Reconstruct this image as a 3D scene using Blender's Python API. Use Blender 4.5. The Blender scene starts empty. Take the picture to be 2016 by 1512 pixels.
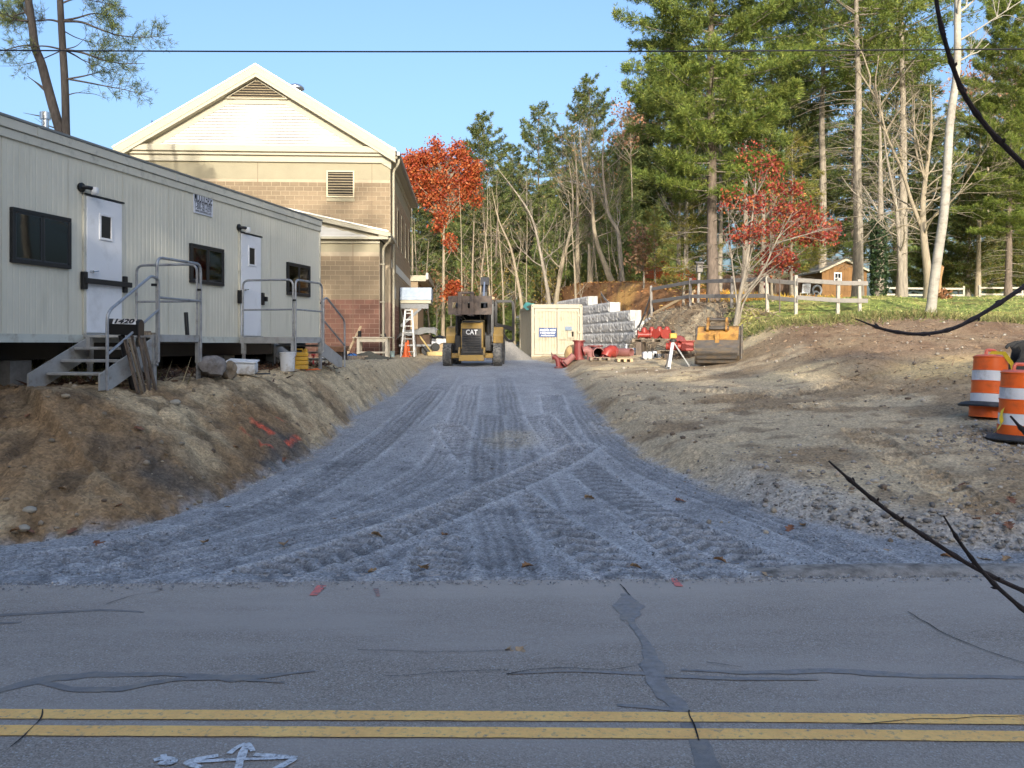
import bpy, math, random
import numpy as np
from mathutils import Vector, Matrix, Euler

# ------------------------------------------------------------------ camera, sky, sun, exposure
S = bpy.context.scene
C = S.collection
F = 1700.0            # focal length in photo pixels (photo 2016 x 1512, horizon at row 677)
CAMH = 2.0
cam_d = bpy.data.cameras.new('camera'); cam = bpy.data.objects.new('camera', cam_d); C.objects.link(cam)
cam.location = (0, 0, CAMH); cam.rotation_euler = (math.radians(90), 0, 0)
cam_d.sensor_width = 36.0; cam_d.lens = 36.0 * F / 2016.0
cam_d.shift_y = -79.0 / 2016.0
cam_d.clip_start = 0.05; cam_d.clip_end = 3000
S.camera = cam

SUN_EL = 16.0         # degrees above the horizon
SUN_AZ = 4.0         # degrees to the right of straight behind the camera
w = bpy.data.worlds.new('World'); S.world = w; w.use_nodes = True
nt = w.node_tree; bg = nt.nodes['Background']
sky = nt.nodes.new('ShaderNodeTexSky'); sky.sky_type = 'NISHITA'; sky.sun_disc = False
sky.sun_elevation = math.radians(SUN_EL); sky.sun_rotation = math.radians(180 - SUN_AZ)
sky.air_density = 1.0; sky.dust_density = 6.5; sky.ozone_density = 3.6; sky.altitude = 50
nt.links.new(sky.outputs[0], bg.inputs[0]); bg.inputs[1].default_value = 0.15
sun_d = bpy.data.lights.new('sun', 'SUN'); sun = bpy.data.objects.new('sun', sun_d); C.objects.link(sun)
sun_d.energy = 2.0; sun_d.angle = math.radians(0.55); sun_d.color = (1.0, 0.92, 0.79)
sdir = Vector((math.sin(math.radians(SUN_AZ)) * math.cos(math.radians(SUN_EL)),
               -math.cos(math.radians(SUN_AZ)) * math.cos(math.radians(SUN_EL)), math.sin(math.radians(SUN_EL))))
sun.rotation_euler = sdir.to_track_quat('Z', 'Y').to_euler()
sun.location = sdir * 60
S.view_settings.view_transform = 'Standard'; S.view_settings.look = 'None'
S.view_settings.gamma = 1.0; S.view_settings.exposure = 1.38; S.view_settings.use_curve_mapping = False
S.render.resolution_x = 1024; S.render.resolution_y = 768
S.cycles.max_bounces = 6; S.cycles.diffuse_bounces = 3; S.cycles.glossy_bounces = 2
S.cycles.transparent_max_bounces = 12; S.cycles.use_denoising = True

def P(x, y, Y):
    """photo pixel + distance along the view -> world point"""
    return Vector(((x - 1008) / F * Y, Y, CAMH - (y - 677) / F * Y))
def PX(x, Y): return (x - 1008) / F * Y

rnd = random.Random(7)
rng = np.random.default_rng(11)

# ------------------------------------------------------------------ mesh helpers
def mesh_np(name, V, Fc, cols=None, smooth=False):
    V = np.asarray(V, np.float32); Fc = np.asarray(Fc, np.int32)
    me = bpy.data.meshes.new(name)
    n, k = Fc.shape
    me.vertices.add(len(V)); me.vertices.foreach_set('co', V.ravel())
    me.loops.add(n * k); me.loops.foreach_set('vertex_index', Fc.ravel())
    me.polygons.add(n)
    me.polygons.foreach_set('loop_start', np.arange(0, n * k, k, dtype=np.int32))
    me.polygons.foreach_set('loop_total', np.full(n, k, np.int32))
    if smooth: me.polygons.foreach_set('use_smooth', np.ones(n, bool))
    if cols is not None:
        a = me.color_attributes.new('col', 'FLOAT_COLOR', 'POINT')
        c4 = np.ones((len(V), 4), np.float32); c4[:, :3] = cols
        a.data.foreach_set('color', c4.ravel())
    me.update(calc_edges=True); me.validate()
    return me

def link(name, me, mat=None, parent=None, loc=None, rot=None):
    o = bpy.data.objects.new(name, me); C.objects.link(o)
    if mat is not None and me is not None:
        if len(me.materials) == 0: me.materials.append(mat)
    if parent is not None: o.parent = parent
    if loc is not None: o.location = loc
    if rot is not None: o.rotation_euler = rot
    return o

def tag(o, label=None, cat=None, group=None, kind=None):
    if label: o['label'] = label
    if cat: o['category'] = cat
    if group: o['group'] = group
    if kind: o['kind'] = kind
    return o

def thing(name, label, cat, loc=(0, 0, 0), rz=0.0, group=None, rot=None):
    o = bpy.data.objects.new(name, None); C.objects.link(o); o.empty_display_size = 0.1
    o.location = loc; o.rotation_euler = rot if rot is not None else (0, 0, rz)
    return tag(o, label, cat, group)

def copy_tree(o, parent=None):
    c = o.copy(); C.objects.link(c); c.parent = parent
    for ch in list(o.children): copy_tree(ch, c)
    return c

def frame_of(t, ref=None):
    t = np.asarray(t, float); t = t / (np.linalg.norm(t) + 1e-12)
    up = np.array([0, 0, 1.0]) if abs(t[2]) < 0.95 else np.array([1.0, 0, 0])
    a = np.cross(up, t); a /= np.linalg.norm(a); b = np.cross(t, a)
    return a, b

class MB:
    def __init__(s): s.v = []; s.f = []
    def add(s, V, Fc):
        o = len(s.v); s.v += [tuple(p) for p in V]; s.f += [tuple(i + o for i in q) for q in Fc]; return s
    def box(s, x0, x1, y0, y1, z0, z1):
        V = [(x0,y0,z0),(x1,y0,z0),(x1,y1,z0),(x0,y1,z0),(x0,y0,z1),(x1,y0,z1),(x1,y1,z1),(x0,y1,z1)]
        return s.add(V, [(0,3,2,1),(4,5,6,7),(0,1,5,4),(1,2,6,5),(2,3,7,6),(3,0,4,7)])
    def obox(s, c, size, rot=(0,0,0)):
        m = Euler(rot).to_matrix(); c = Vector(c); hx, hy, hz = size[0]/2, size[1]/2, size[2]/2
        V = [c + m @ Vector(p) for p in ((-hx,-hy,-hz),(hx,-hy,-hz),(hx,hy,-hz),(-hx,hy,-hz),(-hx,-hy,hz),(hx,-hy,hz),(hx,hy,hz),(-hx,hy,hz))]
        return s.add(V, [(0,3,2,1),(4,5,6,7),(0,1,5,4),(1,2,6,5),(2,3,7,6),(3,0,4,7)])
    def bar(s, a, b, w, h=None):
        """square bar from a to b"""
        h = h or w; a = Vector(a); b = Vector(b); t = (b - a); u, v = frame_of(t)
        u = Vector(u) * w / 2; v = Vector(v) * h / 2
        V = [a-u-v, a+u-v, a+u+v, a-u+v, b-u-v, b+u-v, b+u+v, b-u+v]
        return s.add(V, [(0,3,2,1),(4,5,6,7),(0,1,5,4),(1,2,6,5),(2,3,7,6),(3,0,4,7)])
    def tube(s, pts, r, n=8, caps=True):
        pts = [np.asarray(p, float) for p in pts]; k = len(pts)
        rr = r if hasattr(r, '__len__') else [r] * k
        V = []; ref = None
        for i in range(k):
            t = pts[min(i+1, k-1)] - pts[max(i-1, 0)]
            t = t / (np.linalg.norm(t) + 1e-12)
            if ref is None: a, b = frame_of(t)
            else:
                a = ref - t * np.dot(ref, t); a /= (np.linalg.norm(a) + 1e-12); b = np.cross(t, a)
            ref = a
            for j in range(n):
                q = 2 * math.pi * j / n
                V.append(pts[i] + rr[i] * (a * math.cos(q) + b * math.sin(q)))
        Fc = [(i*n+j, i*n+(j+1)%n, (i+1)*n+(j+1)%n, (i+1)*n+j) for i in range(k-1) for j in range(n)]
        if caps: Fc += [tuple(range(n-1, -1, -1)), tuple((k-1)*n + j for j in range(n))]
        return s.add(V, Fc)
    def lathe(s, prof, n=24, M=None, caps=True):
        V = [(r*math.cos(2*math.pi*j/n), r*math.sin(2*math.pi*j/n), z) for r, z in prof for j in range(n)]
        if M is not None: V = [M @ Vector(p) for p in V]
        k = len(prof)
        Fc = [(i*n+j, i*n+(j+1)%n, (i+1)*n+(j+1)%n, (i+1)*n+j) for i in range(k-1) for j in range(n)]
        if caps: Fc += [tuple(range(n-1, -1, -1)), tuple((k-1)*n + j for j in range(n))]
        return s.add(V, Fc)
    def prism(s, poly, a0, a1, axis='y'):
        """poly of 2-d points; axis y: points are (x,z); axis x: (y,z); axis z: (x,y)"""
        def mk(p, a):
            return (p[0], a, p[1]) if axis == 'y' else ((a, p[0], p[1]) if axis == 'x' else (p[0], p[1], a))
        n = len(poly); V = [mk(p, a0) for p in poly] + [mk(p, a1) for p in poly]
        Fc = [tuple(range(n-1, -1, -1)), tuple(n + i for i in range(n))] + [(i, (i+1) % n, n + (i+1) % n, n + i) for i in range(n)]
        return s.add(V, Fc)
    def build(s, name, mat, parent=None, smooth=False, bevel=0.0, loc=None, rot=None, seg=1):
        me = bpy.data.meshes.new(name); me.from_pydata([tuple(map(float, p)) for p in s.v], [], s.f); me.update()
        if smooth:
            me.polygons.foreach_set('use_smooth', np.ones(len(me.polygons), bool))
            me.set_sharp_from_angle(angle=math.radians(40))
        o = link(name, me, mat, parent, loc, rot)
        if bevel > 0:
            m = o.modifiers.new('bevel', 'BEVEL'); m.width = bevel; m.segments = seg; m.limit_method = 'ANGLE'; m.angle_limit = math.radians(40)
        return o

def fillet(pts, r, n=5):
    pts = [Vector(p) for p in pts]; out = [pts[0]]
    for i in range(1, len(pts)-1):
        a, b, c = pts[i-1], pts[i], pts[i+1]
        u = (a-b); v = (c-b); d = min(r, u.length*0.45, v.length*0.45)
        p0 = b + u.normalized()*d; p1 = b + v.normalized()*d
        for k in range(n+1):
            q = k/n; out.append((1-q)**2*p0 + 2*q*(1-q)*b + q*q*p1)
    out.append(pts[-1]); return out

def text_mesh(txt, size, width=None, bold=0.0, depth=0.002, shear=0.0):
    cu = bpy.data.curves.new('lettering', 'FONT'); cu.body = txt; cu.size = size; cu.align_x = 'CENTER'; cu.align_y = 'CENTER'
    cu.extrude = depth; cu.offset = bold; cu.shear = shear; cu.resolution_u = 3
    o = bpy.data.objects.new('lettering', cu); C.objects.link(o)
    dg = bpy.context.evaluated_depsgraph_get(); dg.update()
    me = bpy.data.meshes.new_from_object(o.evaluated_get(dg))
    bpy.data.objects.remove(o); bpy.data.curves.remove(cu)
    if width:
        xs = [v.co.x for v in me.vertices]; k = width / (max(xs) - min(xs)); cx = (max(xs) + min(xs)) / 2
        for v in me.vertices: v.co.x = (v.co.x - cx) * k
    me.name = 'lettering'; me.materials.clear()
    return me

# ------------------------------------------------------------------ numpy noise
def _hash(ix, iy, seed):
    h = (ix.astype(np.int64) * 374761393 + iy.astype(np.int64) * 668265263 + seed * 1442695041) & 0x7fffffff
    h = ((h ^ (h >> 13)) * 1274126177) & 0x7fffffff
    return ((h ^ (h >> 16)) & 0xffff) / 65535.0
def vn(x, y, seed=0):
    x = np.asarray(x, float); y = np.asarray(y, float)
    ix = np.floor(x); iy = np.floor(y); fx = x - ix; fy = y - iy
    fx = fx*fx*(3-2*fx); fy = fy*fy*(3-2*fy)
    a = _hash(ix, iy, seed); b = _hash(ix+1, iy, seed); c = _hash(ix, iy+1, seed); d = _hash(ix+1, iy+1, seed)
    return (a*(1-fx)+b*fx)*(1-fy) + (c*(1-fx)+d*fx)*fy
def fbm(x, y, oct=4, seed=0, gain=0.5):
    t = 0; a = 1; s = 0
    for i in range(oct):
        t = t + a * vn(x*2**i + 17.3*i, y*2**i - 9.1*i, seed+i*13); s += a; a *= gain
    return t / s
def sst(a, b, x):
    t = np.clip((x-a)/(b-a), 0, 1); return t*t*(3-2*t)

# ------------------------------------------------------------------ materials
def lin(h):
    h = h.lstrip('#'); v = [int(h[i:i+2], 16)/255 for i in (0, 2, 4)]
    return tuple((c/12.92 if c <= 0.04045 else ((c+0.055)/1.055)**2.4) for c in v)
_M = {}
def MAT(name, col, rough=0.7, var=0.12, scale=6.0, bump=0.0, bscale=40.0, metal=0.0, spec=0.4, dirt=None, dscale=3.0, damt=0.5, stretch=(1,1,1), fine=0.0, attr=False, transl=0.0, rand=0.0):
    if name in _M: return _M[name]
    m = bpy.data.materials.new(name); m.use_nodes = True; N = m.node_tree.nodes; L = m.node_tree.links
    b = N['Principled BSDF']; b.inputs['Roughness'].default_value = rough; b.inputs['Metallic'].default_value = metal
    b.inputs['Specular IOR Level'].default_value = spec
    tc = N.new('ShaderNodeTexCoord'); mp = N.new('ShaderNodeMapping'); mp.inputs['Scale'].default_value = stretch
    L.new(tc.outputs['Object'], mp.inputs[0]); vec = mp.outputs[0]
    def noise(sc, det=4, rough=0.6):
        n = N.new('ShaderNodeTexNoise'); n.inputs['Scale'].default_value = sc; n.inputs['Detail'].default_value = det; n.inputs['Roughness'].default_value = rough
        L.new(vec, n.inputs['Vector']); return n.outputs['Fac']
    def mixc(fac, a, bb, mode='MIX'):
        x = N.new('ShaderNodeMix'); x.data_type = 'RGBA'; x.blend_type = mode
        if isinstance(fac, float): x.inputs[0].default_value = fac
        else: L.new(fac, x.inputs[0])
        for s, i in ((a, 6), (bb, 7)):
            if isinstance(s, tuple): x.inputs[i].default_value = (*s[:3], 1)
            else: L.new(s, x.inputs[i])
        return x.outputs[2]
    def ramp(f, p0, p1):
        r = N.new('ShaderNodeMapRange'); r.inputs[1].default_value = p0; r.inputs[2].default_value = p1; L.new(f, r.inputs[0]); return r.outputs[0]
    if attr:
        at = N.new('ShaderNodeAttribute'); at.attribute_name = 'col'; base = at.outputs['Color']
        f = ramp(noise(scale), 0.3, 0.7)
        lo = mixc(1.0, base, (1-var,)*3, 'MULTIPLY'); hi = mixc(1.0, base, (1+var,)*3, 'MULTIPLY')
        c = mixc(f, lo, hi)
    else:
        f = ramp(noise(scale), 0.3, 0.7)
        c = mixc(f, tuple(max(0, x*(1-var)) for x in col), tuple(min(1, x*(1+var)) for x in col))
    if fine > 0:
        f2 = ramp(noise(scale*14, 3, 0.7), 0.3, 0.7)
        c = mixc(f2, mixc(1.0, c, (1-fine,)*3, 'MULTIPLY'), mixc(1.0, c, (1+fine,)*3, 'MULTIPLY'))
    if rand > 0:
        oi = N.new('ShaderNodeObjectInfo'); mr = N.new('ShaderNodeMapRange'); mr.inputs[3].default_value = 1-rand; mr.inputs[4].default_value = 1+rand
        L.new(oi.outputs['Random'], mr.inputs[0]); vm = N.new('ShaderNodeVectorMath'); vm.operation = 'SCALE'; L.new(c, vm.inputs[0]); L.new(mr.outputs[0], vm.inputs[3]); c = vm.outputs[0]
    if dirt is not None:
        d = ramp(noise(dscale, 6, 0.65), 0.62 - 0.3*damt, 0.80 - 0.25*damt)
        c = mixc(d, c, tuple(dirt))
    L.new(c, b.inputs['Base Color'])
    if bump > 0:
        bn = N.new('ShaderNodeBump'); bn.inputs['Strength'].default_value = min(1.0, bump); bn.inputs['Distance'].default_value = 0.02
        L.new(noise(bscale, 5, 0.65), bn.inputs['Height']); L.new(bn.outputs[0], b.inputs['Normal'])
    if transl > 0:
        tr = N.new('ShaderNodeBsdfTranslucent'); L.new(c, tr.inputs['Color'])
        mx = N.new('ShaderNodeMixShader'); mx.inputs[0].default_value = transl
        L.new(b.outputs[0], mx.inputs[1]); L.new(tr.outputs[0], mx.inputs[2]); L.new(mx.outputs[0], N['Material Output'].inputs[0])
    _M[name] = m; return m

def GLASS(name, tint=(0.35, 0.38, 0.4), rough=0.03):
    if name in _M: return _M[name]
    m = bpy.data.materials.new(name); m.use_nodes = True; N = m.node_tree.nodes; L = m.node_tree.links
    N.remove(N['Principled BSDF'])
    g = N.new('ShaderNodeBsdfGlossy'); g.inputs['Roughness'].default_value = rough
    t = N.new('ShaderNodeBsdfTransparent'); t.inputs[0].default_value = (*tint, 1)
    fr = N.new('ShaderNodeFresnel'); fr.inputs[0].default_value = 1.5
    mx = N.new('ShaderNodeMixShader'); L.new(fr.outputs[0], mx.inputs[0]); L.new(t.outputs[0], mx.inputs[1]); L.new(g.outputs[0], mx.inputs[2])
    L.new(mx.outputs[0], N['Material Output'].inputs[0]); _M[name] = m; return m
# ------------------------------------------------------------------ terrain
TOEL = np.array([(-60,7.9),(-10,8.1),(-6,8.25),(-4.94,8.33),(-3.95,8.99),(-3.5,10.1),(-3.09,12.87),(-3.08,15),(-3.2,17.7),(-3.0,21.5),(-3.1,27.3),(-3.06,32.9),(-3.0,38),(-3.5,44),(-4.5,52)], float)
TOER = np.array([(60,7.9),(10,7.95),(4.79,8.08),(3.97,8.5),(3.36,8.9),(3.05,9.4),(2.66,10.25),(2.26,11.9),(2.0,13.3),(1.84,16.3),(1.74,19.4),(1.83,25.4),(1.78,32.9),(1.2,37),(0.6,40),(0.2,48),(0.0,52)], float)
def pdist(X, Y, poly):
    """distance to a polyline, and the y of the nearest point on it"""
    best = np.full(X.shape, 1e9); yt = np.zeros(X.shape)
    for (x0, y0), (x1, y1) in zip(poly[:-1], poly[1:]):
        dx, dy = x1-x0, y1-y0; L2 = dx*dx+dy*dy
        t = np.clip(((X-x0)*dx + (Y-y0)*dy)/L2, 0, 1)
        px = x0+t*dx; py = y0+t*dy; d = np.hypot(X-px, Y-py)
        m = d < best; best = np.where(m, d, best); yt = np.where(m, py, yt)
    return best, yt
def kerbY(X): return 7.34 + 0.031*np.clip(X, -12, 12)
def zdrive(Y): return np.interp(Y, [-50, 7.34, 31.6, 40, 60], [0, 0, 1.2, 1.30, 1.35])
def edges(X, Y):
    xl = np.interp(Y, TOEL[:,1], TOEL[:,0]); xr = np.interp(Y, TOER[:,1], TOER[:,0])
    dl, yl = pdist(X, Y, TOEL); dr, yr = pdist(X, Y, TOER)
    dl = np.where(X < xl, dl, -dl); dr = np.where(X > xr, dr, -dr)
    return dl, dr, yl, yr
def wallX(Y): return 6.35 - (Y-45)*0.21
def gz(X, Y, detail=True):
    X = np.atleast_1d(np.asarray(X, float)); Y = np.atleast_1d(np.asarray(Y, float))
    X, Y = np.broadcast_arrays(X, Y)
    dl, dr, yl, yr = edges(X, Y)
    zd = zdrive(Y)
    # left bank
    wL = np.interp(yl, [8.3, 9, 10.1, 12.9, 15, 17.7, 21.5, 27, 32], [3.9, 3.2, 2.5, 2.0, 1.45, 1.15, 0.85, 0.55, 0.5])
    zt = np.interp(Y, [9, 12, 16, 20, 26, 32, 40, 60], [1.40, 1.42, 1.5, 1.53, 1.5, 1.40, 1.45, 1.45])
    u = np.clip(dl/wL, 0, 1); prof = 1-(1-u)**1.6
    zl = zd + (zt-zd)*prof
    if detail:
        mid = np.where(dl > 0, np.minimum(1, dl/0.4), 0)
        near = 1-sst(0.9, 1.4, dl/wL)*0.75
        zl = zl + mid*near*(0.16*(fbm(X*0.9, Y*0.9, 4, 3)-0.5) + 0.07*(fbm(X*3.1, Y*3.1, 3, 5)-0.5))
    # right side
    e = np.maximum(dr, 0)
    lip = np.interp(Y, [8, 9, 12, 33, 38, 60], [0.05, 0.12, 0.22, 0.25, 0.06, 0.05])
    plat = lip*sst(0, 0.7, e) + 0.07*np.minimum(e, 10)*np.interp(Y, [8, 34, 42], [1, 1, 0.25])
    m1 = sst(np.interp(Y, [26, 30, 34, 40], [5.5, 5.6, 5.0, 5.0]), np.interp(Y, [26, 30, 34, 40], [9, 8.2, 6.9, 6.5]), X); m2 = sst(wallX(Y)+0.45, wallX(Y)+3.2-0.1*np.clip(Y-45, 0, 14), X)
    k = sst(36, 47, Y)
    hm = m1*(1-k) + m2*k
    hy = 0.10*np.clip(Y-16, 0, 15) + 0.06*np.clip(Y-31, 0, 45)
    hill = hm*(hy + 1.2*sst(40, 52, Y)*(1-sst(58, 80, Y))*(1-sst(9, 16, X)) + 0.25*sst(34,46,Y))
    zr = zd + plat + hill
    if detail:
        mid = np.minimum(1, e/0.5)
        zr = zr + mid*(0.20*(fbm(X*0.5, Y*0.5, 4, 23)-0.5) + 0.06*(fbm(X*2.3, Y*2.3, 3, 25)-0.5))
        zr = zr + hm*sst(27, 30, Y)*(1-sst(44, 50, Y))*(1-sst(7.2, 9, X))*0.5*(fbm(X*1.6, Y*1.6, 4, 27)-0.5)
        zr = zr + 0.06*np.exp(-((e-0.35)/0.25)**2)*(0.3+fbm(X*2, Y*2, 2, 31))*(dr > 0)
    z = np.where(dl > 0, zl, np.where(dr > 0, zr, zd))
    far = sst(52, 58, Y)
    z = z*(1-far) + far*(np.where(X > wallX(Y), np.maximum(zr, 1.4), np.interp(X, [-3, 5], [1.45, 1.5])))
    z = np.where(Y < kerbY(X), np.minimum(z, 0), z)
    return z
def G(x, y): return float(gz(x, y)[0])
def hit(px, py, y0=7.5, y1=110.0):
    """where the sight line of a photo pixel meets the ground"""
    Y = np.geomspace(y0, y1, 1500); X = (px-1008)/F*Y; Z = CAMH-(py-677)/F*Y
    d = Z - gz(X, Y); i = np.argmax(d < 0)
    if not (d < 0).any(): i = len(Y)-1
    return Vector((X[i], Y[i], gz(X[i], Y[i])[0]))

# tyre tracks on the drive, given as photo pixels on the drive plane
def drive_pt(x, y):
    Y = 2.3626/((y-677)/F + 0.0494); return ((x-1008)/F*Y, Y)
TRACKS = [[(60,1142),(330,1060),(560,985),(740,880),(840,800),(885,740)],
          [(320,1140),(620,1050),(860,930),(905,840),(925,760)],
          [(640,1140),(830,1060),(1000,960),(1085,890),(1120,820)],
          [(1095,1135),(1085,1050),(1050,960),(1015,880),(1000,800),(990,740)],
          [(1420,1140),(1290,1040),(1170,940),(1110,860),(1085,780)],
          [(1720,1105),(1480,1010),(1300,940),(1190,870),(1140,800)],
          [(870,1140),(860,1105),(880,1075)],
          [(200,1140),(450,1085),(800,1010),(960,920),(1010,860)],
          [(1250,1140),(1040,1010),(930,900),(880,840)],
          [(-40,1120),(250,1085),(480,1020),(640,950),(760,860),(850,770)], [(1560,1135),(1380,1060),(1230,985),(1120,900),(1060,820)],
          [(1010,1140),(990,1060),(960,980),(960,900),(965,820)], [(500,1140),(700,1080),(900,1000),(1060,930),(1150,880)]]
TRP = [np.array([drive_pt(*p) for p in t]) for t in TRACKS]
def smooth_poly(p, n=40):
    t = np.linspace(0, 1, len(p)); q = np.linspace(0, 1, n)
    x = np.interp(q, t, p[:,0]); y = np.interp(q, t, p[:,1])
    for _ in range(6):
        x[1:-1] = (x[:-2]+2*x[1:-1]+x[2:])/4; y[1:-1] = (y[:-2]+2*y[1:-1]+y[2:])/4
    return np.stack([x, y], 1)
RIGHT_TRACKS = [np.array([tuple(hit(x, y))[:2] for x, y in t]) for t in
                ([(1190,835),(1300,828),(1450,810),(1620,800),(1800,770)], [(1190,770),(1320,768),(1480,775),(1640,760)], [(1690,850),(1760,900),(1850,960),(1960,1020)], [(1200,800),(1360,795),(1560,782),(1700,745)])]
def track_relief(X, Y, poly, hw, lug, depth, rib=0.0):
    out = np.zeros(X.shape); p = smooth_poly(poly); acc = 0.0
    done = np.full(X.shape, 1e9)
    for (x0, y0), (x1, y1) in zip(p[:-1], p[1:]):
        dx, dy = x1-x0, y1-y0; L = math.hypot(dx, dy) + 1e-9
        m = (X > min(x0,x1)-1) & (X < max(x0,x1)+1) & (Y > min(y0,y1)-1) & (Y < max(y0,y1)+1)
        if m.any():
            xs = X[m]-x0; ys = Y[m]-y0; t = np.clip((xs*dx+ys*dy)/L, 0, L)
            cx = xs - t*dx/L; cy = ys - t*dy/L; d = np.hypot(cx, cy); sg = np.sign(xs*dy-ys*dx)
            a = np.abs(d/hw); s = acc + t
            pat = np.clip(np.sin(2*math.pi*(s/lug + 0.55*a + 0.25*(sg > 0)))*2.2, -1, 1)
            pat = pat*(1-rib) + rib*np.sin(2*math.pi*(a*2.4+0.15*np.sin(s*1.7)))
            g = np.where(a < 1, depth*(0.75*pat-0.6), depth*0.9*np.exp(-((a-1.15)/0.18)**2))
            cur = done[m]; better = d < cur
            o = out[m]; o[better] = g[better]*np.where(a[better] < 1.7, 1, 0); out[m] = o
            cur[better] = d[better]; done[m] = cur
        acc += L
    return out

def spaced():
    xs = list(np.arange(-5.6, 6.0, 0.026)); d = 0.026; x = xs[-1]
    while x < 900: d = min(d*1.045, 40) if x > 14 else min(d*1.012, 0.09); x += d; xs.append(x)
    d = 0.026; x = -5.6; le = []
    while x > -900: d = min(d*1.05, 40) if x < -9 else min(d*1.015, 0.07); x -= d; le.append(x)
    ys = []; y = 7.0
    while y < 72: ys.append(y); y += 0.023*(max(y, 7.34)/7.34)**1.55
    d = 1.1
    while y < 1500: ys.append(y); y += d; d *= 1.12
    return np.array(le[::-1]+xs), np.array(ys)
XS, YS = spaced()
GX, GY = np.meshgrid(XS, YS)
GZ = gz(GX, GY)
dl, dr, yl, yr = edges(GX, GY)
edge_n = 0.22*(fbm(GX*1.6, GY*1.6, 4, 41)-0.5) + 0.10*(fbm(GX*7, GY*7, 3, 43)-0.5)
indrive = (dl < edge_n) & (dr < edge_n) & (GY < 53)
rel = np.zeros(GX.shape)
for i, t in enumerate(TRP):
    nw = track_relief(GX, GY, t, 0.26, 0.21+0.03*(i % 3), 0.019 if i % 2 else 0.028, 0.70 if i % 2 else 0.1); rel = np.where(np.abs(nw) > 1e-5, nw+0.35*rel, rel)
for i, t in enumerate(RIGHT_TRACKS): rel = rel + track_relief(GX, GY, t, 0.24, 0.2, 0.028)
fade = 1-sst(20, 30, GY)
GZ = GZ + np.where(indrive, rel*np.clip(fbm(GX*0.8, GY*0.8, 2, 77)*2.4-0.3, 0.35, 1.15), rel*(dr > 0.1))*fade
along = fbm(GX*5+0.4*fbm(GX, GY, 2, 50), GY*0.6, 3, 51)-0.5
GZ = GZ + np.where(indrive, 0.035*along*fade + 0.008*(fbm(GX*4, GY*4, 3, 53)-0.5) + 0.008*(fbm(GX*17, GY*17, 2, 57)-0.5), 0)
GZ = GZ + np.where(~indrive & (GY < 40), 0.03*(fbm(GX*9, GY*9, 3, 59)-0.5), 0)
bankm = (dl > 0) & (dl < 5)
GZ = GZ + np.where(bankm, 0.048*(fbm(GX*4.5+GY, GY*4.5-GX, 4, 125, 0.66)-0.5)*np.minimum(1, dl/0.3) - 0.022*sst(0.86, 0.97, 1-np.abs(fbm(GX*2.6+0.5*GY, GY*1.7-0.8*GX, 4, 121)-0.5)*2), 0)
GZ = GZ + np.where(bankm, 0.05*np.maximum(0, np.abs(fbm(GX*2.2-GY*0.6, GY*1.2+GX*0.4, 4, 61)-0.5)*2-0.1) - 0.045*np.clip(1-np.abs(fbm(GX*3.3, GY*2.1, 3, 62)-0.5)*14, 0, 1), 0)
GZ = GZ + np.where(bankm & (dl < 3), 0.10*(np.floor(fbm(GX*0.8+GY*.5, GY*0.5-GX*0.3, 3, 64)*6)/6-0.5)*sst(0.1, 0.5, dl)*(1-sst(1.5, 3, dl)), 0)
# feather over the old road edge
ke = kerbY(GX) + 0.10*(fbm(GX*1.3, GX*0+3.0, 4, 71)-0.5) + 0.03*(fbm(GX*9, GX*0+1.0, 2, 72)-0.5)
GZ = np.where(GY < ke+0.3, GZ*0 + np.interp(GY-ke, [-0.4, -0.02, 0.03, 0.3], [-0.08, -0.012, 0.016, 0.028]) + np.where(GY > ke, (GZ-0.02)*np.clip((GY-ke)/0.3, 0, 1), 0), GZ)

# albedo at each vertex
def mixn(a, b, f): return a*(1-f[..., None]) + np.asarray(b)*f[..., None]
n1 = fbm(GX*0.7, GY*0.7, 4, 81); n2 = fbm(GX*2.7, GY*2.7, 4, 83); n3 = fbm(GX*11, GY*11, 3, 85); n4 = fbm(GX*0.25, GY*0.25, 3, 87)
# gravel
cg = np.ones(GX.shape+(3,))*np.array((0.305, 0.312, 0.322))
wheel = np.exp(-((GX+1.15)/0.42)**2) + np.exp(-((GX-0.62)/0.5)**2)
cg = mixn(cg, (0.42, 0.42, 0.425), np.clip(wheel*sst(10.5, 15, GY)*(0.45+n2*0.8), 0, 1))
cg = mixn(cg, (0.35, 0.352, 0.36), sst(20, 30, GY)*0.6)
cg = cg*(0.82+0.36*fbm(GX*3.2, GY*1.4, 4, 91))[..., None]
sp = np.clip(1-np.hypot((GX-0.02)/0.62, (GY-14.9)/1.35), 0, 1)
cg = mixn(cg, (0.44, 0.39, 0.31), np.clip(sp*2.2*(n2*1.6-0.15), 0, 0.85))
cg = mixn(cg, (0.11, 0.115, 0.125), np.clip((n2-0.60)*5, 0, 1)*(1-sst(12, 20, GY))*0.5)
cg = cg*(1+np.clip(rel/0.022, -1.3, 0.9)*0.27*fade)[..., None]  # tread relief shading put into the colour: hollows darker, ridges lighter
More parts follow.
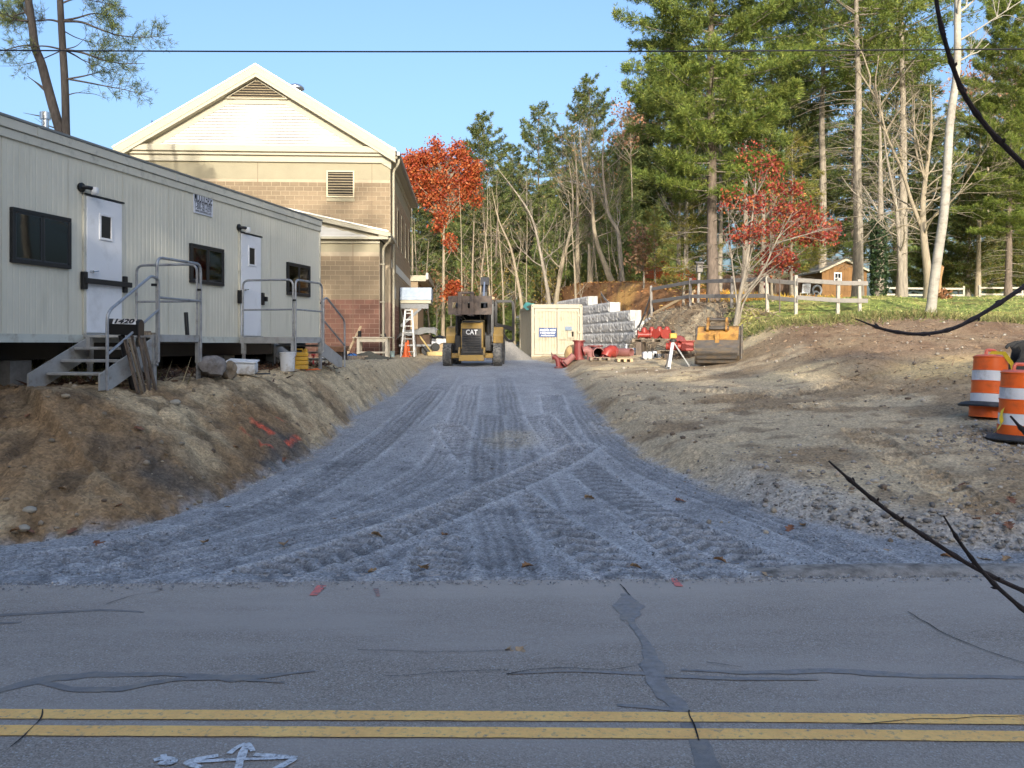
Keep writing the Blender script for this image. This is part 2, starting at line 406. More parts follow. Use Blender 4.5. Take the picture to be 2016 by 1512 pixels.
# dirt left
cl = np.ones(GX.shape+(3,))*np.array((0.145, 0.098, 0.056))
cl = mixn(cl, (0.27, 0.215, 0.14), sst(0.48, 0.66, n1 + 0.12*sst(13, 18, GY) + 0.10*np.exp(-((GX+4.6)/0.9)**2)*sst(11.5, 13, GY)))
cl = mixn(cl, (0.285, 0.24, 0.165), sst(15, 19, GY)*(0.45+0.5*n2))
cl = mixn(cl, (0.058, 0.042, 0.028), sst(0.56, 0.72, n2)*0.65*(1-sst(15, 20, GY)*0.6))
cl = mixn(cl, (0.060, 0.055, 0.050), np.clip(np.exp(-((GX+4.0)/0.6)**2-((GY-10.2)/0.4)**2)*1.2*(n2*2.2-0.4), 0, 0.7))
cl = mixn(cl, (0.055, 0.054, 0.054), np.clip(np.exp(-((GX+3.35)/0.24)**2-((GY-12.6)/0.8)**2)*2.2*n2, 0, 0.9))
cl = mixn(cl, (0.07, 0.052, 0.036), sst(0.0, 1.2, 13.2-GY-0.12*GX+0)*0.0 + sst(1.5, 3.0, dl)*sst(0.42, 0.6, n1)*(1-sst(17, 22, GY))*0.8)
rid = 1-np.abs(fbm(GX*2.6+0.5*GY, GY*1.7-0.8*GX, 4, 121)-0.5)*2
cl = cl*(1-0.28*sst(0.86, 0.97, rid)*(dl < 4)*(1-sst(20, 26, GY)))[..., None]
cl = cl*(0.80+0.4*fbm(GX*6.5, GY*6.5, 3, 123))[..., None]
# dirt right
cr = np.ones(GX.shape+(3,))*np.array((0.235, 0.198, 0.145))
cr = mixn(cr, (0.145, 0.112, 0.076), sst(0.46, 0.64, n1))
cr = mixn(cr, (0.305, 0.255, 0.17), sst(0.55, 0.75, fbm(GX*0.45, GY*0.45, 3, 95))*sst(16, 22, GY))
cr = mixn(cr, (0.085, 0.065, 0.047), sst(0.60, 0.74, n2)*0.6)
cr = mixn(cr, (0.10, 0.062, 0.040), sst(7, 8.5, GX)*sst(16.5, 19.5, GY+2.5*(n1-0.5))*(0.55+0.4*n2))
cr = mixn(cr, (0.30, 0.235, 0.13), np.clip(np.exp(-((GX-9.6)/1.5)**2-((GY-18.3)/0.9)**2)*1.6*(n2*1.6-0.1), 0, 0.8))
cr = mixn(cr, (0.20, 0.20, 0.205), np.clip(sst(1.1, 0.2, dr + 0.5*(n2-0.5))*(1-sst(10, 12, GY))*0.8, 0, 1))
# forest floor, leaf litter, grass
lit = np.ones(GX.shape+(3,))*np.array((0.24, 0.125, 0.055)); lit = mixn(lit, (0.33, 0.20, 0.07), sst(0.45, 0.65, n1)); lit = mixn(lit, (0.10, 0.06, 0.035), sst(0.55, 0.7, n2)*0.7)
cl = cl*np.array((1.82, 1.74, 1.60)); cr = cr*np.array((2.05, 1.92, 1.68)); lit = lit*np.array((1.7, 1.6, 1.5))
cr = mixn(cr, lit, np.clip(sst(36, 41, GY)*sst(wallX(GY)+0.6, wallX(GY)+1.8, GX), 0, 1)[..., None][..., 0])
back = sst(52, 57, GY)
allc = np.where((dl > 0)[..., None], cl, cr); allc = mixn(allc, lit*0.75, back)
grass = np.ones(GX.shape+(3,))*np.array((0.25, 0.29, 0.07)); grass = mixn(grass, (0.44, 0.40, 0.12), sst(0.40, 0.62, n1)); grass = mixn(grass, (0.27, 0.17, 0.06), sst(0.60, 0.70, n2)*0.6)
grass = mixn(grass, (0.06, 0.10, 0.02), sst(0.52, 0.66, fbm(GX*1.7, GY*1.7, 3, 99))*0.5)
lawn_e = np.interp(GX, [6.3, 7.4, 9, 12, 14, 18, 30], [29, 27.2, 25.6, 25.4, 24.6, 23, 22])
inlawn = (GY > lawn_e + 1.1*(fbm(GX*1.1, GY*1.1, 4, 103)-0.5)) & (GX > 6.6 + np.clip(GY-27, 0, 60)*0.28 + 0.8*(n2-0.5)) & (GY < 110) & (GX < 90)
speck = (rng.random(GX.shape)-0.5)
fine_zone = (1-sst(14, 30, GY))
# pink survey paint on the bank
def paint_strip(a, b, wd):
    p, q = hit(*a), hit(*b); d, _ = pdist(GX, GY, np.array([(p.x, p.y), (q.x, q.y)])); return np.clip((wd-d)/0.03, 0, 1)
pk = np.zeros(GX.shape)
for a, b, wd in (((500,826),(533,850),0.075), ((468,838),(492,858),0.04), ((533,812),(556,828),0.04), ((586,858),(566,874),0.055), ((515,872),(533,880),0.05)):
    pk = np.maximum(pk, paint_strip(a, b, wd))
pk = pk*np.clip(n3*2.6-0.55, 0, 1)
allc = mixn(allc, (0.62, 0.11, 0.06), pk*0.85)
ins = np.minimum(edge_n-dl, edge_n-dr); bm_ = sst(-0.16, 0.14, ins + 0.22*(fbm(GX*8, GY*8, 3, 131)-0.5)) * (GY < 53)
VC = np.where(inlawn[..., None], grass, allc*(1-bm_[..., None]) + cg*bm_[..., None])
VC = VC*(1 + 0.30*speck*fine_zone)[..., None]*(0.86+0.28*n3)[..., None]
VC = np.clip(VC, 0.004, 0.9)

def gravel_mat(name, cell, bumpd, rough, vlo, vhi):
    m = bpy.data.materials.new(name); m.use_nodes = True; N = m.node_tree.nodes; L = m.node_tree.links
    b = N['Principled BSDF']; b.inputs['Roughness'].default_value = rough; b.inputs['Specular IOR Level'].default_value = 0.25
    tc = N.new('ShaderNodeTexCoord'); at = N.new('ShaderNodeAttribute'); at.attribute_name = 'col'
    vo = N.new('ShaderNodeTexVoronoi'); vo.inputs['Scale'].default_value = cell; L.new(tc.outputs['Object'], vo.inputs['Vector'])
    vo2 = N.new('ShaderNodeTexVoronoi'); vo2.inputs['Scale'].default_value = cell*0.37; L.new(tc.outputs['Object'], vo2.inputs['Vector'])
    sx = N.new('ShaderNodeSeparateColor'); L.new(vo.outputs['Color'], sx.inputs[0])
    mr = N.new('ShaderNodeMapRange'); mr.inputs[3].default_value = vlo; mr.inputs[4].default_value = vhi; L.new(sx.outputs[0], mr.inputs[0])
    vm = N.new('ShaderNodeVectorMath'); vm.operation = 'SCALE'; L.new(at.outputs['Color'], vm.inputs[0]); L.new(mr.outputs[0], vm.inputs[3])
    L.new(vm.outputs[0], b.inputs['Base Color'])
    no = N.new('ShaderNodeTexNoise'); no.inputs['Scale'].default_value = cell*0.5; no.inputs['Detail'].default_value = 5; L.new(tc.outputs['Object'], no.inputs['Vector'])
    ad = N.new('ShaderNodeMath'); ad.operation = 'ADD'; L.new(vo.outputs['Distance'], ad.inputs[0]); L.new(no.outputs['Fac'], ad.inputs[1])
    ad2 = N.new('ShaderNodeMath'); ad2.operation = 'ADD'; L.new(ad.outputs[0], ad2.inputs[0]); L.new(vo2.outputs['Distance'], ad2.inputs[1])
    bn = N.new('ShaderNodeBump'); bn.inputs['Strength'].default_value = 0.8; bn.inputs['Distance'].default_value = bumpd; L.new(ad2.outputs[0], bn.inputs['Height'])
    L.new(bn.outputs[0], b.inputs['Normal']); return m
m_gravel = gravel_mat('crushed_stone', 60, 0.010, 0.85, 0.66, 1.34)
m_dirt = gravel_mat('dirt', 38, 0.012, 0.95, 0.72, 1.28)
m_lawn = gravel_mat('grass_ground', 9, 0.05, 0.95, 0.6, 1.4)
V = np.stack([GX, GY, GZ], -1).reshape(-1, 3); VCf = VC.reshape(-1, 3)
ny, nx = GX.shape
idx = np.arange(nx*ny).reshape(ny, nx)
Q = np.stack([idx[:-1,:-1], idx[:-1,1:], idx[1:,1:], idx[1:,:-1]], -1).reshape(-1, 4)
zone = np.where(indrive, 1, np.where(inlawn, 2, 0))[:-1,:-1].ravel()
def zone_obj(name, zi, mat):
    q = Q[zone == zi]; u, inv = np.unique(q.ravel(), return_inverse=True)
    me = mesh_np(name, V[u], inv.reshape(-1, 4), VCf[u], smooth=True)
    return tag(link(name, me, mat), kind='structure')
ground = zone_obj('ground', 0, m_dirt); drive = zone_obj('gravel_drive', 1, m_gravel); lawn = zone_obj('lawn', 2, m_lawn)

# ------------------------------------------------------------------ road
def road_mat():
    m = bpy.data.materials.new('asphalt'); m.use_nodes = True; N = m.node_tree.nodes; L = m.node_tree.links
    b = N['Principled BSDF']; b.inputs['Roughness'].default_value = 0.8; b.inputs['Specular IOR Level'].default_value = 0.3
    tc = N.new('ShaderNodeTexCoord')
    def noise(s, d=4, st=None):
        n = N.new('ShaderNodeTexNoise'); n.inputs['Scale'].default_value = s; n.inputs['Detail'].default_value = d; n.inputs['Roughness'].default_value = 0.65
        if st:
            mp = N.new('ShaderNodeMapping'); mp.inputs['Scale'].default_value = st; L.new(tc.outputs['Object'], mp.inputs[0]); L.new(mp.outputs[0], n.inputs['Vector'])
        else: L.new(tc.outputs['Object'], n.inputs['Vector'])
        return n.outputs['Fac']
    def rng_(f, a, b_, c=0.0, d=1.0):
        r = N.new('ShaderNodeMapRange'); r.inputs[1].default_value = a; r.inputs[2].default_value = b_; r.inputs[3].default_value = c; r.inputs[4].default_value = d; L.new(f, r.inputs[0]); return r.outputs[0]
    def mix(f, a, b_):
        x = N.new('ShaderNodeMix'); x.data_type = 'RGBA'
        L.new(f, x.inputs[0])
        for s, i in ((a, 6), (b_, 7)):
            if isinstance(s, tuple): x.inputs[i].default_value = (*s, 1)
            else: L.new(s, x.inputs[i])
        return x.outputs[2]
    vo = N.new('ShaderNodeTexVoronoi'); vo.inputs['Scale'].default_value = 125; L.new(tc.outputs['Object'], vo.inputs['Vector'])
    sx = N.new('ShaderNodeSeparateColor'); L.new(vo.outputs['Color'], sx.inputs[0])
    c = mix(rng_(sx.outputs[0], 0.0, 1.0), (0.20, 0.170, 0.142), (0.41, 0.358, 0.308))
    c = mix(rng_(sx.outputs[1], 0.93, 0.96), c, (0.45, 0.44, 0.43))
    c = mix(rng_(noise(0.9, 5, (0.35, 1.2, 1)), 0.40, 0.64, 0, 0.8), c, (0.40, 0.355, 0.315))
    # dusty strip along the site's edge of the road
    sp = N.new('ShaderNodeSeparateXYZ'); L.new(tc.outputs['Object'], sp.inputs[0])
    ad = N.new('ShaderNodeMath'); ad.operation = 'MULTIPLY_ADD'; L.new(noise(1.5, 4, (0.5, 1.5, 1)), ad.inputs[0]); ad.inputs[1].default_value = 1.6; L.new(sp.outputs[1], ad.inputs[2])
    c = mix(rng_(ad.outputs[0], 7.1, 8.3, 0, 0.72), c, (0.47, 0.42, 0.37))
    L.new(c, b.inputs['Base Color'])
    bn = N.new('ShaderNodeBump'); bn.inputs['Strength'].default_value = 0.6; bn.inputs['Distance'].default_value = 0.006
    L.new(vo.outputs['Distance'], bn.inputs['Height']); L.new(bn.outputs[0], b.inputs['Normal']); return m
m_road = road_mat()
rx = np.concatenate([np.linspace(-400, -14, 30), np.arange(-12, 12.1, 0.25), np.linspace(14, 400, 30)])
ryr = np.linspace(0, 1, 14)
RX, RU = np.meshgrid(rx, ryr); RY = 0.6 + (kerbY(RX)+0.25-0.6)*RU
RZ = -0.004*np.abs(RY-4.5) + 0.006*(fbm(RX*0.7, RY*0.7, 2, 9)-0.5)
ii = np.arange(RX.size).reshape(RX.shape)
road = tag(link('road', mesh_np('road', np.stack([RX, RY, RZ+0.004], -1).reshape(-1, 3), np.stack([ii[:-1,:-1], ii[:-1,1:], ii[1:,1:], ii[1:,:-1]], -1).reshape(-1, 4), smooth=True), m_road), kind='structure')
# the wooded verge behind the camera
vx = np.concatenate([np.linspace(-900, -40, 12), np.linspace(-30, 50, 41), np.linspace(60, 900, 12)]); vy = np.array([-900, -300, -100, -50, -30, -20, -14, -10, -7, -5, -3, -2, -1, -0.2, 0.4, 0.62])
VX, VY = np.meshgrid(vx, vy); VZ = np.interp(VY, [-900, -10, -2, 0.62], [0.3, 0.3, 0.2, -0.03]) + 0.1*(fbm(VX*0.3, VY*0.3, 2, 15)-0.5)*(VY < 0)
ii = np.arange(VX.size).reshape(VX.shape)
vcol = np.ones((VX.size, 3))*np.array((0.13, 0.085, 0.045))
tag(link('verge', mesh_np('verge', np.stack([VX, VY, VZ], -1).reshape(-1, 3), np.stack([ii[:-1,:-1], ii[:-1,1:], ii[1:,1:], ii[1:,:-1]], -1).reshape(-1, 4), vcol, smooth=True), m_dirt), kind='structure')
# asphalt berm along the right of the entrance
kb = MB(); kx = np.concatenate([np.arange(2.05, 12, 0.16), np.linspace(12.5, 60, 20)])
prof = [(-0.06, -0.02), (0.03, 0.025), (0.12, 0.045), (0.24, 0.045), (0.40, -0.02)]
V_ = []
for i, x in enumerate(kx):
    k = min(1, (x-2.0)/0.6); jig = 0.035*(fbm(np.array(x*1.7), np.array(2.0), 3, 5)-0.5); jh = 0.7+0.6*float(fbm(np.array(x*2.1), np.array(7.0), 3, 6))
    for py_, pz_ in prof: V_.append((x, float(kerbY(x))+py_+jig, pz_*(jh*k if pz_ > 0 else 1)))
n = len(prof)
kb.add(V_, [(i*n+j, (i+1)*n+j, (i+1)*n+j+1, i*n+j+1) for i in range(len(kx)-1) for j in range(n-1)])
tag(kb.build('kerb', MAT('kerb_asphalt', (0.31, 0.285, 0.255), 0.9, 0.25, 9, 0.6, 60, fine=0.25, dirt=(0.10, 0.09, 0.08), damt=0.5, dscale=5), smooth=True), kind='structure')

def zr_(x, y): return 0.008 - 0.004*abs(y-4.5)
def strip(name, pts, widths, mat, z=0.006, seed=1, jag=0.25, parent=road, step=0.03):
    """flat ragged-edged strip lying on the road"""
    pts = np.array(pts, float); L = np.concatenate([[0], np.cumsum(np.hypot(*np.diff(pts, axis=0).T))])
    n = max(4, int(L[-1]/step)); s = np.linspace(0, L[-1], n)
    x = np.interp(s, L, pts[:,0]); y = np.interp(s, L, pts[:,1]); wd = np.interp(s, L, widths)
    for _ in range(4): x[1:-1] = (x[:-2]+x[1:-1]+x[2:])/3; y[1:-1] = (y[:-2]+y[1:-1]+y[2:])/3
    tx = np.gradient(x); ty = np.gradient(y); l = np.hypot(tx, ty)+1e-9; nxv, nyv = -ty/l, tx/l
    a = wd/2*(1+jag*(fbm(s*9, s*0+seed, 3, seed)-0.5)*2); b = wd/2*(1+jag*(fbm(s*9+50, s*0+seed, 3, seed+3)-0.5)*2)
    zz = 0.004-0.004*np.abs(y-4.5)+z
    Vv = np.empty((2*n, 3)); Vv[0::2] = np.stack([x+nxv*a, y+nyv*a, zz], 1); Vv[1::2] = np.stack([x-nxv*b, y-nyv*b, zz], 1)
    i = np.arange(n-1)*2; Fc = np.stack([i, i+1, i+3, i+2], 1)[:, ::-1]
    return link(name, mesh_np(name, Vv, Fc), mat, parent)
def rp(x, y):
    Y = CAMH*F/(y-677.0); return ((x-1008)/F*Y, Y)
def paint_mat(name, col, wear, under=(0.11, 0.11, 0.115), sc=30):
    return MAT(name, col, 0.75, 0.10, 3, 0.3, 120, dirt=under, dscale=sc, damt=wear, fine=0.08)
m_yellow = paint_mat('yellow_paint', (1.0, 0.565, 0.185), 0.24, (0.2, 0.195, 0.195))
def yl_(X, off): return 4.625 - 0.0016*(X+0.6)**2*1.0 - 0.006*X + off
for off, wdt in ((-0.008, 0.118), (-0.205, 0.118)):
    xx = np.linspace(-9, 9, 80)
    strip('centre_line', np.stack([xx, 4.63 - 0.010*xx - 0.0025*xx*np.abs(xx)*(xx > 0) + off], 1), [wdt]*80, m_yellow, 0.006, 3+int(wdt*100), 0.06)
m_tar = MAT('crack_sealant', (0.20, 0.19, 0.185), 0.6, 0.2, 14, 0.2, 80, fine=0.2, dirt=(0.27, 0.24, 0.205), dscale=9, damt=0.5)
m_tar2 = MAT('worn_sealant', (0.235, 0.226, 0.224), 0.7, 0.25, 20, 0.2, 80, fine=0.25, dirt=(0.28, 0.25, 0.215), dscale=9, damt=0.55)
def ps(*a): return [rp(*p) for p in a]
strip('tar_patch', ps((1232,1168),(1240,1195),(1236,1222)), [0.06, 0.22, 0.10], m_tar2, 0.004, 5, 0.5)
strip('tar_patch', ps((1240,1222),(1270,1262),(1287,1310),(1290,1345),(1325,1385),(1350,1404)), [0.05, 0.06, 0.13, 0.09, 0.11, 0.12], m_tar2, 0.0045, 6, 0.5)
strip('tar_patch', ps((1358,1426),(1376,1462),(1398,1530)), [0.08, 0.085, 0.12], m_tar, 0.004, 7, 0.4)
strip('tar_patch', ps((1340,1320),(1480,1326),(1640,1322),(1800,1332),(2030,1336)), [0.03, 0.06, 0.075, 0.07, 0.05], m_tar2, 0.005, 8, 0.5)
strip('tar_patch', ps((1295,1332),(1450,1338),(1610,1339)), [0.05, 0.05, 0.03], m_tar2, 0.0055, 9)
strip('tar_patch', ps((1000,1328),(1120,1322),(1280,1328)), [0.02, 0.03, 0.05], m_tar2, 0.005, 10)
strip('tar_patch', ps((-20,1366),(40,1350),(75,1340),(180,1330),(330,1328),(460,1338),(620,1322)), [0.06, 0.085, 0.10, 0.09, 0.06, 0.09, 0.02], m_tar, 0.004, 11, 0.5)
strip('tar_patch', ps((80,1345),(140,1360),(240,1360),(330,1340),(430,1336),(560,1345)), [0.05, 0.06, 0.075, 0.05, 0.06, 0.02], m_tar, 0.0048, 12, 0.5)
strip('tar_patch', ps((-20,1212),(90,1206),(200,1200),(285,1205)), [0.06, 0.06, 0.05, 0.02], m_tar, 0.004, 13)
strip('tar_patch', ps((-20,1228),(42,1225)), [0.05, 0.03], m_tar, 0.004, 14)
strip('tar_patch', ps((1215,1390),(1300,1396),(1345,1402)), [0.03, 0.05, 0.05], m_tar2, 0.005, 15)
m_crack = MAT('crack', (0.018, 0.017, 0.017), 0.9, 0.1, 10)
def crack(pts, wd, seed):
    r = random.Random(seed); p = ps(*pts); out = []
    for (a, b) in zip(p[:-1], p[1:]):
        n = max(2, int(math.hypot(b[0]-a[0], b[1]-a[1])/0.05))
        for k in range(n): out.append((a[0]+(b[0]-a[0])*k/n + r.uniform(-.018, .018), a[1]+(b[1]-a[1])*k/n + r.uniform(-.018, .018)))
    out.append(p[-1]); strip('crack', out, [wd*r.uniform(0.5, 1.2) for _ in out], m_crack, 0.0088, seed, 0.3)
crack([(86,1402),(80,1422),(60,1440),(40,1458),(20,1475)], 0.009, 1)
crack([(1352,1404),(1360,1420),(1368,1440),(1376,1462)], 0.009, 2)
crack([(1790,1205),(1850,1245),(1930,1280),(2030,1312)], 0.009, 3)
crack([(1000,1328),(1080,1316),(1200,1322),(1262,1310)], 0.007, 4)
crack([(1390,1307),(1460,1316)], 0.006, 5)
crack([(700,1282),(860,1285),(1000,1283)], 0.006, 6)
crack([(1680,1430),(1800,1420),(1940,1415),(2030,1412)], 0.006, 7)
crack([(760,1335),(880,1325),(1000,1322)], 0.006, 8)
crack([(210,1190),(260,1172),(320,1163)], 0.006, 9)
crack([(1220,1150),(1240,1172)], 0.01, 10)
m_pink = paint_mat('pink_paint', (0.72, 0.20, 0.17), 0.5, (0.19, 0.18, 0.18), 22)
strip('survey_mark', ps((618,1172),(634,1152)), [0.06, 0.07], m_pink, 0.006, 21, 0.4)
strip('survey_mark', ps((1326,1138),(1337,1154)), [0.05, 0.06], m_pink, 0.006, 22, 0.4)
strip('survey_mark', ps((740,1158),(745,1174)), [0.04, 0.03], paint_mat('faint_pink_paint', (0.42, 0.24, 0.20), 0.75, (0.17, 0.165, 0.165), 22), 0.006, 23, 0.4)
m_chalk = paint_mat('white_chalk', (0.68, 0.70, 0.72), 0.5, (0.2, 0.2, 0.205), 45)
for sd, pts, wd in ((31, [(468,1530),(476,1490),(484,1470)], 0.035), (32, [(452,1487),(466,1474),(484,1467)], 0.030), (33, [(484,1467),(494,1474),(498,1482)], 0.03),
                    (34, [(365,1503),(420,1500),(480,1498),(585,1495)], 0.028), (35, [(430,1490),(385,1497),(362,1504),(395,1514)], 0.035), (36, [(500,1489),(550,1492),(585,1495),(560,1508),(540,1518)], 0.032),
                    (37, [(303,1500),(322,1495),(346,1498),(340,1506),(312,1505)], 0.035), (38, [(322,1488),(330,1510)], 0.025)):
    strip('chalk_mark', ps(*pts), [wd]*len(pts), m_chalk, 0.006, sd, 0.6, step=0.012)
m_scuff = MAT('scuff', (0.17, 0.18, 0.19), 0.8, 0.3, 30, fine=0.3)
# ------------------------------------------------------------------ site office trailer
TA = math.radians(78.14)            # heading of the trailer's long wall
TO = Vector((-7.15, 8.87, 0.0))     # near end of that wall
TZ0, TH, TLEN, TWID = 2.03, 2.95, 12.2, 3.0
def tt(px): return (5015.0/(449-0.3312*px)-8.87)/0.9787
def tz(px, py): return CAMH-(py-677)/F*(5015.0/(449-0.3312*px))
def tw(t, n, z): return TO + Vector((0.2055*t+0.9787*n, 0.9787*t-0.2055*n, z))
m_siding = MAT('ribbed_siding', (0.66, 0.63, 0.52), 0.5, 0.05, 0.9, 0.05, 30, dirt=(0.50, 0.48, 0.39), dscale=1.1, damt=0.35, stretch=(1, 1, 0.25), fine=0.03)
m_trim = MAT('cream_trim', (0.58, 0.56, 0.475), 0.5, 0.06, 2, dirt=(0.33, 0.32, 0.27), dscale=4, damt=0.3)
m_skirt = MAT('pale_skirt', (0.56, 0.58, 0.52), 0.55, 0.06, 2, dirt=(0.36, 0.34, 0.28), dscale=5, damt=0.35)
m_black = MAT('black_metal', (0.012, 0.013, 0.015), 0.42, 0.2, 8)
m_blackp = MAT('black_plastic', (0.010, 0.010, 0.011), 0.35, 0.2, 8)
m_door = MAT('white_door', (0.78, 0.785, 0.80), 0.45, 0.03, 1.2, dirt=(0.62, 0.62, 0.62), dscale=2.0, damt=0.3)
m_pane = GLASS('window_glass', (0.30, 0.33, 0.36))
m_dark = MAT('dark_interior', (0.008, 0.009, 0.011), 0.9, 0.2, 4)
m_blind = MAT('window_blind', (0.20, 0.21, 0.215), 0.6, 0.05, 5)
m_steel = MAT('galvanised_steel', (0.36, 0.37, 0.385), 0.42, 0.15, 10, metal=0.55, dirt=(0.22, 0.21, 0.20), dscale=8, damt=0.35)
m_alu = MAT('aluminium', (0.42, 0.425, 0.42), 0.5, 0.12, 12, metal=0.3, dirt=(0.25, 0.23, 0.20), dscale=6, damt=0.4)
m_bright = MAT('bright_metal', (0.62, 0.63, 0.64), 0.25, 0.05, 6, metal=0.9)
m_block = MAT('concrete_pier', (0.27, 0.26, 0.245), 0.9, 0.2, 10, 0.4, 60)
tr = thing('office_trailer', 'long cream ribbed site office trailer raised on blocks', 'trailer', (TO.x, TO.y, TZ0), TA)
def tbox(name, t0, t1, n0, n1, z0, z1, mat, parent=tr, bevel=0.0):
    return MB().box(t0, t1, -n1, -n0, z0, z1).build(name, mat, parent, bevel=bevel)
# ribbed wall panels
pw = TLEN/10
ribs = []
nr = 12
for i in range(nr):
    a = i*pw/nr; q = pw/nr
    ribs += [(a, 0.0), (a+q*0.72, 0.0), (a+q*0.80, 0.0035), (a+q*0.95, 0.0035)]
ribs.append((pw-0.006, 0.0))
mb = MB(); z0, z1 = 0.10, TH-0.27
V_ = []
for t, n in ribs: V_ += [(t, n, z0), (t, n, z1)]
mb.add(V_, [(2*i, 2*i+2, 2*i+3, 2*i+1) for i in range(len(ribs)-1)])
pan0 = mb.build('siding_panel', m_siding, tr)
for i in range(1, 10):
    o = pan0.copy(); C.objects.link(o); o.location.x = i*pw; o.parent = tr
core = tbox('wall', 0.0, TLEN, -TWID, -0.012, 0.0, TH-0.06, m_siding)
tbox('skirt_rail', -0.02, TLEN+0.01, -0.004, 0.018, -0.01, 0.105, m_skirt)
tbox('eave_trim', -0.03, TLEN+0.03, -0.01, 0.030, TH-0.275, TH-0.155, m_trim, bevel=0.006)
tbox('eave_trim', -0.04, TLEN+0.04, -0.01, 0.055, TH-0.150, TH-0.020, m_trim, bevel=0.006)
for k in (3.0, 6.2, 9.3): tbox('trim_joint', k, k+0.035, 0.0, 0.062, TH-0.152, TH-0.016, m_trim)
tbox('gutter_lip', -0.05, TLEN+0.05, 0.005, 0.068, TH-0.018, TH+0.014, MAT('lip_metal', (0.22, 0.225, 0.22), 0.45, 0.1, 4, metal=0.3))
rb = MB().prism([(0.0, TH-0.06), (0.0, TH+0.01), (TWID/2, TH+0.10), (TWID, TH+0.01), (TWID, TH-0.06)], -0.03, TLEN+0.03, 'x')
rb.build('roof', MAT('white_roof', (0.55, 0.55, 0.53), 0.6, 0.08, 2), tr)
tbox('corner_post', TLEN-0.012, TLEN+0.02, -0.05, 0.022, 0.0, TH-0.28, m_trim)
tbox('chassis_beam', 0.3, TLEN-0.3, -0.75, -0.6, -0.26, -0.005, m_black); tbox('chassis_beam', 0.3, TLEN-0.3, -2.4, -2.25, -0.26, -0.005, m_black)
for t in (0.8, 3.3, 6.2, 8.9, 11.4):
    for n in (0.675, 2.325):
        w_ = tw(t, -n, 0); g = G(w_.x, w_.y)
        tbox('pier', t-0.2, t+0.2, -n-0.2, -n+0.2, g-TZ0-0.05, -0.265, m_block)
tbox('added_rear_panel', 0.0, TLEN, -TWID-0.02, -TWID+0.01, -0.75, -0.001, m_dark); tbox('added_end_panel', TLEN-0.03, TLEN-0.005, -TWID+0.02, -0.35, -0.75, -0.001, m_dark)  # dark panels added to block light and keep the underside black
MB().lathe([(0.05, TH+0.04), (0.05, TH+0.30), (0.075, TH+0.30), (0.075, TH+0.40), (0.02, TH+0.42)], 12).build('roof_vent', m_bright, tr, True, loc=(tt(147), 0.45, 0))
def twindow(x0, x1, ya, yb, blind):
    t0, t1 = tt(x0), tt(x1); zt = tz(x0, ya)-TZ0; zb = tz(x0, yb)-TZ0
    fr = MB(); b = 0.055
    for a in ((t0, t1, zt-b, zt), (t0, t1, zb, zb+b), (t0, t0+b, zb+b, zt-b), (t1-b, t1, zb+b, zt-b)):
        fr.box(a[0], a[1], -0.055, 0.004, a[2], a[3])
    f = fr.build('window', m_black, tr, bevel=0.005)
    tm = (t0+t1)/2
    MB().box(tm-0.022, tm+0.022, -0.046, -0.012, zb+b, zt-b).build('mullion', m_black, f)
    MB().box(t0+b, t1-b, -0.014, -0.010, zb+b, zt-b).build('backing', m_dark, f)
    for k, (a, c) in enumerate(((t0+b, tm-0.022), (tm+0.022, t1-b))):
        if blind:
            s = MB(); z = zb+b+0.01
            while z < zt-b-0.01:
                s.obox(((a+c)/2, -0.020, z), (c-a-0.01-(0.17 if k else 0), 0.010, 0.003), (0.5, 0, 0)); z += 0.021
            s.build('blind', m_blind, f)
        MB().box(a, c, -0.036-0.004*k, -0.032-0.004*k, zb+b, zt-b).build('pane', m_pane, f)
        sh = MB(); q = 0.018
        for aa in ((a, c, zt-b-q, zt-b), (a, c, zb+b, zb+b+q), (a, a+q, zb+b+q, zt-b-q), (c-q, c, zb+b+q, zt-b-q)): sh.box(aa[0], aa[1], -0.043, -0.024, aa[2], aa[3])
        sh.build('sash', MAT('grey_sash', (0.05, 0.055, 0.06), 0.4, 0.1, 5, metal=0.4), f)
twindow(25, 140, 407, 516, True); twindow(374.5, 438.5, 478.5, 556, False); twindow(563.5, 607, 515.5, 580, False)
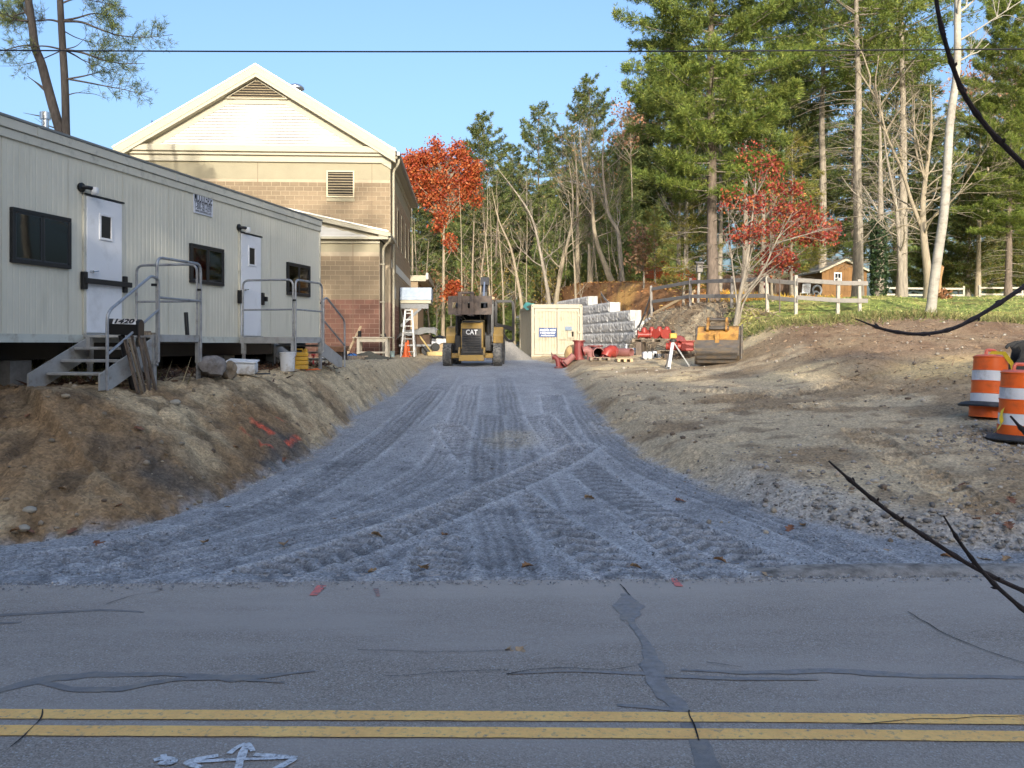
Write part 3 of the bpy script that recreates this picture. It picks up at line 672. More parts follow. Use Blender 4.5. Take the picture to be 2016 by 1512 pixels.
def tdoor(x0, x1, ya, bar):
    t0, t1 = tt(x0), tt(x1); zt = tz(x0, ya)-TZ0; zb = 0.115
    d = MB().box(t0, t1, -0.040, -0.004, zb+0.02, zt).build('door', m_door, tr, bevel=0.006)
    MB().box(t0-0.05, t0-0.006, -0.034, 0.002, zb-0.02, zt+0.05).build('jamb', m_trim, d)
    MB().box(t1+0.006, t1+0.05, -0.034, 0.002, zb-0.02, zt+0.05).build('jamb', m_trim, d)
    MB().box(t0-0.05, t1+0.05, -0.052, 0.002, zt+0.008, zt+0.032).build('drip_cap', m_black, d)
    MB().box(t0-0.05, t1+0.05, -0.07, 0.002, zb-0.045, zb+0.012).build('threshold', m_alu, d)
    wv0, wv1 = t0+(t1-t0)*0.33, t0+(t1-t0)*0.70; wz0, wz1 = zt-0.62, zt-0.22
    f = MB()
    for a in ((wv0, wv1, wz1-0.035, wz1), (wv0, wv1, wz0, wz0+0.035), (wv0, wv0+0.035, wz0+0.035, wz1-0.035), (wv1-0.035, wv1, wz0+0.035, wz1-0.035)): f.box(a[0], a[1], -0.058, -0.038, a[2], a[3])
    wf = f.build('window_frame', m_door, d, bevel=0.004)
    MB().box(wv0+0.035, wv1-0.035, -0.0435, -0.0415, wz0+0.035, wz1-0.035).build('pane', m_blackp, d)
    h = MB(); h.tube([(t0+0.08, -0.04, zb+0.93), (t0+0.08, -0.09, zb+0.93)], 0.022, 10); h.tube([(t0+0.08, -0.09, zb+0.93), (t0+0.19, -0.09, zb+0.945)], 0.012, 8)
    h.build('handle', m_bright, d, True)
    for t in (t0-0.06, t1+0.06):
        MB().box(t-0.045, t+0.045, -0.075, -0.005, zb+0.66, zb+0.92).build('bar_bracket', m_blackp, tr, bevel=0.01)
    if bar:
        MB().box(t0-0.10, t1+0.16, -0.115, -0.078, zb+0.745, zb+0.825).build('security_bar', m_black, tr, bevel=0.008)
    else:
        MB().box(t1+0.10, t1+0.16, -0.12, -0.02, zb+0.74, zb+0.84).build('bar_latch', m_blackp, tr, bevel=0.01)
    return t0, t1, zt
tdoor(171.4, 239.7, 385, True); tdoor(473, 511, 459, False)
for x, y in ((163, 369), (470, 448)):
    t = tt(x); z = tz(x, y)-TZ0
    l = MB().lathe([(0.07, 0), (0.07, 0.03), (0.03, 0.04)], 14, Matrix.Translation((t, -0.005, z)) @ Matrix.Rotation(math.radians(90), 4, 'X'))
    l.tube([(t, -0.03, z), (t+0.03, -0.10, z), (t+0.16, -0.12, z)], 0.03, 8)
    lo = l.build('door_lamp', m_blackp, tr, True)
    MB().lathe([(0.055, 0.02), (0.06, -0.02), (0.06, -0.06), (0.04, -0.085), (0.01, -0.09)], 12).build('lamp_glass', MAT('frosted_glass', (0.75, 0.76, 0.76), 0.4, 0.02, 4), lo, True, loc=(t+0.15, -0.12, z))
# sign on the trailer
t0, t1 = tt(381.5), tt(418.5); za, zb_ = tz(382, 377)-TZ0, tz(382, 418)-TZ0
sg = MB().box(t0, t1, -0.022, -0.009, zb_, za).build('name_sign', MAT('sign_white', (0.66, 0.68, 0.74), 0.5, 0.03, 3), tr)
m_ink = MAT('sign_ink', (0.015, 0.015, 0.018), 0.6, 0.1, 5); m_ink2 = MAT('sign_grey_ink', (0.11, 0.115, 0.13), 0.6, 0.1, 5)
sw, shh = t1-t0, za-zb_
def tlet(txt, fz, size, wd, mat, bold): 
    o = link('lettering', text_mesh(txt, size, wd, bold, 0.001), mat, sg, ((t0+t1)/2, -0.0235, zb_+fz*shh), (math.radians(90), 0, 0)); return o
tlet('MODULEASE', 0.76, 0.25, sw*0.92, m_ink, 0.0025); tlet('MOBILE AND MODULAR BUILDINGS', 0.54, 0.055, sw*0.88, m_ink2, 0.0)
tlet('1-800-281-0390', 0.335, 0.17, sw*0.86, m_ink2, 0.002); tlet('www.modulease.com', 0.13, 0.085, sw*0.84, m_ink2, 0.001)

# ------------------------------------------------------------------ portable stairs (two sets)
def stairs(label, tn, tf, down, gnd):
    """deck from tn to tf along the trailer; down = -1: steps towards the camera, +1 away"""
    o = tw(tn, 0, 0); root = thing('portable_stairs', label, 'stairs', (o.x, o.y, gnd), TA, 'metal stairs at the trailer doors')
    Ld = tf-tn; W = 1.12; H = TZ0+0.10-gnd; n0 = 0.10
    MB().box(0, Ld, -n0-W, -n0, H-0.035, H).build('deck', m_alu, root)
    MB().box(-0.012, Ld+0.012, -n0-W-0.02, -n0-W+0.004, H-0.10, H+0.006).build('deck_edge', m_alu, root)
    ta = 0 if down > 0 else Ld
    MB().box(ta-0.012, ta+0.012, -n0-W+0.006, -n0, H-0.12, H+0.006).build('deck_edge', m_alu, root)
    for t in (0.03, Ld-0.03):
        for n in (n0+0.06, n0+W-0.01):
            MB().box(t-0.045, t+0.045, -n-0.03, -n+0.03, -0.03+0.30, H-0.037).build('leg', m_alu, root)
            MB().box(t-0.035, t+0.035, -n-0.022, -n+0.022, -0.06, 0.299).build('leg_foot', m_steel, root)
    # steps
    nst = 3; rise = H/(nst+1); run = 0.27; te = 0.0 if down < 0 else Ld
    for i in range(nst):
        za = H-rise*(i+1); c = te+down*(run*(i+0.55))
        MB().box(c-0.14, c+0.14, -n0-W+0.05, -n0-0.05, za-0.04, za).build('tread', m_alu, root, bevel=0.006)
    end = te+down*(run*nst+0.32)
    for n in (n0+0.02, n0+W-0.02):
        MB().prism([(te, H-0.05), (te, H-0.36), (end-down*0.22, -0.05), (end, -0.05), (end, 0.16)], -n-0.012, -n+0.012, 'y').build('stringer', m_alu, root)
    rr = 0.021
    def hoop(pts, mid, name='guard_rail'):
        m = MB(); m.tube(fillet(pts, 0.13), rr, 8)
        if mid: m.tube(mid, 0.018, 8)
        return m.build(name, m_steel, root, True)
    ny_ = -(n0+W)-0.035; T = 1.12; md = 0.54
    hoop([(0.04, ny_, 0.25), (0.04, ny_, H+T), (Ld-0.04, ny_, H+T), (Ld-0.04, ny_, 0.25)], [(0.04, ny_, H+md), (Ld-0.04, ny_, H+md)])
    tb = Ld-0.05 if down < 0 else 0.05; tb2 = tb
    hoop([(tb2, -n0-0.03, H-0.02), (tb2, -n0-0.03, H+T), (tb2, -n0-W+0.02, H+T), (tb2, -n0-W+0.02, H-0.02)], [(tb2, -n0-0.03, H+md), (tb2, -n0-W+0.02, H+md)])
    s0 = te-down*0.05+down*0.02; s1 = end-down*0.05
    hoop([(s0, ny_-0.03, 0.3), (s0, ny_-0.03, H+0.80), (s0+down*0.16, ny_-0.03, H+0.84), (s1, ny_-0.03, 0.98), (s1, ny_-0.03, -0.05)], [(s0, ny_-0.03, H+0.36), (s1, ny_-0.03, 0.42)], 'stair_rail')
    for t in (te+(0.0), te-down*(Ld-0.04)):
        MB().tube([(t, ny_+0.02, H+T-0.42), (t, ny_+0.02, H+T-0.385)], 0.04, 10).build('rail_clamp', m_blackp, root, True)
    return root
g1 = G(*tw(3.9, 0.9, 0)[:2]); st1 = stairs('grey metal stairs stepping down toward the road, at the door with the security bar', tt(171)-0.12, tt(262), -1, g1)
g2 = G(*tw(8.6, 0.9, 0)[:2]); st2 = stairs('grey metal stairs at the farther trailer door, descending away from the road', tt(465), tt(465)+1.30, 1, g2)

# ------------------------------------------------------------------ clutter by the stairs
m_wood = MAT('weathered_wood', (0.30, 0.24, 0.17), 0.85, 0.25, 6, 0.4, 40, stretch=(6, 6, 0.6), dirt=(0.12, 0.09, 0.065), dscale=4, damt=0.5)
m_wood_d = MAT('old_stake_wood', (0.20, 0.155, 0.12), 0.9, 0.35, 8, 0.5, 40, stretch=(6, 6, 0.5), dirt=(0.06, 0.045, 0.035), dscale=5, damt=0.6)
m_lumber = MAT('fresh_lumber', (0.52, 0.38, 0.22), 0.8, 0.15, 5, 0.2, 40, stretch=(5, 5, 0.5))
m_white = MAT('white_plastic', (0.68, 0.69, 0.70), 0.4, 0.05, 4, dirt=(0.38, 0.33, 0.26), dscale=6, damt=0.4)
r = random.Random(4)
stp = [("thick split grey wooden stake leaning on stair rail", 0.045), ("thin pale wooden stake, leftmost of the leaning bundle", 0.03), ("dark wooden stake in the middle of the leaning bundle", 0.04), ("brown wooden stake leaning at the front of the bundle", 0.035), ("short weathered stake leaning behind the bundle", 0.035), ("rightmost wooden stake of the bundle against stair rail", 0.04)]
for i, (lb, wd) in enumerate(stp):
    f = tw(3.34+0.07*i, 1.36+0.03*(i % 2), 0); f.z = G(f.x, f.y)-0.03
    top = tw(3.14+0.075*i+r.uniform(-.03, .03), 1.315, 2.12+r.uniform(-.08, .10))
    MB().bar(Vector((0, 0, 0)), top-f, wd, wd*0.8).build('wooden_stake', m_wood_d if i != 1 else m_wood, loc=f)
    tag(bpy.context.scene.collection.objects[-1], lb, 'stake', 'wooden stakes leaning on the stairs')
# number box on its post
mbx = tw(tt(171)-0.55, 1.36, 0)
box_o = Vector((PX(243, 11.95), 11.95, 0)); box_o.z = G(box_o.x, box_o.y)
mx = thing('mailbox', 'black mailbox numbered 1420 on a leaning black post beside the stairs', 'mailbox', box_o, 0)
zc = P(243, 644, 11.95).z-box_o.z
prof = [(-0.10, -0.11), (0.10, -0.11), (0.10, 0.03)] + [(0.10*math.cos(a), 0.03+0.085*math.sin(a)) for a in np.linspace(0.2, math.pi-0.2, 8)] + [(-0.10, 0.03)]
MB().prism([(p[0], p[1]+zc) for p in prof], -0.225, 0.225, 'x').build('body', m_blackp, mx, bevel=0.008, rot=(0, 0.03, 0))
MB().box(0.21, 0.235, -0.10, 0.10, zc-0.11, zc+0.09).build('door_flap', m_black, mx, bevel=0.01)
MB().tube([(0.12, 0.05, -0.05), (-0.03, 0.0, zc-0.11)], 0.045, 10).build('post', m_blackp, mx, True)
npl = MB().obox((0.055, -0.083, zc+0.075), (0.32, 0.006, 0.085), (-0.55, 0.03, 0)).build('number_plate', m_white, mx)
link('lettering', text_mesh('1420', 0.10, 0.27, 0.004, 0.001, 0.15), m_ink, mx, (0.055, -0.0885, zc+0.077), (math.radians(90)-0.55, 0, -0.0))
def one(mb, name, mat, label, cat, loc=None, rot=None, smooth=False, bevel=0, group=None):
    return tag(mb.build(name, mat, None, smooth, bevel, loc, rot), label, cat, group)
f = hit(190, 757); f2 = hit(305, 757)
one(MB().bar((0, 0, 0.02), f2-f+Vector((0, 0, 0.0)), 0.05, 0.025), 'ground_board', m_lumber, 'thin pale board lying on the dirt at the foot of the stairs', 'board', f)
# things on the stair deck
dz = TZ0+0.10
p = tw(tt(171)+0.42, 0.62, dz)
one(MB().obox((0, 0, 0.02), (0.5, 0.26, 0.04), (0, 0, TA-1.4)), 'deck_board', m_wood, 'short brown board lying on the near stair deck', 'board', p)
one(MB().obox((0, 0, 0.012), (0.26, 0.09, 0.02), (0, 0.0, 0.5)), 'wood_scrap', m_wood_d, 'small dark wood scrap on top of the deck board', 'wood scrap', p+Vector((0.03, 0, 0.041)))
p = tw(tt(262)-0.16, 1.1, dz)
one(MB().tube([(0, 0, 0), (-0.03, 0.02, 0.36)], 0.032, 10), 'pipe_offcut', m_blackp, 'short black pipe standing on the near stair deck', 'pipe', p, smooth=True)
# rocks
def rock(seed, sx, sy, sz, sub=2, rough=0.22):
    import bmesh
    bm = bmesh.new(); bmesh.ops.create_icosphere(bm, subdivisions=sub, radius=1)
    rr = np.random.default_rng(seed); off = rr.random(3)*50
    for v in bm.verts:
        c = np.array(v.co); q = float(fbm(np.array(c[0]*1.4+off[0]+c[2]), np.array(c[1]*1.4+off[1]-c[2]), 3, seed))
        k = 1+rough*2*(q-0.5)
        v.co = Vector((c[0]*sx*k, c[1]*sy*k, c[2]*sz*k))
    m = MB(); m.v = [tuple(v.co) for v in bm.verts]; m.f = [tuple(v.index for v in f.verts) for f in bm.faces]; bm.free(); return m
m_rock = MAT('grey_rock', (0.235, 0.21, 0.19), 0.9, 0.35, 5, 0.7, 25, dirt=(0.10, 0.085, 0.07), dscale=4, damt=0.5)
def at_ground(px, py, sink=0.0):
    p = hit(px, py); p.z -= sink; return p
m_rock2 = MAT('tan_rock', (0.25, 0.20, 0.14), 0.9, 0.35, 5, 0.7, 25, dirt=(0.10, 0.075, 0.05), dscale=4, damt=0.5)
p = at_ground(411, 744); one(rock(3, 0.21, 0.22, 0.20, 3, 0.5), 'boulder', m_rock, 'grey boulder beside the near stairs under the trailer edge', 'boulder', p+Vector((0, 0.1, 0.16)), smooth=True)
p = at_ground(503, 717); one(rock(5, 0.19, 0.18, 0.14, 3, 0.5), 'boulder', m_rock, 'flat mossy boulder under the far stair deck', 'boulder', p+Vector((0, 0.2, 0.10)), smooth=True)
p = at_ground(448, 742); one(rock(8, 0.14, 0.10, 0.16, 3, 0.5), 'boulder', m_rock2, 'brown clod of earth leaning on the white tub', 'boulder', p+Vector((0, 0.0, 0.10)), smooth=True)
p = at_ground(466, 738)
tub = thing('plastic_tub', 'dirty white plastic tub tipped on its side by the boulder', 'tub', p+Vector((0, 0.2, 0)), 0.1)
MB().obox((0.03, 0.05, 0.11), (0.46, 0.30, 0.20), (0.12, 0.05, 0.0)).build('body', m_white, tub, bevel=0.04, seg=3)
MB().obox((0.03, 0.05, 0.225), (0.50, 0.34, 0.03), (0.12, 0.05, 0.0)).build('rim', m_white, tub, bevel=0.01)
def bucket(px, py, dia, h, label, mat, lid=True, tilt=(0, 0, 0), handle=True):
    p = at_ground(px, py); b = thing('bucket', label, 'bucket', p, rot=tilt)
    r_ = dia/2
    MB().lathe([(r_*0.86, 0), (r_*0.88, 0.01), (r_*0.97, h*0.86), (r_*1.04, h*0.86), (r_*1.04, h*0.90), (r_, h*0.90), (r_, h)], 20).build('body', mat, b, True)
    if lid: MB().lathe([(r_*1.06, h), (r_*1.06, h+0.02), (r_*0.9, h+0.025)], 20).build('lid', m_white, b, True)
    if handle:
        a = np.linspace(0, math.pi, 12); MB().tube([(r_*1.05*math.cos(q), -r_*0.6*math.sin(q)-0.01, h*0.86-0.10*math.sin(q)) for q in a], 0.004, 6).build('handle', m_steel, b, True)
    return b
bucket(566, 731, 0.29, 0.34, 'white lidded bucket in front of the far stairs', m_white)
bucket(443, 713, 0.34, 0.30, 'pale blue pail half hidden behind the white tub', MAT('pale_blue_plastic', (0.50, 0.58, 0.66), 0.4, 0.06, 5))
bucket(475, 713, 0.14, 0.16, 'small white paint pot under the far stair deck', m_white, True, handle=False)
p = at_ground(590, 727); jug = thing('fuel_can', 'yellow ribbed plastic jug beside the white bucket', 'jug', p, 0.2)
m_yel = MAT('yellow_plastic', (0.58, 0.33, 0.035), 0.45, 0.10, 6, dirt=(0.30, 0.2, 0.06), dscale=6, damt=0.3)
for k in range(4): MB().box(-0.17, 0.17, -0.12, 0.12, 0.003+k*0.085, 0.083+k*0.085).build('body_rib', m_yel, jug, bevel=0.018, seg=2)
MB().tube(fillet([(-0.10, 0, 0.33), (-0.10, 0, 0.40), (0.06, 0, 0.40), (0.06, 0, 0.33)], 0.03), 0.016, 8).build('handle', m_yel, jug, True)
MB().lathe([(0.035, 0.34), (0.035, 0.40), (0.02, 0.41)], 12).build('cap', m_yel, jug, True, loc=(0.12, 0, 0))
p = at_ground(617, 718); one(MB().lathe([(0.02, -0.05), (0.02, 0.2), (0.05, 0.2), (0.05, 0.24), (0.01, 0.25)], 10), 'survey_pin', MAT('red_paint', (0.42, 0.04, 0.035), 0.5, 0.15, 8), 'short red capped pin by the far stair foot', 'pin', p, smooth=True)
p = at_ground(497, 741); sv = thing('shovel', 'shovel lying on the dirt in front of the white tub', 'shovel', p, 0.5)
MB().tube([(-0.55, 0.0, 0.03), (0.0, 0, 0.05)], 0.016, 8).build('shaft', m_wood, sv, True)
MB().prism([(0, -0.09), (0.2, -0.11), (0.31, 0), (0.2, 0.11), (0, 0.09)], 0.03, 0.05, 'z').build('blade', m_black, sv, bevel=0.008)
p = at_ground(610, 731); m = MB(); r = random.Random(9)
for k in range(9): a = r.uniform(0, 6); m.tube([(r.uniform(-.25, .25), r.uniform(-.1, .1), 0.02), (r.uniform(-.3, .3), r.uniform(-.15, .15), r.uniform(0.02, 0.06))], 0.008, 5)
one(m, 'flagging_tape', MAT('orange_tape', (0.72, 0.17, 0.05), 0.6, 0.1, 5), 'tangled orange flagging tape on the bank below the far stairs', 'tape', p)
# dark dead brush and leaves under the trailer
def scatter_strips(name, area, n, L, wd, mat, lab, cat, seed, up=0.5, zoff=0.0, cols=None):
    rr = np.random.default_rng(seed); P_ = area(rr, n)
    z = gz(P_[:,0], P_[:,1]); c = np.stack([P_[:,0], P_[:,1], z+zoff], 1)
    d = rr.normal(size=(n, 3)); d[:,2] = np.abs(d[:,2])*up; d /= np.linalg.norm(d, axis=1)[:,None]
    s = np.cross(d, rr.normal(size=(n, 3))); s /= np.linalg.norm(s, axis=1)[:,None]
    l = (L*(0.5+rr.random(n)))[:,None]; ww = (wd*(0.5+rr.random(n)))[:,None]
    V_ = np.stack([c-s*ww, c+s*ww, c+d*l*0.6+s*ww*0.8+np.array([0, 0, -0.02]), c+d*l+np.array([0, 0, -0.03])], 1).reshape(-1, 3)
    i = np.arange(n)*4; Fc = np.stack([i, i+1, i+2, i+3], 1)
    cc = None
    if cols is not None:
        pick = np.array(cols)[rr.integers(0, len(cols), n)]*(0.7+0.6*rr.random((n, 1))); cc = np.repeat(pick, 4, 0)
    o = link(name, mesh_np(name, V_, Fc, cc), mat); return tag(o, lab, cat, None, 'stuff')
m_attr = MAT('litter', (1, 1, 1), 0.85, 0.1, 20, attr=True, transl=0.15)
def under(rr, n): 
    t = rr.uniform(3.2, 11.6, n); q = rr.normal(0.1, 0.45, n); return np.stack([TO.x+0.2055*t+0.9787*q, TO.y+0.9787*t-0.2055*q], 1)
scatter_strips('dead_brush', under, 2600, 0.16, 0.012, m_attr, 'brown dead brush and leaves under the trailer edge', 'brush', 3, 0.7, 0.0, [(0.10, 0.05, 0.03), (0.16, 0.09, 0.05), (0.06, 0.035, 0.025)])
def weeds(rr, n):
    p = hit(60, 748); return np.stack([rr.normal(p.x+0.1, 0.75, n), rr.normal(p.y, 0.28, n)], 1)
scatter_strips('weeds', weeds, 900, 0.30, 0.006, m_attr, 'dry grass and weeds beside the near stairs', 'weeds', 5, 1.6, 0.0, [(0.22, 0.19, 0.09), (0.12, 0.14, 0.05), (0.30, 0.26, 0.16)])
for i, (px, py, tx, ty) in enumerate(((62, 745, 92, 690), (86, 742, 150, 640), (130, 748, 142, 660))):
    f = at_ground(px, py); e = P(tx, ty, f.y); q = (e-f)
    m = MB(); m.tube([(0, 0, -0.02), q*0.5+Vector((0.06, 0, 0.03)), q], [0.006, 0.005, 0.003], 5); 
    wd_ = thing('weed_stalk', ['short pale dry weed stalk left of the near stairs', 'tall bent dry weed stalk beside the near stairs', 'slim dry weed stalk in front of the lowest step'][i], 'weed', f)
    m.build('stem', MAT('dry_stem', (0.30, 0.25, 0.16), 0.9, 0.2, 8), wd_, True)
    l = MB()
    for k in range(5):
        a = q*(0.6+0.1*k); l.add([a, a+Vector((0.04, 0.01, 0.03)), a+Vector((0.09*(-1)**k, 0.02, 0.02)), a+Vector((0.04*(-1)**k, 0, -0.02))], [(0, 1, 2, 3)])
    l.build('leaf', MAT('dry_leaf', (0.10, 0.11, 0.05), 0.9, 0.2, 8), wd_)
# ------------------------------------------------------------------ school building
BR = math.radians(3.0); BO = Vector((-5.5, 39.0, 1.45))
bd = thing('school_building', 'large gabled building of tan and red-brown block with cream trim', 'building', BO, BR)
m_tan = MAT('tan_block', (0.235, 0.175, 0.11), 0.9, 0.10, 3, 0.3, 30, rand=0.12, fine=0.08)
m_red = MAT('red_brown_block', (0.19, 0.092, 0.064), 0.9, 0.12, 3, 0.3, 30, rand=0.14, fine=0.08)
m_mortar = MAT('mortar', (0.39, 0.32, 0.225), 0.95, 0.08, 4); m_mortar_r = MAT('red_mortar', (0.33, 0.235, 0.18), 0.95, 0.08, 4)
m_beige = MAT('beige_block', (0.30, 0.265, 0.18), 0.9, 0.06, 1.5, 0.15, 30, fine=0.04)
m_cream = MAT('cream_painted_trim', (0.40, 0.365, 0.27), 0.6, 0.05, 2, dirt=(0.35, 0.315, 0.235), dscale=2, damt=0.25)
m_clap = MAT('white_clapboard', (0.53, 0.52, 0.495), 0.6, 0.06, 2, rand=0.06)
m_sidetan = MAT('side_wall_tan', (0.30, 0.225, 0.145), 0.9, 0.08, 2, 0.2, 30, fine=0.06)
m_louvre = MAT('louvre_metal', (0.52, 0.43, 0.28), 0.5, 0.05, 4)
m_void = MAT('louvre_shadow', (0.022, 0.018, 0.014), 0.9, 0.1, 4)
def bb(name, x0, x1, y0, y1, z0, z1, mat, parent=bd, bevel=0): return MB().box(x0, x1, y0, y1, z0, z1).build(name, mat, parent, bevel=bevel)
# body (mortar-coloured cores; blocks stand proud of them)
bb('wall', -11.8, 0, 0, 14.0, -0.3, 2.42, m_mortar_r); bb('wall', -11.8, 0, 0, 14.0, 2.42, 7.95, m_mortar); bb('wall', -11.8, 0, 0, 14.0, 7.95, 9.2, m_beige)
bb('wing_wall', -11.0, -0.22, -2.6, -0.012, -0.3, 2.42, m_mortar_r); bb('wing_wall', -11.0, -0.22, -2.6, -0.012, 2.42, 4.42, m_mortar); bb('wing_wall', -11.0, -0.22, -2.6, -0.012, 4.42, 4.95, m_beige)
bb('band_course', -11.8, 0.006, -0.010, 14.004, 7.95, 8.7, m_beige)
BLW, BLH, GAP = 0.4064, 0.2032, 0.021
bw, bh = BLW-GAP, BLH-GAP
bm_full = {}
def blk_mesh(wd, mat):
    k = (round(wd, 3), mat.name)
    if k not in bm_full:
        m = MB().box(-wd/2, wd/2, -0.012, 0.02, -bh/2, bh/2); me = bpy.data.meshes.new('block'); me.from_pydata(m.v, [], m.f); me.materials.append(mat); bm_full[k] = me
    return bm_full[k]
parts_left = [300]; rest = {}
def block_face(x0, x1, y, z0, z1, matf, holes=(), joints=(), as_parts=True, prio=None):
    row = 0; z = z0
    while z+bh < z1+0.01:
        x = x1-(BLW/2 if row % 2 else BLW)
        first = True; edges_ = [x1]
        q = x1-(BLW/2 if row % 2 else BLW)
        while q > x0: edges_.append(q); q -= BLW
        edges_.append(x0)
        segs = []
        for a, b in zip(edges_[1:], edges_[:-1]):
            hs = [h for h in holes if h[0] < b and h[1] > a and h[2] < z+BLH*0.7 and h[3] > z+BLH*0.3]
            if hs: segs += [(a, min(b, hs[0][0])), (max(a, hs[0][1]), b)]
            else: segs.append((a, b))
        for a, b in segs:
            wd = b-a-GAP
            if wd < 0.06: continue
            cx, cz = (a+b)/2, z+BLH/2
            mat = matf(cz)
            if as_parts and parts_left[0] > 0 and (prio is None or prio(cx, cz)):
                o = bpy.data.objects.new('block', blk_mesh(wd, mat)); C.objects.link(o); o.parent = bd; o.location = (cx, y, cz); parts_left[0] -= 1
            else:
                rest.setdefault(mat.name, (mat, MB()))[1].box(cx-wd/2, cx+wd/2, y-0.012, y+0.02, cz-bh/2, cz+bh/2)
        z += BLH; row += 1
mf = lambda z: m_red if z < 2.43 else m_tan
block_face(-10.98, -0.235, -2.60, -0.02, 4.40, mf, prio=lambda x, z: x > -3.1)
block_face(-11.78, -0.01, 0.0, 5.18, 7.94, mf, holes=[(-2.84, -1.60, 6.96, 8.34)], prio=lambda x, z: x > -5.2)
for mat, m in rest.values():
    o = m.build('block_courses', mat, bd); o['kind'] = 'stuff'
# side walls: same blocks seen edge-on, joined
side = {}
def side_blocks(y0, y1, x, z0, z1):
    z = z0; row = 0
    while z+bh < z1:
        y = y0+(BLW/2 if row % 2 else 0)
        while y+bw < y1:
            mat = mf(z+0.1) if z < 2.4 else m_sidetan
            side.setdefault(mat.name, (mat, MB()))[1].box(x-0.02, x+0.010, y, y+bw, z, z+bh); y += BLW
        z += BLH; row += 1
side_blocks(0.02, 13.9, 0.0, -0.02, 7.9); side_blocks(-2.58, -0.03, -0.22, -0.02, 4.4)
for mat, m in side.values():
    o = m.build('side_block_courses', mat, bd); o['kind'] = 'stuff'
# control joints
m_joint = MAT('control_joint', (0.20, 0.14, 0.09), 0.9, 0.1, 4)
for x, y, z0, z1 in ((-5.9, 0, 5.0, 8.7), (-0.82, 0, 5.0, 8.7), (-1.33, -2.6, 0.0, 4.9)): bb('control_joint', x-0.012, x+0.012, y-0.016, y+0.01, z0, z1, m_joint)
# gable
CX = -5.9; ZA = 12.98; SL = 0.606
def zr2(x): return ZA-SL*abs(x-CX)
def band(d0, d1, y0, y1, name, mat, hw=6.17):
    for s in (-1, 1):
        zt = ZA-d0; zb = ZA-d1; xe = CX+s*hw
        MB().prism([(CX, zt), (xe, zt-SL*hw), (xe, zb-SL*hw), (CX, zb)], y0, y1, 'y').build(name, mat, bd)
band(0.05, 0.42, -0.44, -0.40, 'rake_board', m_cream); band(0.42, 0.50, -0.42, -0.38, 'rake_molding', m_cream)
band(0.50, 0.58, -0.43, 0.0, 'rake_soffit', m_cream); band(0.58, 0.95, -0.09, -0.05, 'rake_frieze', m_cream, 5.95)
band(0.0, 0.06, -0.47, -0.1, 'drip_edge', MAT('white_metal_edge', (0.72, 0.70, 0.62), 0.4, 0.04, 3, metal=0.2), 6.2)
for s in (-1, 1):
    xe = CX+s*6.2
    MB().prism([(CX, ZA-0.01), (xe, ZA-0.01-SL*6.2), (xe, ZA-0.14-SL*6.2), (CX, ZA-0.14)], -0.1, 14.4, 'y').build('roof', MAT('roof_shingle', (0.20, 0.19, 0.175), 0.85, 0.2, 12, 0.4, 60), bd)
MB().prism([(CX-5.9, 9.2), (CX+5.9, 9.2), (CX+5.0, ZA-SL*5.0-0.55), (CX, ZA-0.56), (CX-5.0, ZA-SL*5.0-0.55)], -0.03, 0.02, 'y').build('gable_backing', m_beige, bd)
# cornice across the gable foot
bb('cornice', CX-6.17, CX+6.17, -0.36, -0.02, 9.10, 9.34, m_cream, bevel=0.02); bb('cornice_molding', CX-6.05, CX+6.05, -0.24, -0.02, 8.98, 9.098, m_cream); bb('cornice_frieze', CX-5.95, CX+5.95, -0.11, -0.02, 8.70, 8.978, m_cream)
bb('cornice_ledge', CX-5.7, CX+5.7, -0.30, -0.02, 9.342, 9.39, m_cream)
# clapboards
zc0, zc1, ex = 9.40, 11.26, 0.135; r = random.Random(2)
z = zc0
while z < zc1-0.02:
    hw = (ZA-0.95-z)/SL
    cuts = sorted([CX-hw] + [r.uniform(CX-hw*0.8, CX+hw*0.8) for _ in range(r.choice((1, 2, 2)))] + [CX+hw])
    for a, b in zip(cuts[:-1], cuts[1:]):
        hb = (ZA-0.95-z-ex)/SL
        a2 = max(a, CX-hb) if a == cuts[0] else a; b2 = min(b, CX+hb) if b == cuts[-1] else b
        MB().add([(a+0.003, -0.10, z), (b-0.003, -0.10, z), (b2-0.003, -0.042, z+ex), (a2+0.003, -0.042, z+ex), (a+0.003, -0.03, z), (b-0.003, -0.03, z)], [(0, 1, 2, 3), (4, 5, 1, 0)]).build('clapboard', m_clap, bd)
    z += ex
# triangular vent with its cream surround
hw = (ZA-0.95-zc1)/SL
MB().prism([(CX-hw, zc1), (CX+hw, zc1), (CX, ZA-0.95)], -0.12, -0.04, 'y').build('vent_surround', m_cream, bd)
vz0, vw = 11.50, 1.36; vh = vw*SL+0.02
vt = MB().prism([(CX-vw, vz0), (CX+vw, vz0), (CX, vz0+vh)], -0.135, -0.121, 'y').build('gable_vent', m_void, bd)
for k in range(7):
    zz = vz0+0.03+k*0.115; q = vw*(1-(zz+0.04-vz0)/vh)
    if q > 0.05: MB().obox((CX, -0.15, zz+0.03), (2*q, 0.04, 0.014), (-0.5, 0, 0)).build('slat', m_louvre, vt)
fr = MB()
for a, b in (((CX-vw, vz0), (CX, vz0+vh)), ((CX+vw, vz0), (CX, vz0+vh)), ((CX-vw, vz0), (CX+vw, vz0))): fr.bar((a[0], -0.165, a[1]), (b[0], -0.165, b[1]), 0.05, 0.05)
fr.build('vent_frame', m_cream, vt)
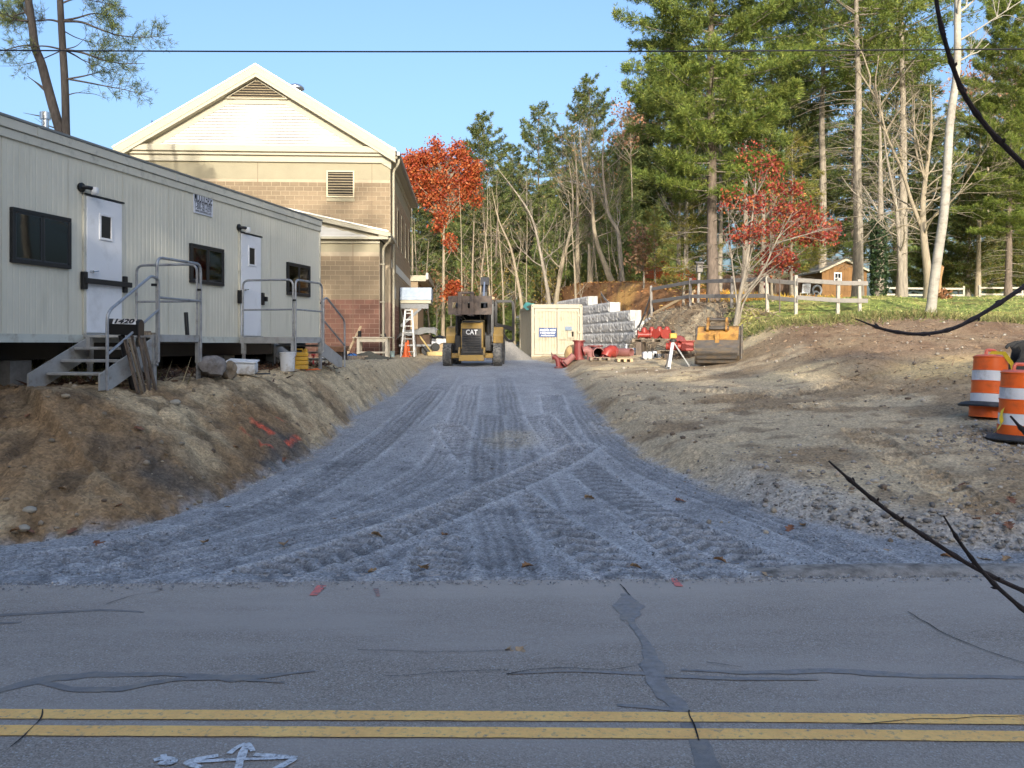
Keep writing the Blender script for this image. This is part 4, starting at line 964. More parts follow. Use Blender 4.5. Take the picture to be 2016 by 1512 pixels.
# square louvre
lv = bb('louvre', -2.80, -1.64, -0.030, 0.01, 7.18, 8.30, m_void)
for k in range(9): MB().obox((-2.22, -0.06, 7.25+k*0.120), (1.10, 0.05, 0.016), (-0.5, 0, 0)).build('slat', m_louvre, lv)
for a in ((-2.84, -2.78, 7.14, 8.34), (-1.66, -1.60, 7.14, 8.34), (-2.78, -1.66, 8.28, 8.34), (-2.78, -1.66, 7.14, 7.20)): MB().box(a[0], a[1], -0.09, -0.01, a[2], a[3]).build('louvre_frame', m_louvre, lv)
bb('louvre_sill', -2.84, -1.60, -0.05, 0.0, 6.96, 7.12, m_beige)
# wing roof and fascia
wx1 = -0.22; rk = 0.22
def wz(x): return 5.28+rk*(0.05-x)
MB().prism([(0.18, wz(0.18)-0.22), (0.18, wz(0.18)-0.04), (-5.9, wz(-5.9)-0.04), (-5.9, wz(-5.9)-0.22)], -2.96, -2.92, 'y').build('wing_rake_board', m_cream, bd)
MB().prism([(0.18, wz(0.18)-0.03), (0.18, wz(0.18)+0.03), (-5.9, wz(-5.9)+0.03), (-5.9, wz(-5.9)-0.03)], -3.0, 0.0, 'y').build('wing_roof', MAT('white_metal_edge', (0.72, 0.7, 0.62)), bd)
MB().prism([(0.14, 4.95), (0.14, wz(0.14)-0.03), (-5.9, wz(-5.9)-0.03), (-5.9, 4.95)], -2.70, -2.61, 'y').build('wing_gable', m_cream, bd)
for k in range(7):
    zz = 5.02+k*0.13; xr = min(-0.05, 0.05-(zz+0.13+0.26-5.28)/rk)
    if xr > -5.5: MB().add([(-5.9, -2.735, zz), (xr, -2.735, zz), (xr-0.4, -2.705, zz+0.13), (-5.9, -2.705, zz+0.13)], [(0, 1, 2, 3)]).build('clapboard', m_clap, bd)
bb('wing_cornice', -5.9, 0.17, -2.92, -2.60, 4.93, 5.03, m_cream); bb('wing_frieze', -5.9, -0.2, -2.68, -2.60, 4.78, 4.928, m_cream)
bb('wing_eave', -0.22, 0.16, -2.90, 0.0, 5.035, 5.18, m_cream); bb('wing_gutter', 0.165, 0.27, -2.95, 0.05, 5.06, 5.20, m_cream)
# main eave, gutter, downspouts
bb('eave_soffit', 0.0, 0.32, -0.02, 14.3, 8.92, 9.02, m_cream); bb('eave_frieze', 0.0, 0.05, 0.0, 14.0, 8.62, 8.91, m_cream); bb('gutter', 0.325, 0.45, -0.30, 14.4, 9.0, 9.16, MAT('grey_gutter', (0.30, 0.29, 0.27), 0.45, 0.06, 3, metal=0.2))
def downspout(pts): return MB().tube(fillet(pts, 0.15), 0.055, 8).build('downspout', m_cream, bd, True)
downspout([(0.38, 0.1, 8.98), (0.38, 0.1, 8.75), (0.12, 0.3, 8.4), (0.12, 0.3, 5.1), (0.12, 0.3, 0.0)])
downspout([(0.22, -2.7, 5.05), (0.22, -2.7, 4.9), (-0.09, -2.35, 4.6), (-0.09, -2.35, 0.0)])
for z in (0.9, 2.3, 3.9): bb('pipe_strap', -0.22, -0.02, -2.42, -2.28, z, z+0.05, m_cream)
# side wall trim and windows
bb('belt_course', -0.01, 0.030, 0.4, 14.02, 4.02, 4.40, MAT('white_belt', (0.60, 0.58, 0.52), 0.8, 0.06, 3))
for y in (4.2, 7.0, 9.8, 12.4):
    wd_ = bb('side_window', -0.02, 0.035, y-0.45, y+0.45, 5.35, 7.3, m_cream); MB().box(0.036, 0.042, y-0.37, y+0.37, 5.43, 7.22).build('pane', m_blackp, wd_)
for y in (2.2,):
    wd_ = bb('side_window', -0.02, 0.035, y-0.5, y+0.5, 2.6, 5.2, m_sidetan); MB().box(0.036, 0.042, y-0.4, y+0.4, 2.7, 5.1).build('pane', MAT('tan_pane', (0.20, 0.15, 0.10), 0.4, 0.1, 3), wd_)
# lower rear block and door canopy
bb('rear_wing', -6.0, 0.45, 14.05, 21.0, -0.3, 4.4, m_sidetan); bb('rear_wing_cornice', -6.0, 0.95, 13.9, 21.3, 4.4, 4.75, m_cream); bb('rear_wing_gutter', 0.95, 1.1, 13.85, 21.3, 4.5, 4.9, MAT('grey_gutter', (0.3, 0.29, 0.27)))
bb('doorway', -0.02, 0.05, 5.0, 6.6, -0.05, 2.75, m_blackp)
cn = bb('entry_canopy', 0.06, 1.62, 4.9, 7.2, 2.62, 2.78, m_cream)
MB().prism([(4.85, 2.79), (4.85, 2.98), (5.0, 3.42), (7.2, 3.42), (7.2, 2.79)], 0.06, 1.65, 'x').build('canopy_tarp', MAT('pale_blue_sheeting', (0.30, 0.36, 0.44), 0.5, 0.15, 3, 0.3, 8), cn)
MB().box(0.06, 1.5, 4.98, 5.1, 2.35, 2.615).build('canopy_beam', MAT('grey_beam', (0.20, 0.205, 0.21), 0.7, 0.1, 5), cn)
MB().bar((0.08, 5.06, 1.45), (1.1, 5.06, 2.36), 0.13, 0.13).build('brace', MAT('grey_beam', (0.2, 0.2, 0.2)), cn)
MB().bar((0.03, 4.8, 2.8), (0.55, 4.7, 0.1), 0.25, 0.03).build('black_sheet', m_blackp, cn)
# roof ventilator
rv = MB().lathe([(0.27, 11.4), (0.27, 13.35), (0.30, 13.4)], 20).build('roof_ventilator', m_bright, bd, True, loc=(-5.2, 5.0, 0))
MB().lathe([(0.30, 13.38), (0.43, 13.45), (0.43, 13.52), (0.30, 13.64), (0.08, 13.72)], 20).build('ventilator_cap', m_bright, rv, True)
MB().tube([(-10.9, 1.0, 9.6), (-10.9, 1.0, 10.75)], 0.02, 6).build('vent_rod', m_black, bd)

# ------------------------------------------------------------------ things along the building
def B2W(x, y, z=0):
    c, s = math.cos(BR), math.sin(BR); return Vector((BO.x+x*c-y*s, BO.y+x*s+y*c, BO.z+z))
def gpt(px, Y, dz=0.0):
    x = PX(px, Y); return Vector((x, Y, G(x, Y)+dz))
sh = thing('sawhorse_table', 'makeshift wooden work table of pale lumber by the block wall', 'work table', gpt(731, 35.0))
m_pale = MAT('pale_lumber', (0.55, 0.49, 0.38), 0.8, 0.12, 5, 0.2, 40)
for x in (-0.52, 0.62):
    MB().box(x-0.06, x+0.06, -0.05, 0.05, -0.1, 0.82).build('leg', m_pale, sh); MB().box(x-0.05, x+0.05, 0.5, 0.6, -0.1, 0.82).build('leg', m_pale, sh)
MB().box(-0.75, 0.82, -0.1, 0.66, 0.822, 0.862).build('top', m_pale, sh); MB().box(-0.46, 0.56, -0.03, 0.03, 0.66, 0.80).build('apron', m_pale, sh); MB().box(-0.46, 0.56, -0.03, 0.03, 0.2, 0.27).build('stretcher', m_pale, sh)
p = gpt(703, 35.1, 0.862); one(MB().lathe([(0.07, 0), (0.07, 0.22), (0.05, 0.24)], 14), 'thermos', m_blackp, 'black cylindrical flask standing on the pale work table', 'flask', p+Vector((0.1, 0, 0)), smooth=True)
p = gpt(678, 34.6); one(MB().bar((0, 0, -0.05), (0.45, 1.2, 1.3), 0.09, 0.04), 'leaning_plank', m_lumber, 'pale plank leaning on the red-brown block wall', 'plank', p)
p = gpt(763, 36.0); one(MB().bar((0.15, -0.2, -0.05), (-0.15, 0.25, 1.0), 0.05, 0.05), 'leaning_bar', m_black, 'dark bar leaning on the building corner beside the work table', 'bar', p)
p = gpt(692, 30.0); bl = thing('blue_tarp_roll', 'bundled bright blue tarp on the dirt by the block wall', 'tarp', p)
rock(14, 0.20, 0.16, 0.13, 3, 0.3).build('bundle', MAT('blue_tarp', (0.035, 0.17, 0.46), 0.4, 0.25, 9, 0.4, 20), bl, True, loc=(0, 0, 0.1)); MB().tube([(-0.12, -0.1, 0.16), (0.0, -0.12, 0.24), (0.1, -0.1, 0.15)], 0.015, 6).build('rope', m_blackp, bl)
p = gpt(656, 27.5); pl = thing('plywood_stack', 'stack of rust-brown plywood sheets beyond the far stairs', 'plywood', p)
for k in range(3): MB().obox((0.02*k, 0, 0.30+0.06*k), (0.85, 1.1, 0.045), (0.02, 0.0, 0.05*k)).build('sheet', MAT('rusty_ply', (0.26, 0.13, 0.07), 0.8, 0.2, 5, dirt=(0.10, 0.06, 0.04), damt=0.4), pl)
MB().box(-0.36, 0.36, -0.45, 0.45, -0.05, 0.275).build('crate', MAT('dark_crate', (0.07, 0.045, 0.03), 0.9, 0.2, 5), pl)
p = gpt(680, 28.6); bs = thing('board_pile', 'low pile of grey boards below the blue tarp', 'boards', p)
for k in range(3): MB().obox((0.1*k-0.1, 0.05*k, 0.03+0.05*k), (1.25, 0.22, 0.045), (0, 0, 0.06*k)).build('board', m_wood, bs)
p = gpt(636, 24.5); one(rock(15, 0.10, 0.10, 0.24, 3, 0.3), 'white_sack', m_white, 'white plastic sack standing at the trailer corner', 'sack', p+Vector((0, 0, 0.2)), smooth=True)
p = gpt(772, 37.3); bucket_w = thing('bucket', 'pale turquoise bucket standing at the building side wall', 'bucket', p)
MB().lathe([(0.10, -0.03), (0.125, 0.24), (0.135, 0.25), (0.115, 0.25)], 16).build('body', MAT('turquoise_plastic', (0.42, 0.56, 0.56), 0.4, 0.05, 5), bucket_w, True)
MB().tube([(-0.125, 0, 0.23), (0, -0.1, 0.17), (0.125, 0, 0.23)], 0.005, 5).build('handle', m_steel, bucket_w)
# step ladder
p = gpt(804, 38.3); ld = thing('step_ladder', 'aluminium step ladder standing open by the building side', 'ladder', p)
h = 2.05
for s in (-1, 1):
    MB().bar((s*0.30, -0.28, -0.05), (s*0.15, 0.12, h), 0.03, 0.07).build('front_rail', m_alu, ld); MB().bar((s*0.27, 0.75, -0.05), (s*0.15, 0.17, h-0.05), 0.025, 0.05).build('rear_rail', m_alu, ld)
for k in range(7):
    q = (k+0.8)/7.2; MB().obox((0, -0.28+0.40*q, h*q-0.02), (2*(0.30-0.15*q), 0.09, 0.03)).build('step', m_alu, ld)
MB().box(-0.17, 0.17, 0.06, 0.24, h-0.01, h+0.03).build('top_cap', m_alu, ld)
def cone(p, label, h=0.5, col=(0.78, 0.14, 0.03)):
    c = thing('traffic_cone', label, 'cone', p, 0.1, 'orange cones by the building')
    MB().lathe([(0.14, 0.03), (0.035, h), (0.02, h+0.01)], 16).build('body', MAT('cone_orange', col, 0.5, 0.08, 5), c, True); MB().box(-0.19, 0.19, -0.19, 0.19, -0.03, 0.029).build('base', MAT('cone_orange', col), c, bevel=0.01)
cone(gpt(799, 37.4), 'orange traffic cone standing in front of the step ladder', 0.62); cone(gpt(803, 39.4), 'orange traffic cone behind the step ladder', 0.7)
# covered materials beyond the ladder
p = gpt(822, 43.0); tp = thing('covered_material_cart', 'cart of materials under a grey tarp beside the building', 'cart', p)
MB().box(-0.85, 0.75, -0.6, 0.9, 0.42, 0.52).build('bed', MAT('grey_beam', (0.2, 0.2, 0.2)), tp)
MB().box(-0.75, 0.65, -0.5, 0.8, 0.522, 1.0).build('load', MAT('dark_crate', (0.07, 0.045, 0.03)), tp)
for x in (-0.55, 0.5): MB().lathe([(0.12, -0.08), (0.24, -0.08), (0.24, 0.08), (0.12, 0.08)], 16, Matrix.Translation((x, -0.55, 0.22)) @ Matrix.Rotation(math.pi/2, 4, 'X')).build('wheel', m_blackp, tp, True)
def cloth(nx_, ny_, fz): 
    m = MB(); V_ = [(i/(nx_-1), j/(ny_-1)) for j in range(ny_) for i in range(nx_)]
    m.add([fz(u, v) for u, v in V_], [(j*nx_+i, j*nx_+i+1, (j+1)*nx_+i+1, (j+1)*nx_+i) for j in range(ny_-1) for i in range(nx_-1)]); return m
def crumple(u, v, a, s, sd): return a*(float(fbm(np.array(u*s), np.array(v*s), 3, sd))-0.5)
o = cloth(26, 18, lambda u, v: (-0.95+1.9*u+crumple(u, v, .2, 6, 4), -0.68+1.6*v, 1.12+0.22*u+crumple(u, v, .35, 5, 2)-0.45*max(0, 0.16-v)*6*0.5-0.3*max(0, abs(u-.5)-.42)*6)).build('tarp', MAT('grey_tarp', (0.19, 0.19, 0.18), 0.5, 0.2, 5, 0.3, 14), tp, True)
p = gpt(862, 44.0); wt = thing('sheeted_pile', 'low pile covered with white and black sheeting behind the backhoe', 'covered pile', p)
MB().box(-0.9, 1.2, -0.3, 1.0, -0.05, 0.72).build('load', MAT('tan_cardboard', (0.34, 0.25, 0.15), 0.9, 0.1, 4), wt, bevel=0.03)
cloth(30, 16, lambda u, v: (-1.05+2.4*u, -0.42+1.5*v, 0.86+crumple(u, v, .25, 7, 8)-0.5*max(0, 0.12-v)*4)).build('white_sheet', MAT('white_sheet', (0.62, 0.62, 0.63), 0.5, 0.1, 4), wt, True)
cloth(24, 10, lambda u, v: (-0.9+1.9*u, -0.40+0.9*v, 0.93+crumple(u, v, .35, 8, 18))).build('black_sheet', m_blackp, wt, True)
p = gpt(857, 41.2); cp = thing('plate_compactor', 'small yellow plate compactor with a looped handle beside the backhoe', 'compactor', p, 0.2)
MB().prism([(-0.36, 0.0), (0.30, 0.0), (0.40, 0.14), (0.36, 0.2), (-0.36, 0.2), (-0.42, 0.12)], -0.22, 0.22, 'y').build('plate', MAT('machine_cream', (0.50, 0.38, 0.16), 0.6, 0.15, 6), cp, bevel=0.02)
MB().lathe([(0.10, -0.18), (0.20, -0.18), (0.20, 0.18), (0.10, 0.18)], 16, Matrix.Translation((0.0, 0, 0.42)) @ Matrix.Rotation(math.pi/2, 4, 'X')).build('engine', m_blackp, cp, True)
MB().tube(fillet([(-0.2, -0.2, 0.2), (-0.75, -0.2, 0.95), (-0.75, 0.2, 0.95), (-0.2, 0.2, 0.2)], 0.1), 0.02, 6).build('handle', MAT('machine_cream', (0.5, 0.38, 0.16)), cp, True)
# ------------------------------------------------------------------ backhoe loader
bh_p = gpt(929, 31.2); bk = thing('backhoe_loader', 'yellow backhoe loader facing the road with raised forks and open cab door', 'backhoe', bh_p, math.radians(-1.5))
m_cy = MAT('machine_yellow', (0.37, 0.235, 0.065), 0.55, 0.15, 4, dirt=(0.17, 0.125, 0.075), dscale=4, damt=0.5)
m_rub = MAT('dusty_rubber', (0.075, 0.075, 0.076), 0.85, 0.25, 9, 0.3, 40, dirt=(0.19, 0.18, 0.165), dscale=5, damt=0.5)
m_gun = MAT('dark_machine_steel', (0.030, 0.030, 0.032), 0.5, 0.2, 6, dirt=(0.08, 0.07, 0.06), dscale=5, damt=0.35)
m_fork = MAT('worn_fork_steel', (0.115, 0.085, 0.068), 0.6, 0.25, 6, 0.2, 30, metal=0.2, dirt=(0.055, 0.045, 0.04), dscale=5, damt=0.5)
RY90 = Matrix.Rotation(math.pi/2, 4, 'Y')
def wheel(x, y, R, W, rr, nl):
    wv = MB().lathe([(rr, -W*0.42), (R*0.82, -W*0.5), (R*0.93, -W*0.46), (R*0.95, -W*0.2), (R*0.95, W*0.2), (R*0.93, W*0.46), (R*0.82, W*0.5), (rr, W*0.42)], 28, Matrix.Translation((x, y, R)) @ RY90, caps=False).build('tyre', m_rub, bk, True)
    lg = MB()
    for k in range(nl):
        for s in (-1, 1):
            a = 2*math.pi*(k+(0.25 if s > 0 else -0.25))/nl
            for q0, q1, da in ((0.04, 0.26, 0), (0.26, 0.48, 0.11)):
                c = (q0+q1)/2; aa = a+da
                lg.obox((x+s*W*c, y+math.cos(aa)*R*0.968, R+math.sin(aa)*R*0.968), (W*(q1-q0)*1.05, R*0.17, R*0.075), (aa-math.pi/2, 0, 0))
    o = lg.build('tread', m_rub, wv); o['kind'] = 'stuff'
    MB().lathe([(rr*0.3, -W*0.15), (rr*0.99, -W*0.38), (rr*0.99, W*0.38), (rr*0.3, W*0.15)], 20, Matrix.Translation((x, y, R)) @ RY90).build('rim', m_cy, wv, True)
for s in (-1, 1):
    wheel(s*0.92, 0.45, 0.42, 0.32, 0.22, 18); wheel(s*0.86, 2.55, 0.74, 0.46, 0.36, 20)
MB().box(-0.78, 0.78, 0.36, 0.56, 0.30, 0.48).build('front_axle', m_cy, bk, bevel=0.02)
MB().box(-0.46, 0.46, -0.22, -0.04, 0.20, 0.42).build('front_bumper', m_cy, bk, bevel=0.025)
for s in (-1, 1): MB().prism([(-0.04, 0.42), (-0.22, 0.42), (-0.22, 0.52), (-0.05, 0.70), (0.3, 0.7), (0.3, 0.42)], s*0.45-0.035, s*0.45+0.035, 'x').build('bumper_side', m_cy, bk, bevel=0.008)
MB().box(-0.40, 0.40, -0.03, 2.9, 0.42, 0.62).build('chassis', m_gun, bk)
# hood and grille
MB().prism([(-0.05, 1.38), (0.10, 1.58), (0.5, 1.68), (1.35, 1.72), (1.35, 0.63), (-0.05, 0.63)], -0.40, 0.40, 'x').build('hood', m_cy, bk, bevel=0.05, seg=3)
gr = MB().prism([(-0.075, 0.47), (-0.075, 1.36), (-0.046, 1.38), (-0.046, 0.47)], -0.355, 0.355, 'x').build('grille', m_gun, bk, bevel=0.01)
for k in range(7): MB().obox((0, -0.085, 0.58+k*0.085), (0.62, 0.04, 0.018), (0.7, 0, 0)).build('slat', m_gun, gr)
link('lettering', text_mesh('CAT', 0.24, 0.42, 0.005, 0.003), MAT('white_decal', (0.75, 0.75, 0.74), 0.5, 0.03, 4), gr, (0.0, -0.082, 1.235), (math.radians(90), 0, 0))
MB().box(-0.34, 0.34, -0.01, 0.12, 1.60, 1.66).build('hood_light_bar', m_gun, bk, bevel=0.02)
# fenders and steps
for s in (-1, 1):
    MB().prism([(1.35, 0.84), (1.30, 1.15), (1.55, 1.46), (3.0, 1.52), (3.0, 1.40), (1.70, 1.34), (1.52, 1.12), (1.55, 0.84)], s*0.70 if s > 0 else -1.08, 1.08 if s > 0 else -0.70, 'x').build('rear_fender', m_cy, bk, bevel=0.03)
    MB().box(s*0.62 if s > 0 else -1.05, 1.05 if s > 0 else -0.62, 0.8, 1.5, 0.80, 0.835).build('step_plate', m_gun, bk)
    MB().box(s*0.44 if s > 0 else -0.66, 0.66 if s > 0 else -0.44, 0.5, 1.4, 0.55, 1.15).build('side_tank', m_gun, bk, bevel=0.03)
# cab
MB().box(-0.66, 0.66, 1.42, 2.85, 0.62, 1.25).build('cab_base', m_gun, bk)
for x in (-0.68, 0.68):
    for y, xt in ((1.42, 0.97), (2.85, 0.97)): MB().bar((x, y, 0.9), (x*xt, y+(0.12 if y < 2 else -0.05), 2.48), 0.10, 0.10).build('cab_pillar', m_blackp, bk)
MB().box(-0.76, 0.76, 1.38, 2.95, 2.48, 2.60).build('cab_roof', MAT('roof_orange_cream', (0.55, 0.36, 0.20), 0.5, 0.08, 4), bk, bevel=0.04, seg=2)
MB().box(-0.70, 0.70, 1.40, 1.46, 2.36, 2.475).build('cab_header', m_gun, bk)
MB().box(-0.64, 0.64, 1.45, 1.456, 1.27, 2.36).build('windscreen', m_pane, bk); MB().box(-0.64, 0.64, 2.83, 2.836, 1.27, 2.46).build('rear_window', m_pane, bk)
MB().obox((0.0, 2.2, 1.45), (0.5, 0.5, 0.5)).build('seat', m_blackp, bk, bevel=0.06); MB().obox((0.0, 2.45, 1.85), (0.5, 0.12, 0.6)).build('seat_back', m_blackp, bk, bevel=0.05)
# open door on the right side of the picture
dr_ = MB(); z0, z1 = 0.93, 2.44; x0, x1 = 0.80, 1.46; yd = 1.62
dpts = [(x0, yd, z1), (x1-0.05, yd, z1), (x1, yd, z1-0.10), (x1, yd, z0), (x1-0.20, yd, z0), (x0, yd, 1.55), (x0, yd, z1)]
for a, b in zip(dpts[:-1], dpts[1:]): dr_.bar(a, b, 0.10, 0.10)
dr_.bar((x0, yd, 1.55), (x1, yd, 1.38), 0.08, 0.15)
cd = dr_.build('cab_door', m_blackp, bk)
MB().prism([(x0+0.03, 1.58), (x0+0.03, z1-0.04), (x1-0.04, z1-0.04), (x1-0.04, 1.43)], yd-0.003, yd+0.003, 'y').build('door_glass', GLASS('clear_glass', (0.86, 0.9, 0.88)), cd)
MB().prism([(x0+0.10, 1.44), (x1-0.04, 1.32), (x1-0.04, z0+0.04), (x1-0.18, z0+0.04)], yd-0.003, yd+0.003, 'y').build('door_glass', GLASS('clear_glass'), cd)
for z in (1.65, 2.3): MB().bar((0.68, 1.5, z), (x0, yd, z), 0.04, 0.04).build('hinge', m_gun, cd)
# loader arms, carriage and forks
for s in (-1, 1):
    MB().prism([(1.35, 1.25), (1.15, 1.25), (0.55, 1.92), (-0.42, 1.98), (-0.42, 2.12), (0.62, 2.10), (1.35, 1.45)], s*0.56-0.05, s*0.56+0.05, 'x').build('loader_arm', m_gun, bk, bevel=0.01)
    MB().tube([(s*0.56, 0.85, 0.95), (s*0.56, 0.35, 1.92)], 0.045, 10).build('lift_cylinder', m_gun, bk, True)
ca = MB()
xs_ = [-0.80, -0.63, -0.43, -0.09, 0.09, 0.43, 0.65, 0.76]
ca.box(-0.80, 0.76, -0.62, -0.55, 2.30, 2.52); ca.box(-0.80, 0.76, -0.62, -0.55, 1.86, 2.08)
for a, b in ((-0.80, -0.66), (-0.46, -0.10), (0.07, 0.36), (0.60, 0.76)): ca.box(a, b, -0.62, -0.55, 2.08, 2.30)
ca.build('fork_carriage', m_fork, bk)
MB().tube([(-0.34, -0.66, 2.62), (0.12, -0.66, 2.62)], 0.05, 10).build('fork_shaft', m_fork, bk, True)
for x in (-0.38, 0.05):
    MB().box(x-0.075, x+0.075, -0.70, -0.63, 1.80, 2.66).build('fork_shank', m_fork, bk, bevel=0.01)
    MB().prism([(-0.63, 1.80), (-0.63, 1.87), (-1.85, 1.80), (-1.85, 1.79)], x-0.075, x+0.075, 'x').build('fork_tine', m_fork, bk)
for s in (-1, 1): MB().bar((s*0.5, -0.45, 2.05), (s*0.5, -0.56, 2.2), 0.08, 0.2).build('carriage_bracket', m_gun, bk)
# rear boom and stick
MB().prism([(3.2, 1.0), (3.0, 1.2), (3.4, 2.9), (3.9, 3.3), (4.0, 3.15), (3.75, 2.7), (3.5, 1.0)], 0.14, 0.36, 'x').build('rear_boom', m_gun, bk)
MB().bar((0.25, 3.0, 2.55), (0.25, 3.55, 3.3), 0.06, 0.06).build('boom_cylinder', m_bright, bk); MB().bar((0.25, 3.95, 3.25), (0.25, 4.6, 1.4), 0.18, 0.2).build('rear_stick', m_gun, bk)
MB().prism([(3.6, 3.2), (3.75, 3.52), (4.0, 3.5), (4.05, 3.2)], 0.08, 0.42, 'x').build('boom_head', m_gun, bk)
MB().box(-0.6, 0.6, 2.95, 3.25, 0.45, 1.1).build('rear_frame', m_cy, bk)
for x in (-0.55, 0.55): MB().bar((x, 3.2, 1.0), (x*1.35, 3.35, 0.0), 0.12, 0.12).build('stabiliser', m_cy, bk)
for x, y0 in ((-0.45, 0.0), (-0.30, 0.05), (0.32, 0.0), (0.47, 0.05), (0.52, 0.1)):
    MB().tube(fillet([(x*0.9, 0.5, 1.72), (x, y0-0.25, 1.78), (x*1.05, y0-0.45, 2.1)], 0.2), 0.016, 6).build('hose', m_blackp, bk, True)
for x in (-0.6, 0.6): MB().lathe([(0.055, 0.0), (0.06, 0.05), (0.03, 0.08)], 12, Matrix.Translation((x, 1.37, 2.42)) @ Matrix.Rotation(math.pi/2, 4, 'X')).build('work_lamp', m_bright, bk, True)
MB().box(-0.31, 0.31, -0.10, -0.078, 0.48, 0.56).build('grille_foot', m_gun, bk)
MB().tube([(-0.72, 1.3, 1.9), (-0.78, 1.2, 2.1)], 0.02, 6).build('mirror_arm', m_gun, bk); 
# ------------------------------------------------------------------ storage container
cr_ = math.radians(4.7); cpz = G(1.5, 41)-0.0
co = thing('storage_container', 'beige steel storage container with double doors and blue sign', 'container', (0.907, 40.6, 1.34), cr_)
m_con = MAT('beige_container', (0.40, 0.36, 0.265), 0.55, 0.05, 2, dirt=(0.32, 0.27, 0.18), dscale=3, damt=0.3)
W_, L_, H_ = 2.44, 6.1, 2.50
def cb(name, a, mat=m_con, parent=co, bevel=0.0): return MB().box(*a).build(name, mat, parent, bevel=bevel)
for x in (0, W_-0.14):
    for y in (0, L_-0.14): cb('corner_post', (x, x+0.14, y, y+0.14, 0.02, H_), bevel=0.015)
cb('top_rail', (0.141, W_-0.141, 0, 0.13, H_-0.16, H_-0.01)); cb('sill', (0.141, W_-0.141, 0, 0.13, 0.02, 0.15))
for x in (0.01, W_-0.11): cb('side_rail', (x, x+0.10, 0.141, L_-0.141, H_-0.12, H_-0.01)); cb('bottom_rail', (x, x+0.10, 0.141, L_-0.141, 0.02, 0.16))
cb('roof', (0.02, W_-0.02, 0.02, L_-0.02, H_-0.009, H_+0.02))
def corrugated(name, x0, x1, z0, z1, y, ax, d, pitch):
    n = max(2, int((x1-x0)/pitch)); pts = []
    for i in range(n):
        a = x0+(x1-x0)*i/n; q = (x1-x0)/n; pts += [(a, 0), (a+q*0.4, 0), (a+q*0.5, d), (a+q*0.9, d)]
    pts.append((x1, 0)); V_ = []
    for a, b in pts:
        for z in (z0, z1): V_.append((a, y+b, z) if ax == 'x' else (y+b, a, z))
    return MB().add(V_, [(2*i, 2*i+2, 2*i+3, 2*i+1) for i in range(len(pts)-1)]).build(name, m_con, co)
corrugated('side_wall', 0.14, L_-0.14, 0.16, H_-0.12, 0.035, 'y', 0.035, 0.28); corrugated('side_wall', 0.14, L_-0.14, 0.16, H_-0.12, W_-0.07, 'y', 0.035, 0.28)
cb('end_wall', (0.14, W_-0.14, L_-0.10, L_-0.05, 0.1, H_-0.1))
for k, (a, b) in enumerate(((0.16, W_/2-0.015), (W_/2+0.015, W_-0.16))):
    fr = MB()
    for q in ((a, b, H_-0.32, H_-0.18), (a, b, 0.17, 0.28), (a, a+0.08, 0.28, H_-0.32), (b-0.08, b, 0.28, H_-0.32)): fr.box(q[0], q[1], 0.012, 0.06, q[2], q[3])
    d = fr.build('door', m_con, co); n = 6; pts = []
    for i in range(n):
        s0 = a+0.08+(b-a-0.16)*i/n; q = (b-a-0.16)/n; pts += [(s0, 0.03), (s0+q*0.45, 0.03), (s0+q*0.55, 0.055), (s0+q*0.9, 0.055)]
    pts.append((b-0.08, 0.03)); V_ = []
    for x, y in pts: V_ += [(x, y, 0.28), (x, y, H_-0.32)]
    MB().add(V_, [(2*i, 2*i+2, 2*i+3, 2*i+1) for i in range(len(pts)-1)]).build('door_panel', m_con, d)
    for z in (0.35, 1.15, 1.95):
        x = a-0.10 if k == 0 else b-0.06; MB().box(x, x+0.16, -0.02, 0.011, z, z+0.09).build('hinge', m_con, d)
MB().tube([(W_-0.24, -0.02, 0.3), (W_-0.24, -0.02, H_-0.3)], 0.017, 8).build('lock_rod', m_con, co, True)
cb('lock_bar', (W_/2+0.05, W_-0.2, -0.03, 0.005, 0.86, 0.90))
lb_ = cb('lock_box', (1.72, 2.02, -0.05, 0.008, 0.95, 1.28)); MB().box(1.91, 2.0, -0.06, -0.051, 1.0, 1.24).build('lock_recess', m_void, lb_)
sgc = cb('container_sign', (0.36, 1.20, -0.012, 0.010, 0.98, 1.42), MAT('navy_sign', (0.035, 0.065, 0.17), 0.5, 0.05, 3))
m_wl = MAT('white_decal', (0.75, 0.75, 0.74))
for tx, z, sz, wd, sh_ in (('mobile mini', 1.315, 0.17, 0.76, 0.25), ('1-800-468-4464', 1.18, 0.11, 0.70, 0.2), ('mobilemini.com', 1.06, 0.09, 0.62, 0.0)):
    link('lettering', text_mesh(tx, sz, wd, 0.004, 0.001, sh_), m_wl, sgc, (0.78, -0.0135, z), (math.radians(90), 0, 0))
cb('small_placard', (1.60, 1.92, -0.03, 0.004, 1.30, 1.48), MAT('blue_grey_placard', (0.16, 0.21, 0.28), 0.5, 0.2, 12))
for x in (0.05, W_-0.09):
    for z in (H_-0.10,): cb('casting_hole', (x, x+0.04, -0.004, 0.0, z, z+0.05), m_blackp)
tv = cloth(12, 8, lambda u, v: (-0.06+0.5*u*(1-0.3*v), 1.2+2.4*v, H_+0.05+0.18*math.sin(u*2.6)*(0.4+v)+crumple(u, v, .1, 5, 3)-0.25*(1-u)*(1-v)))
tg = tv.build('teal_tarp', MAT('teal_tarp', (0.10, 0.42, 0.34), 0.45, 0.1, 4), None, True, loc=(0.907, 40.6, 1.34), rot=(0, 0, cr_)); tag(tg, 'teal tarp draped over the near roof corner of the storage container', 'tarp')
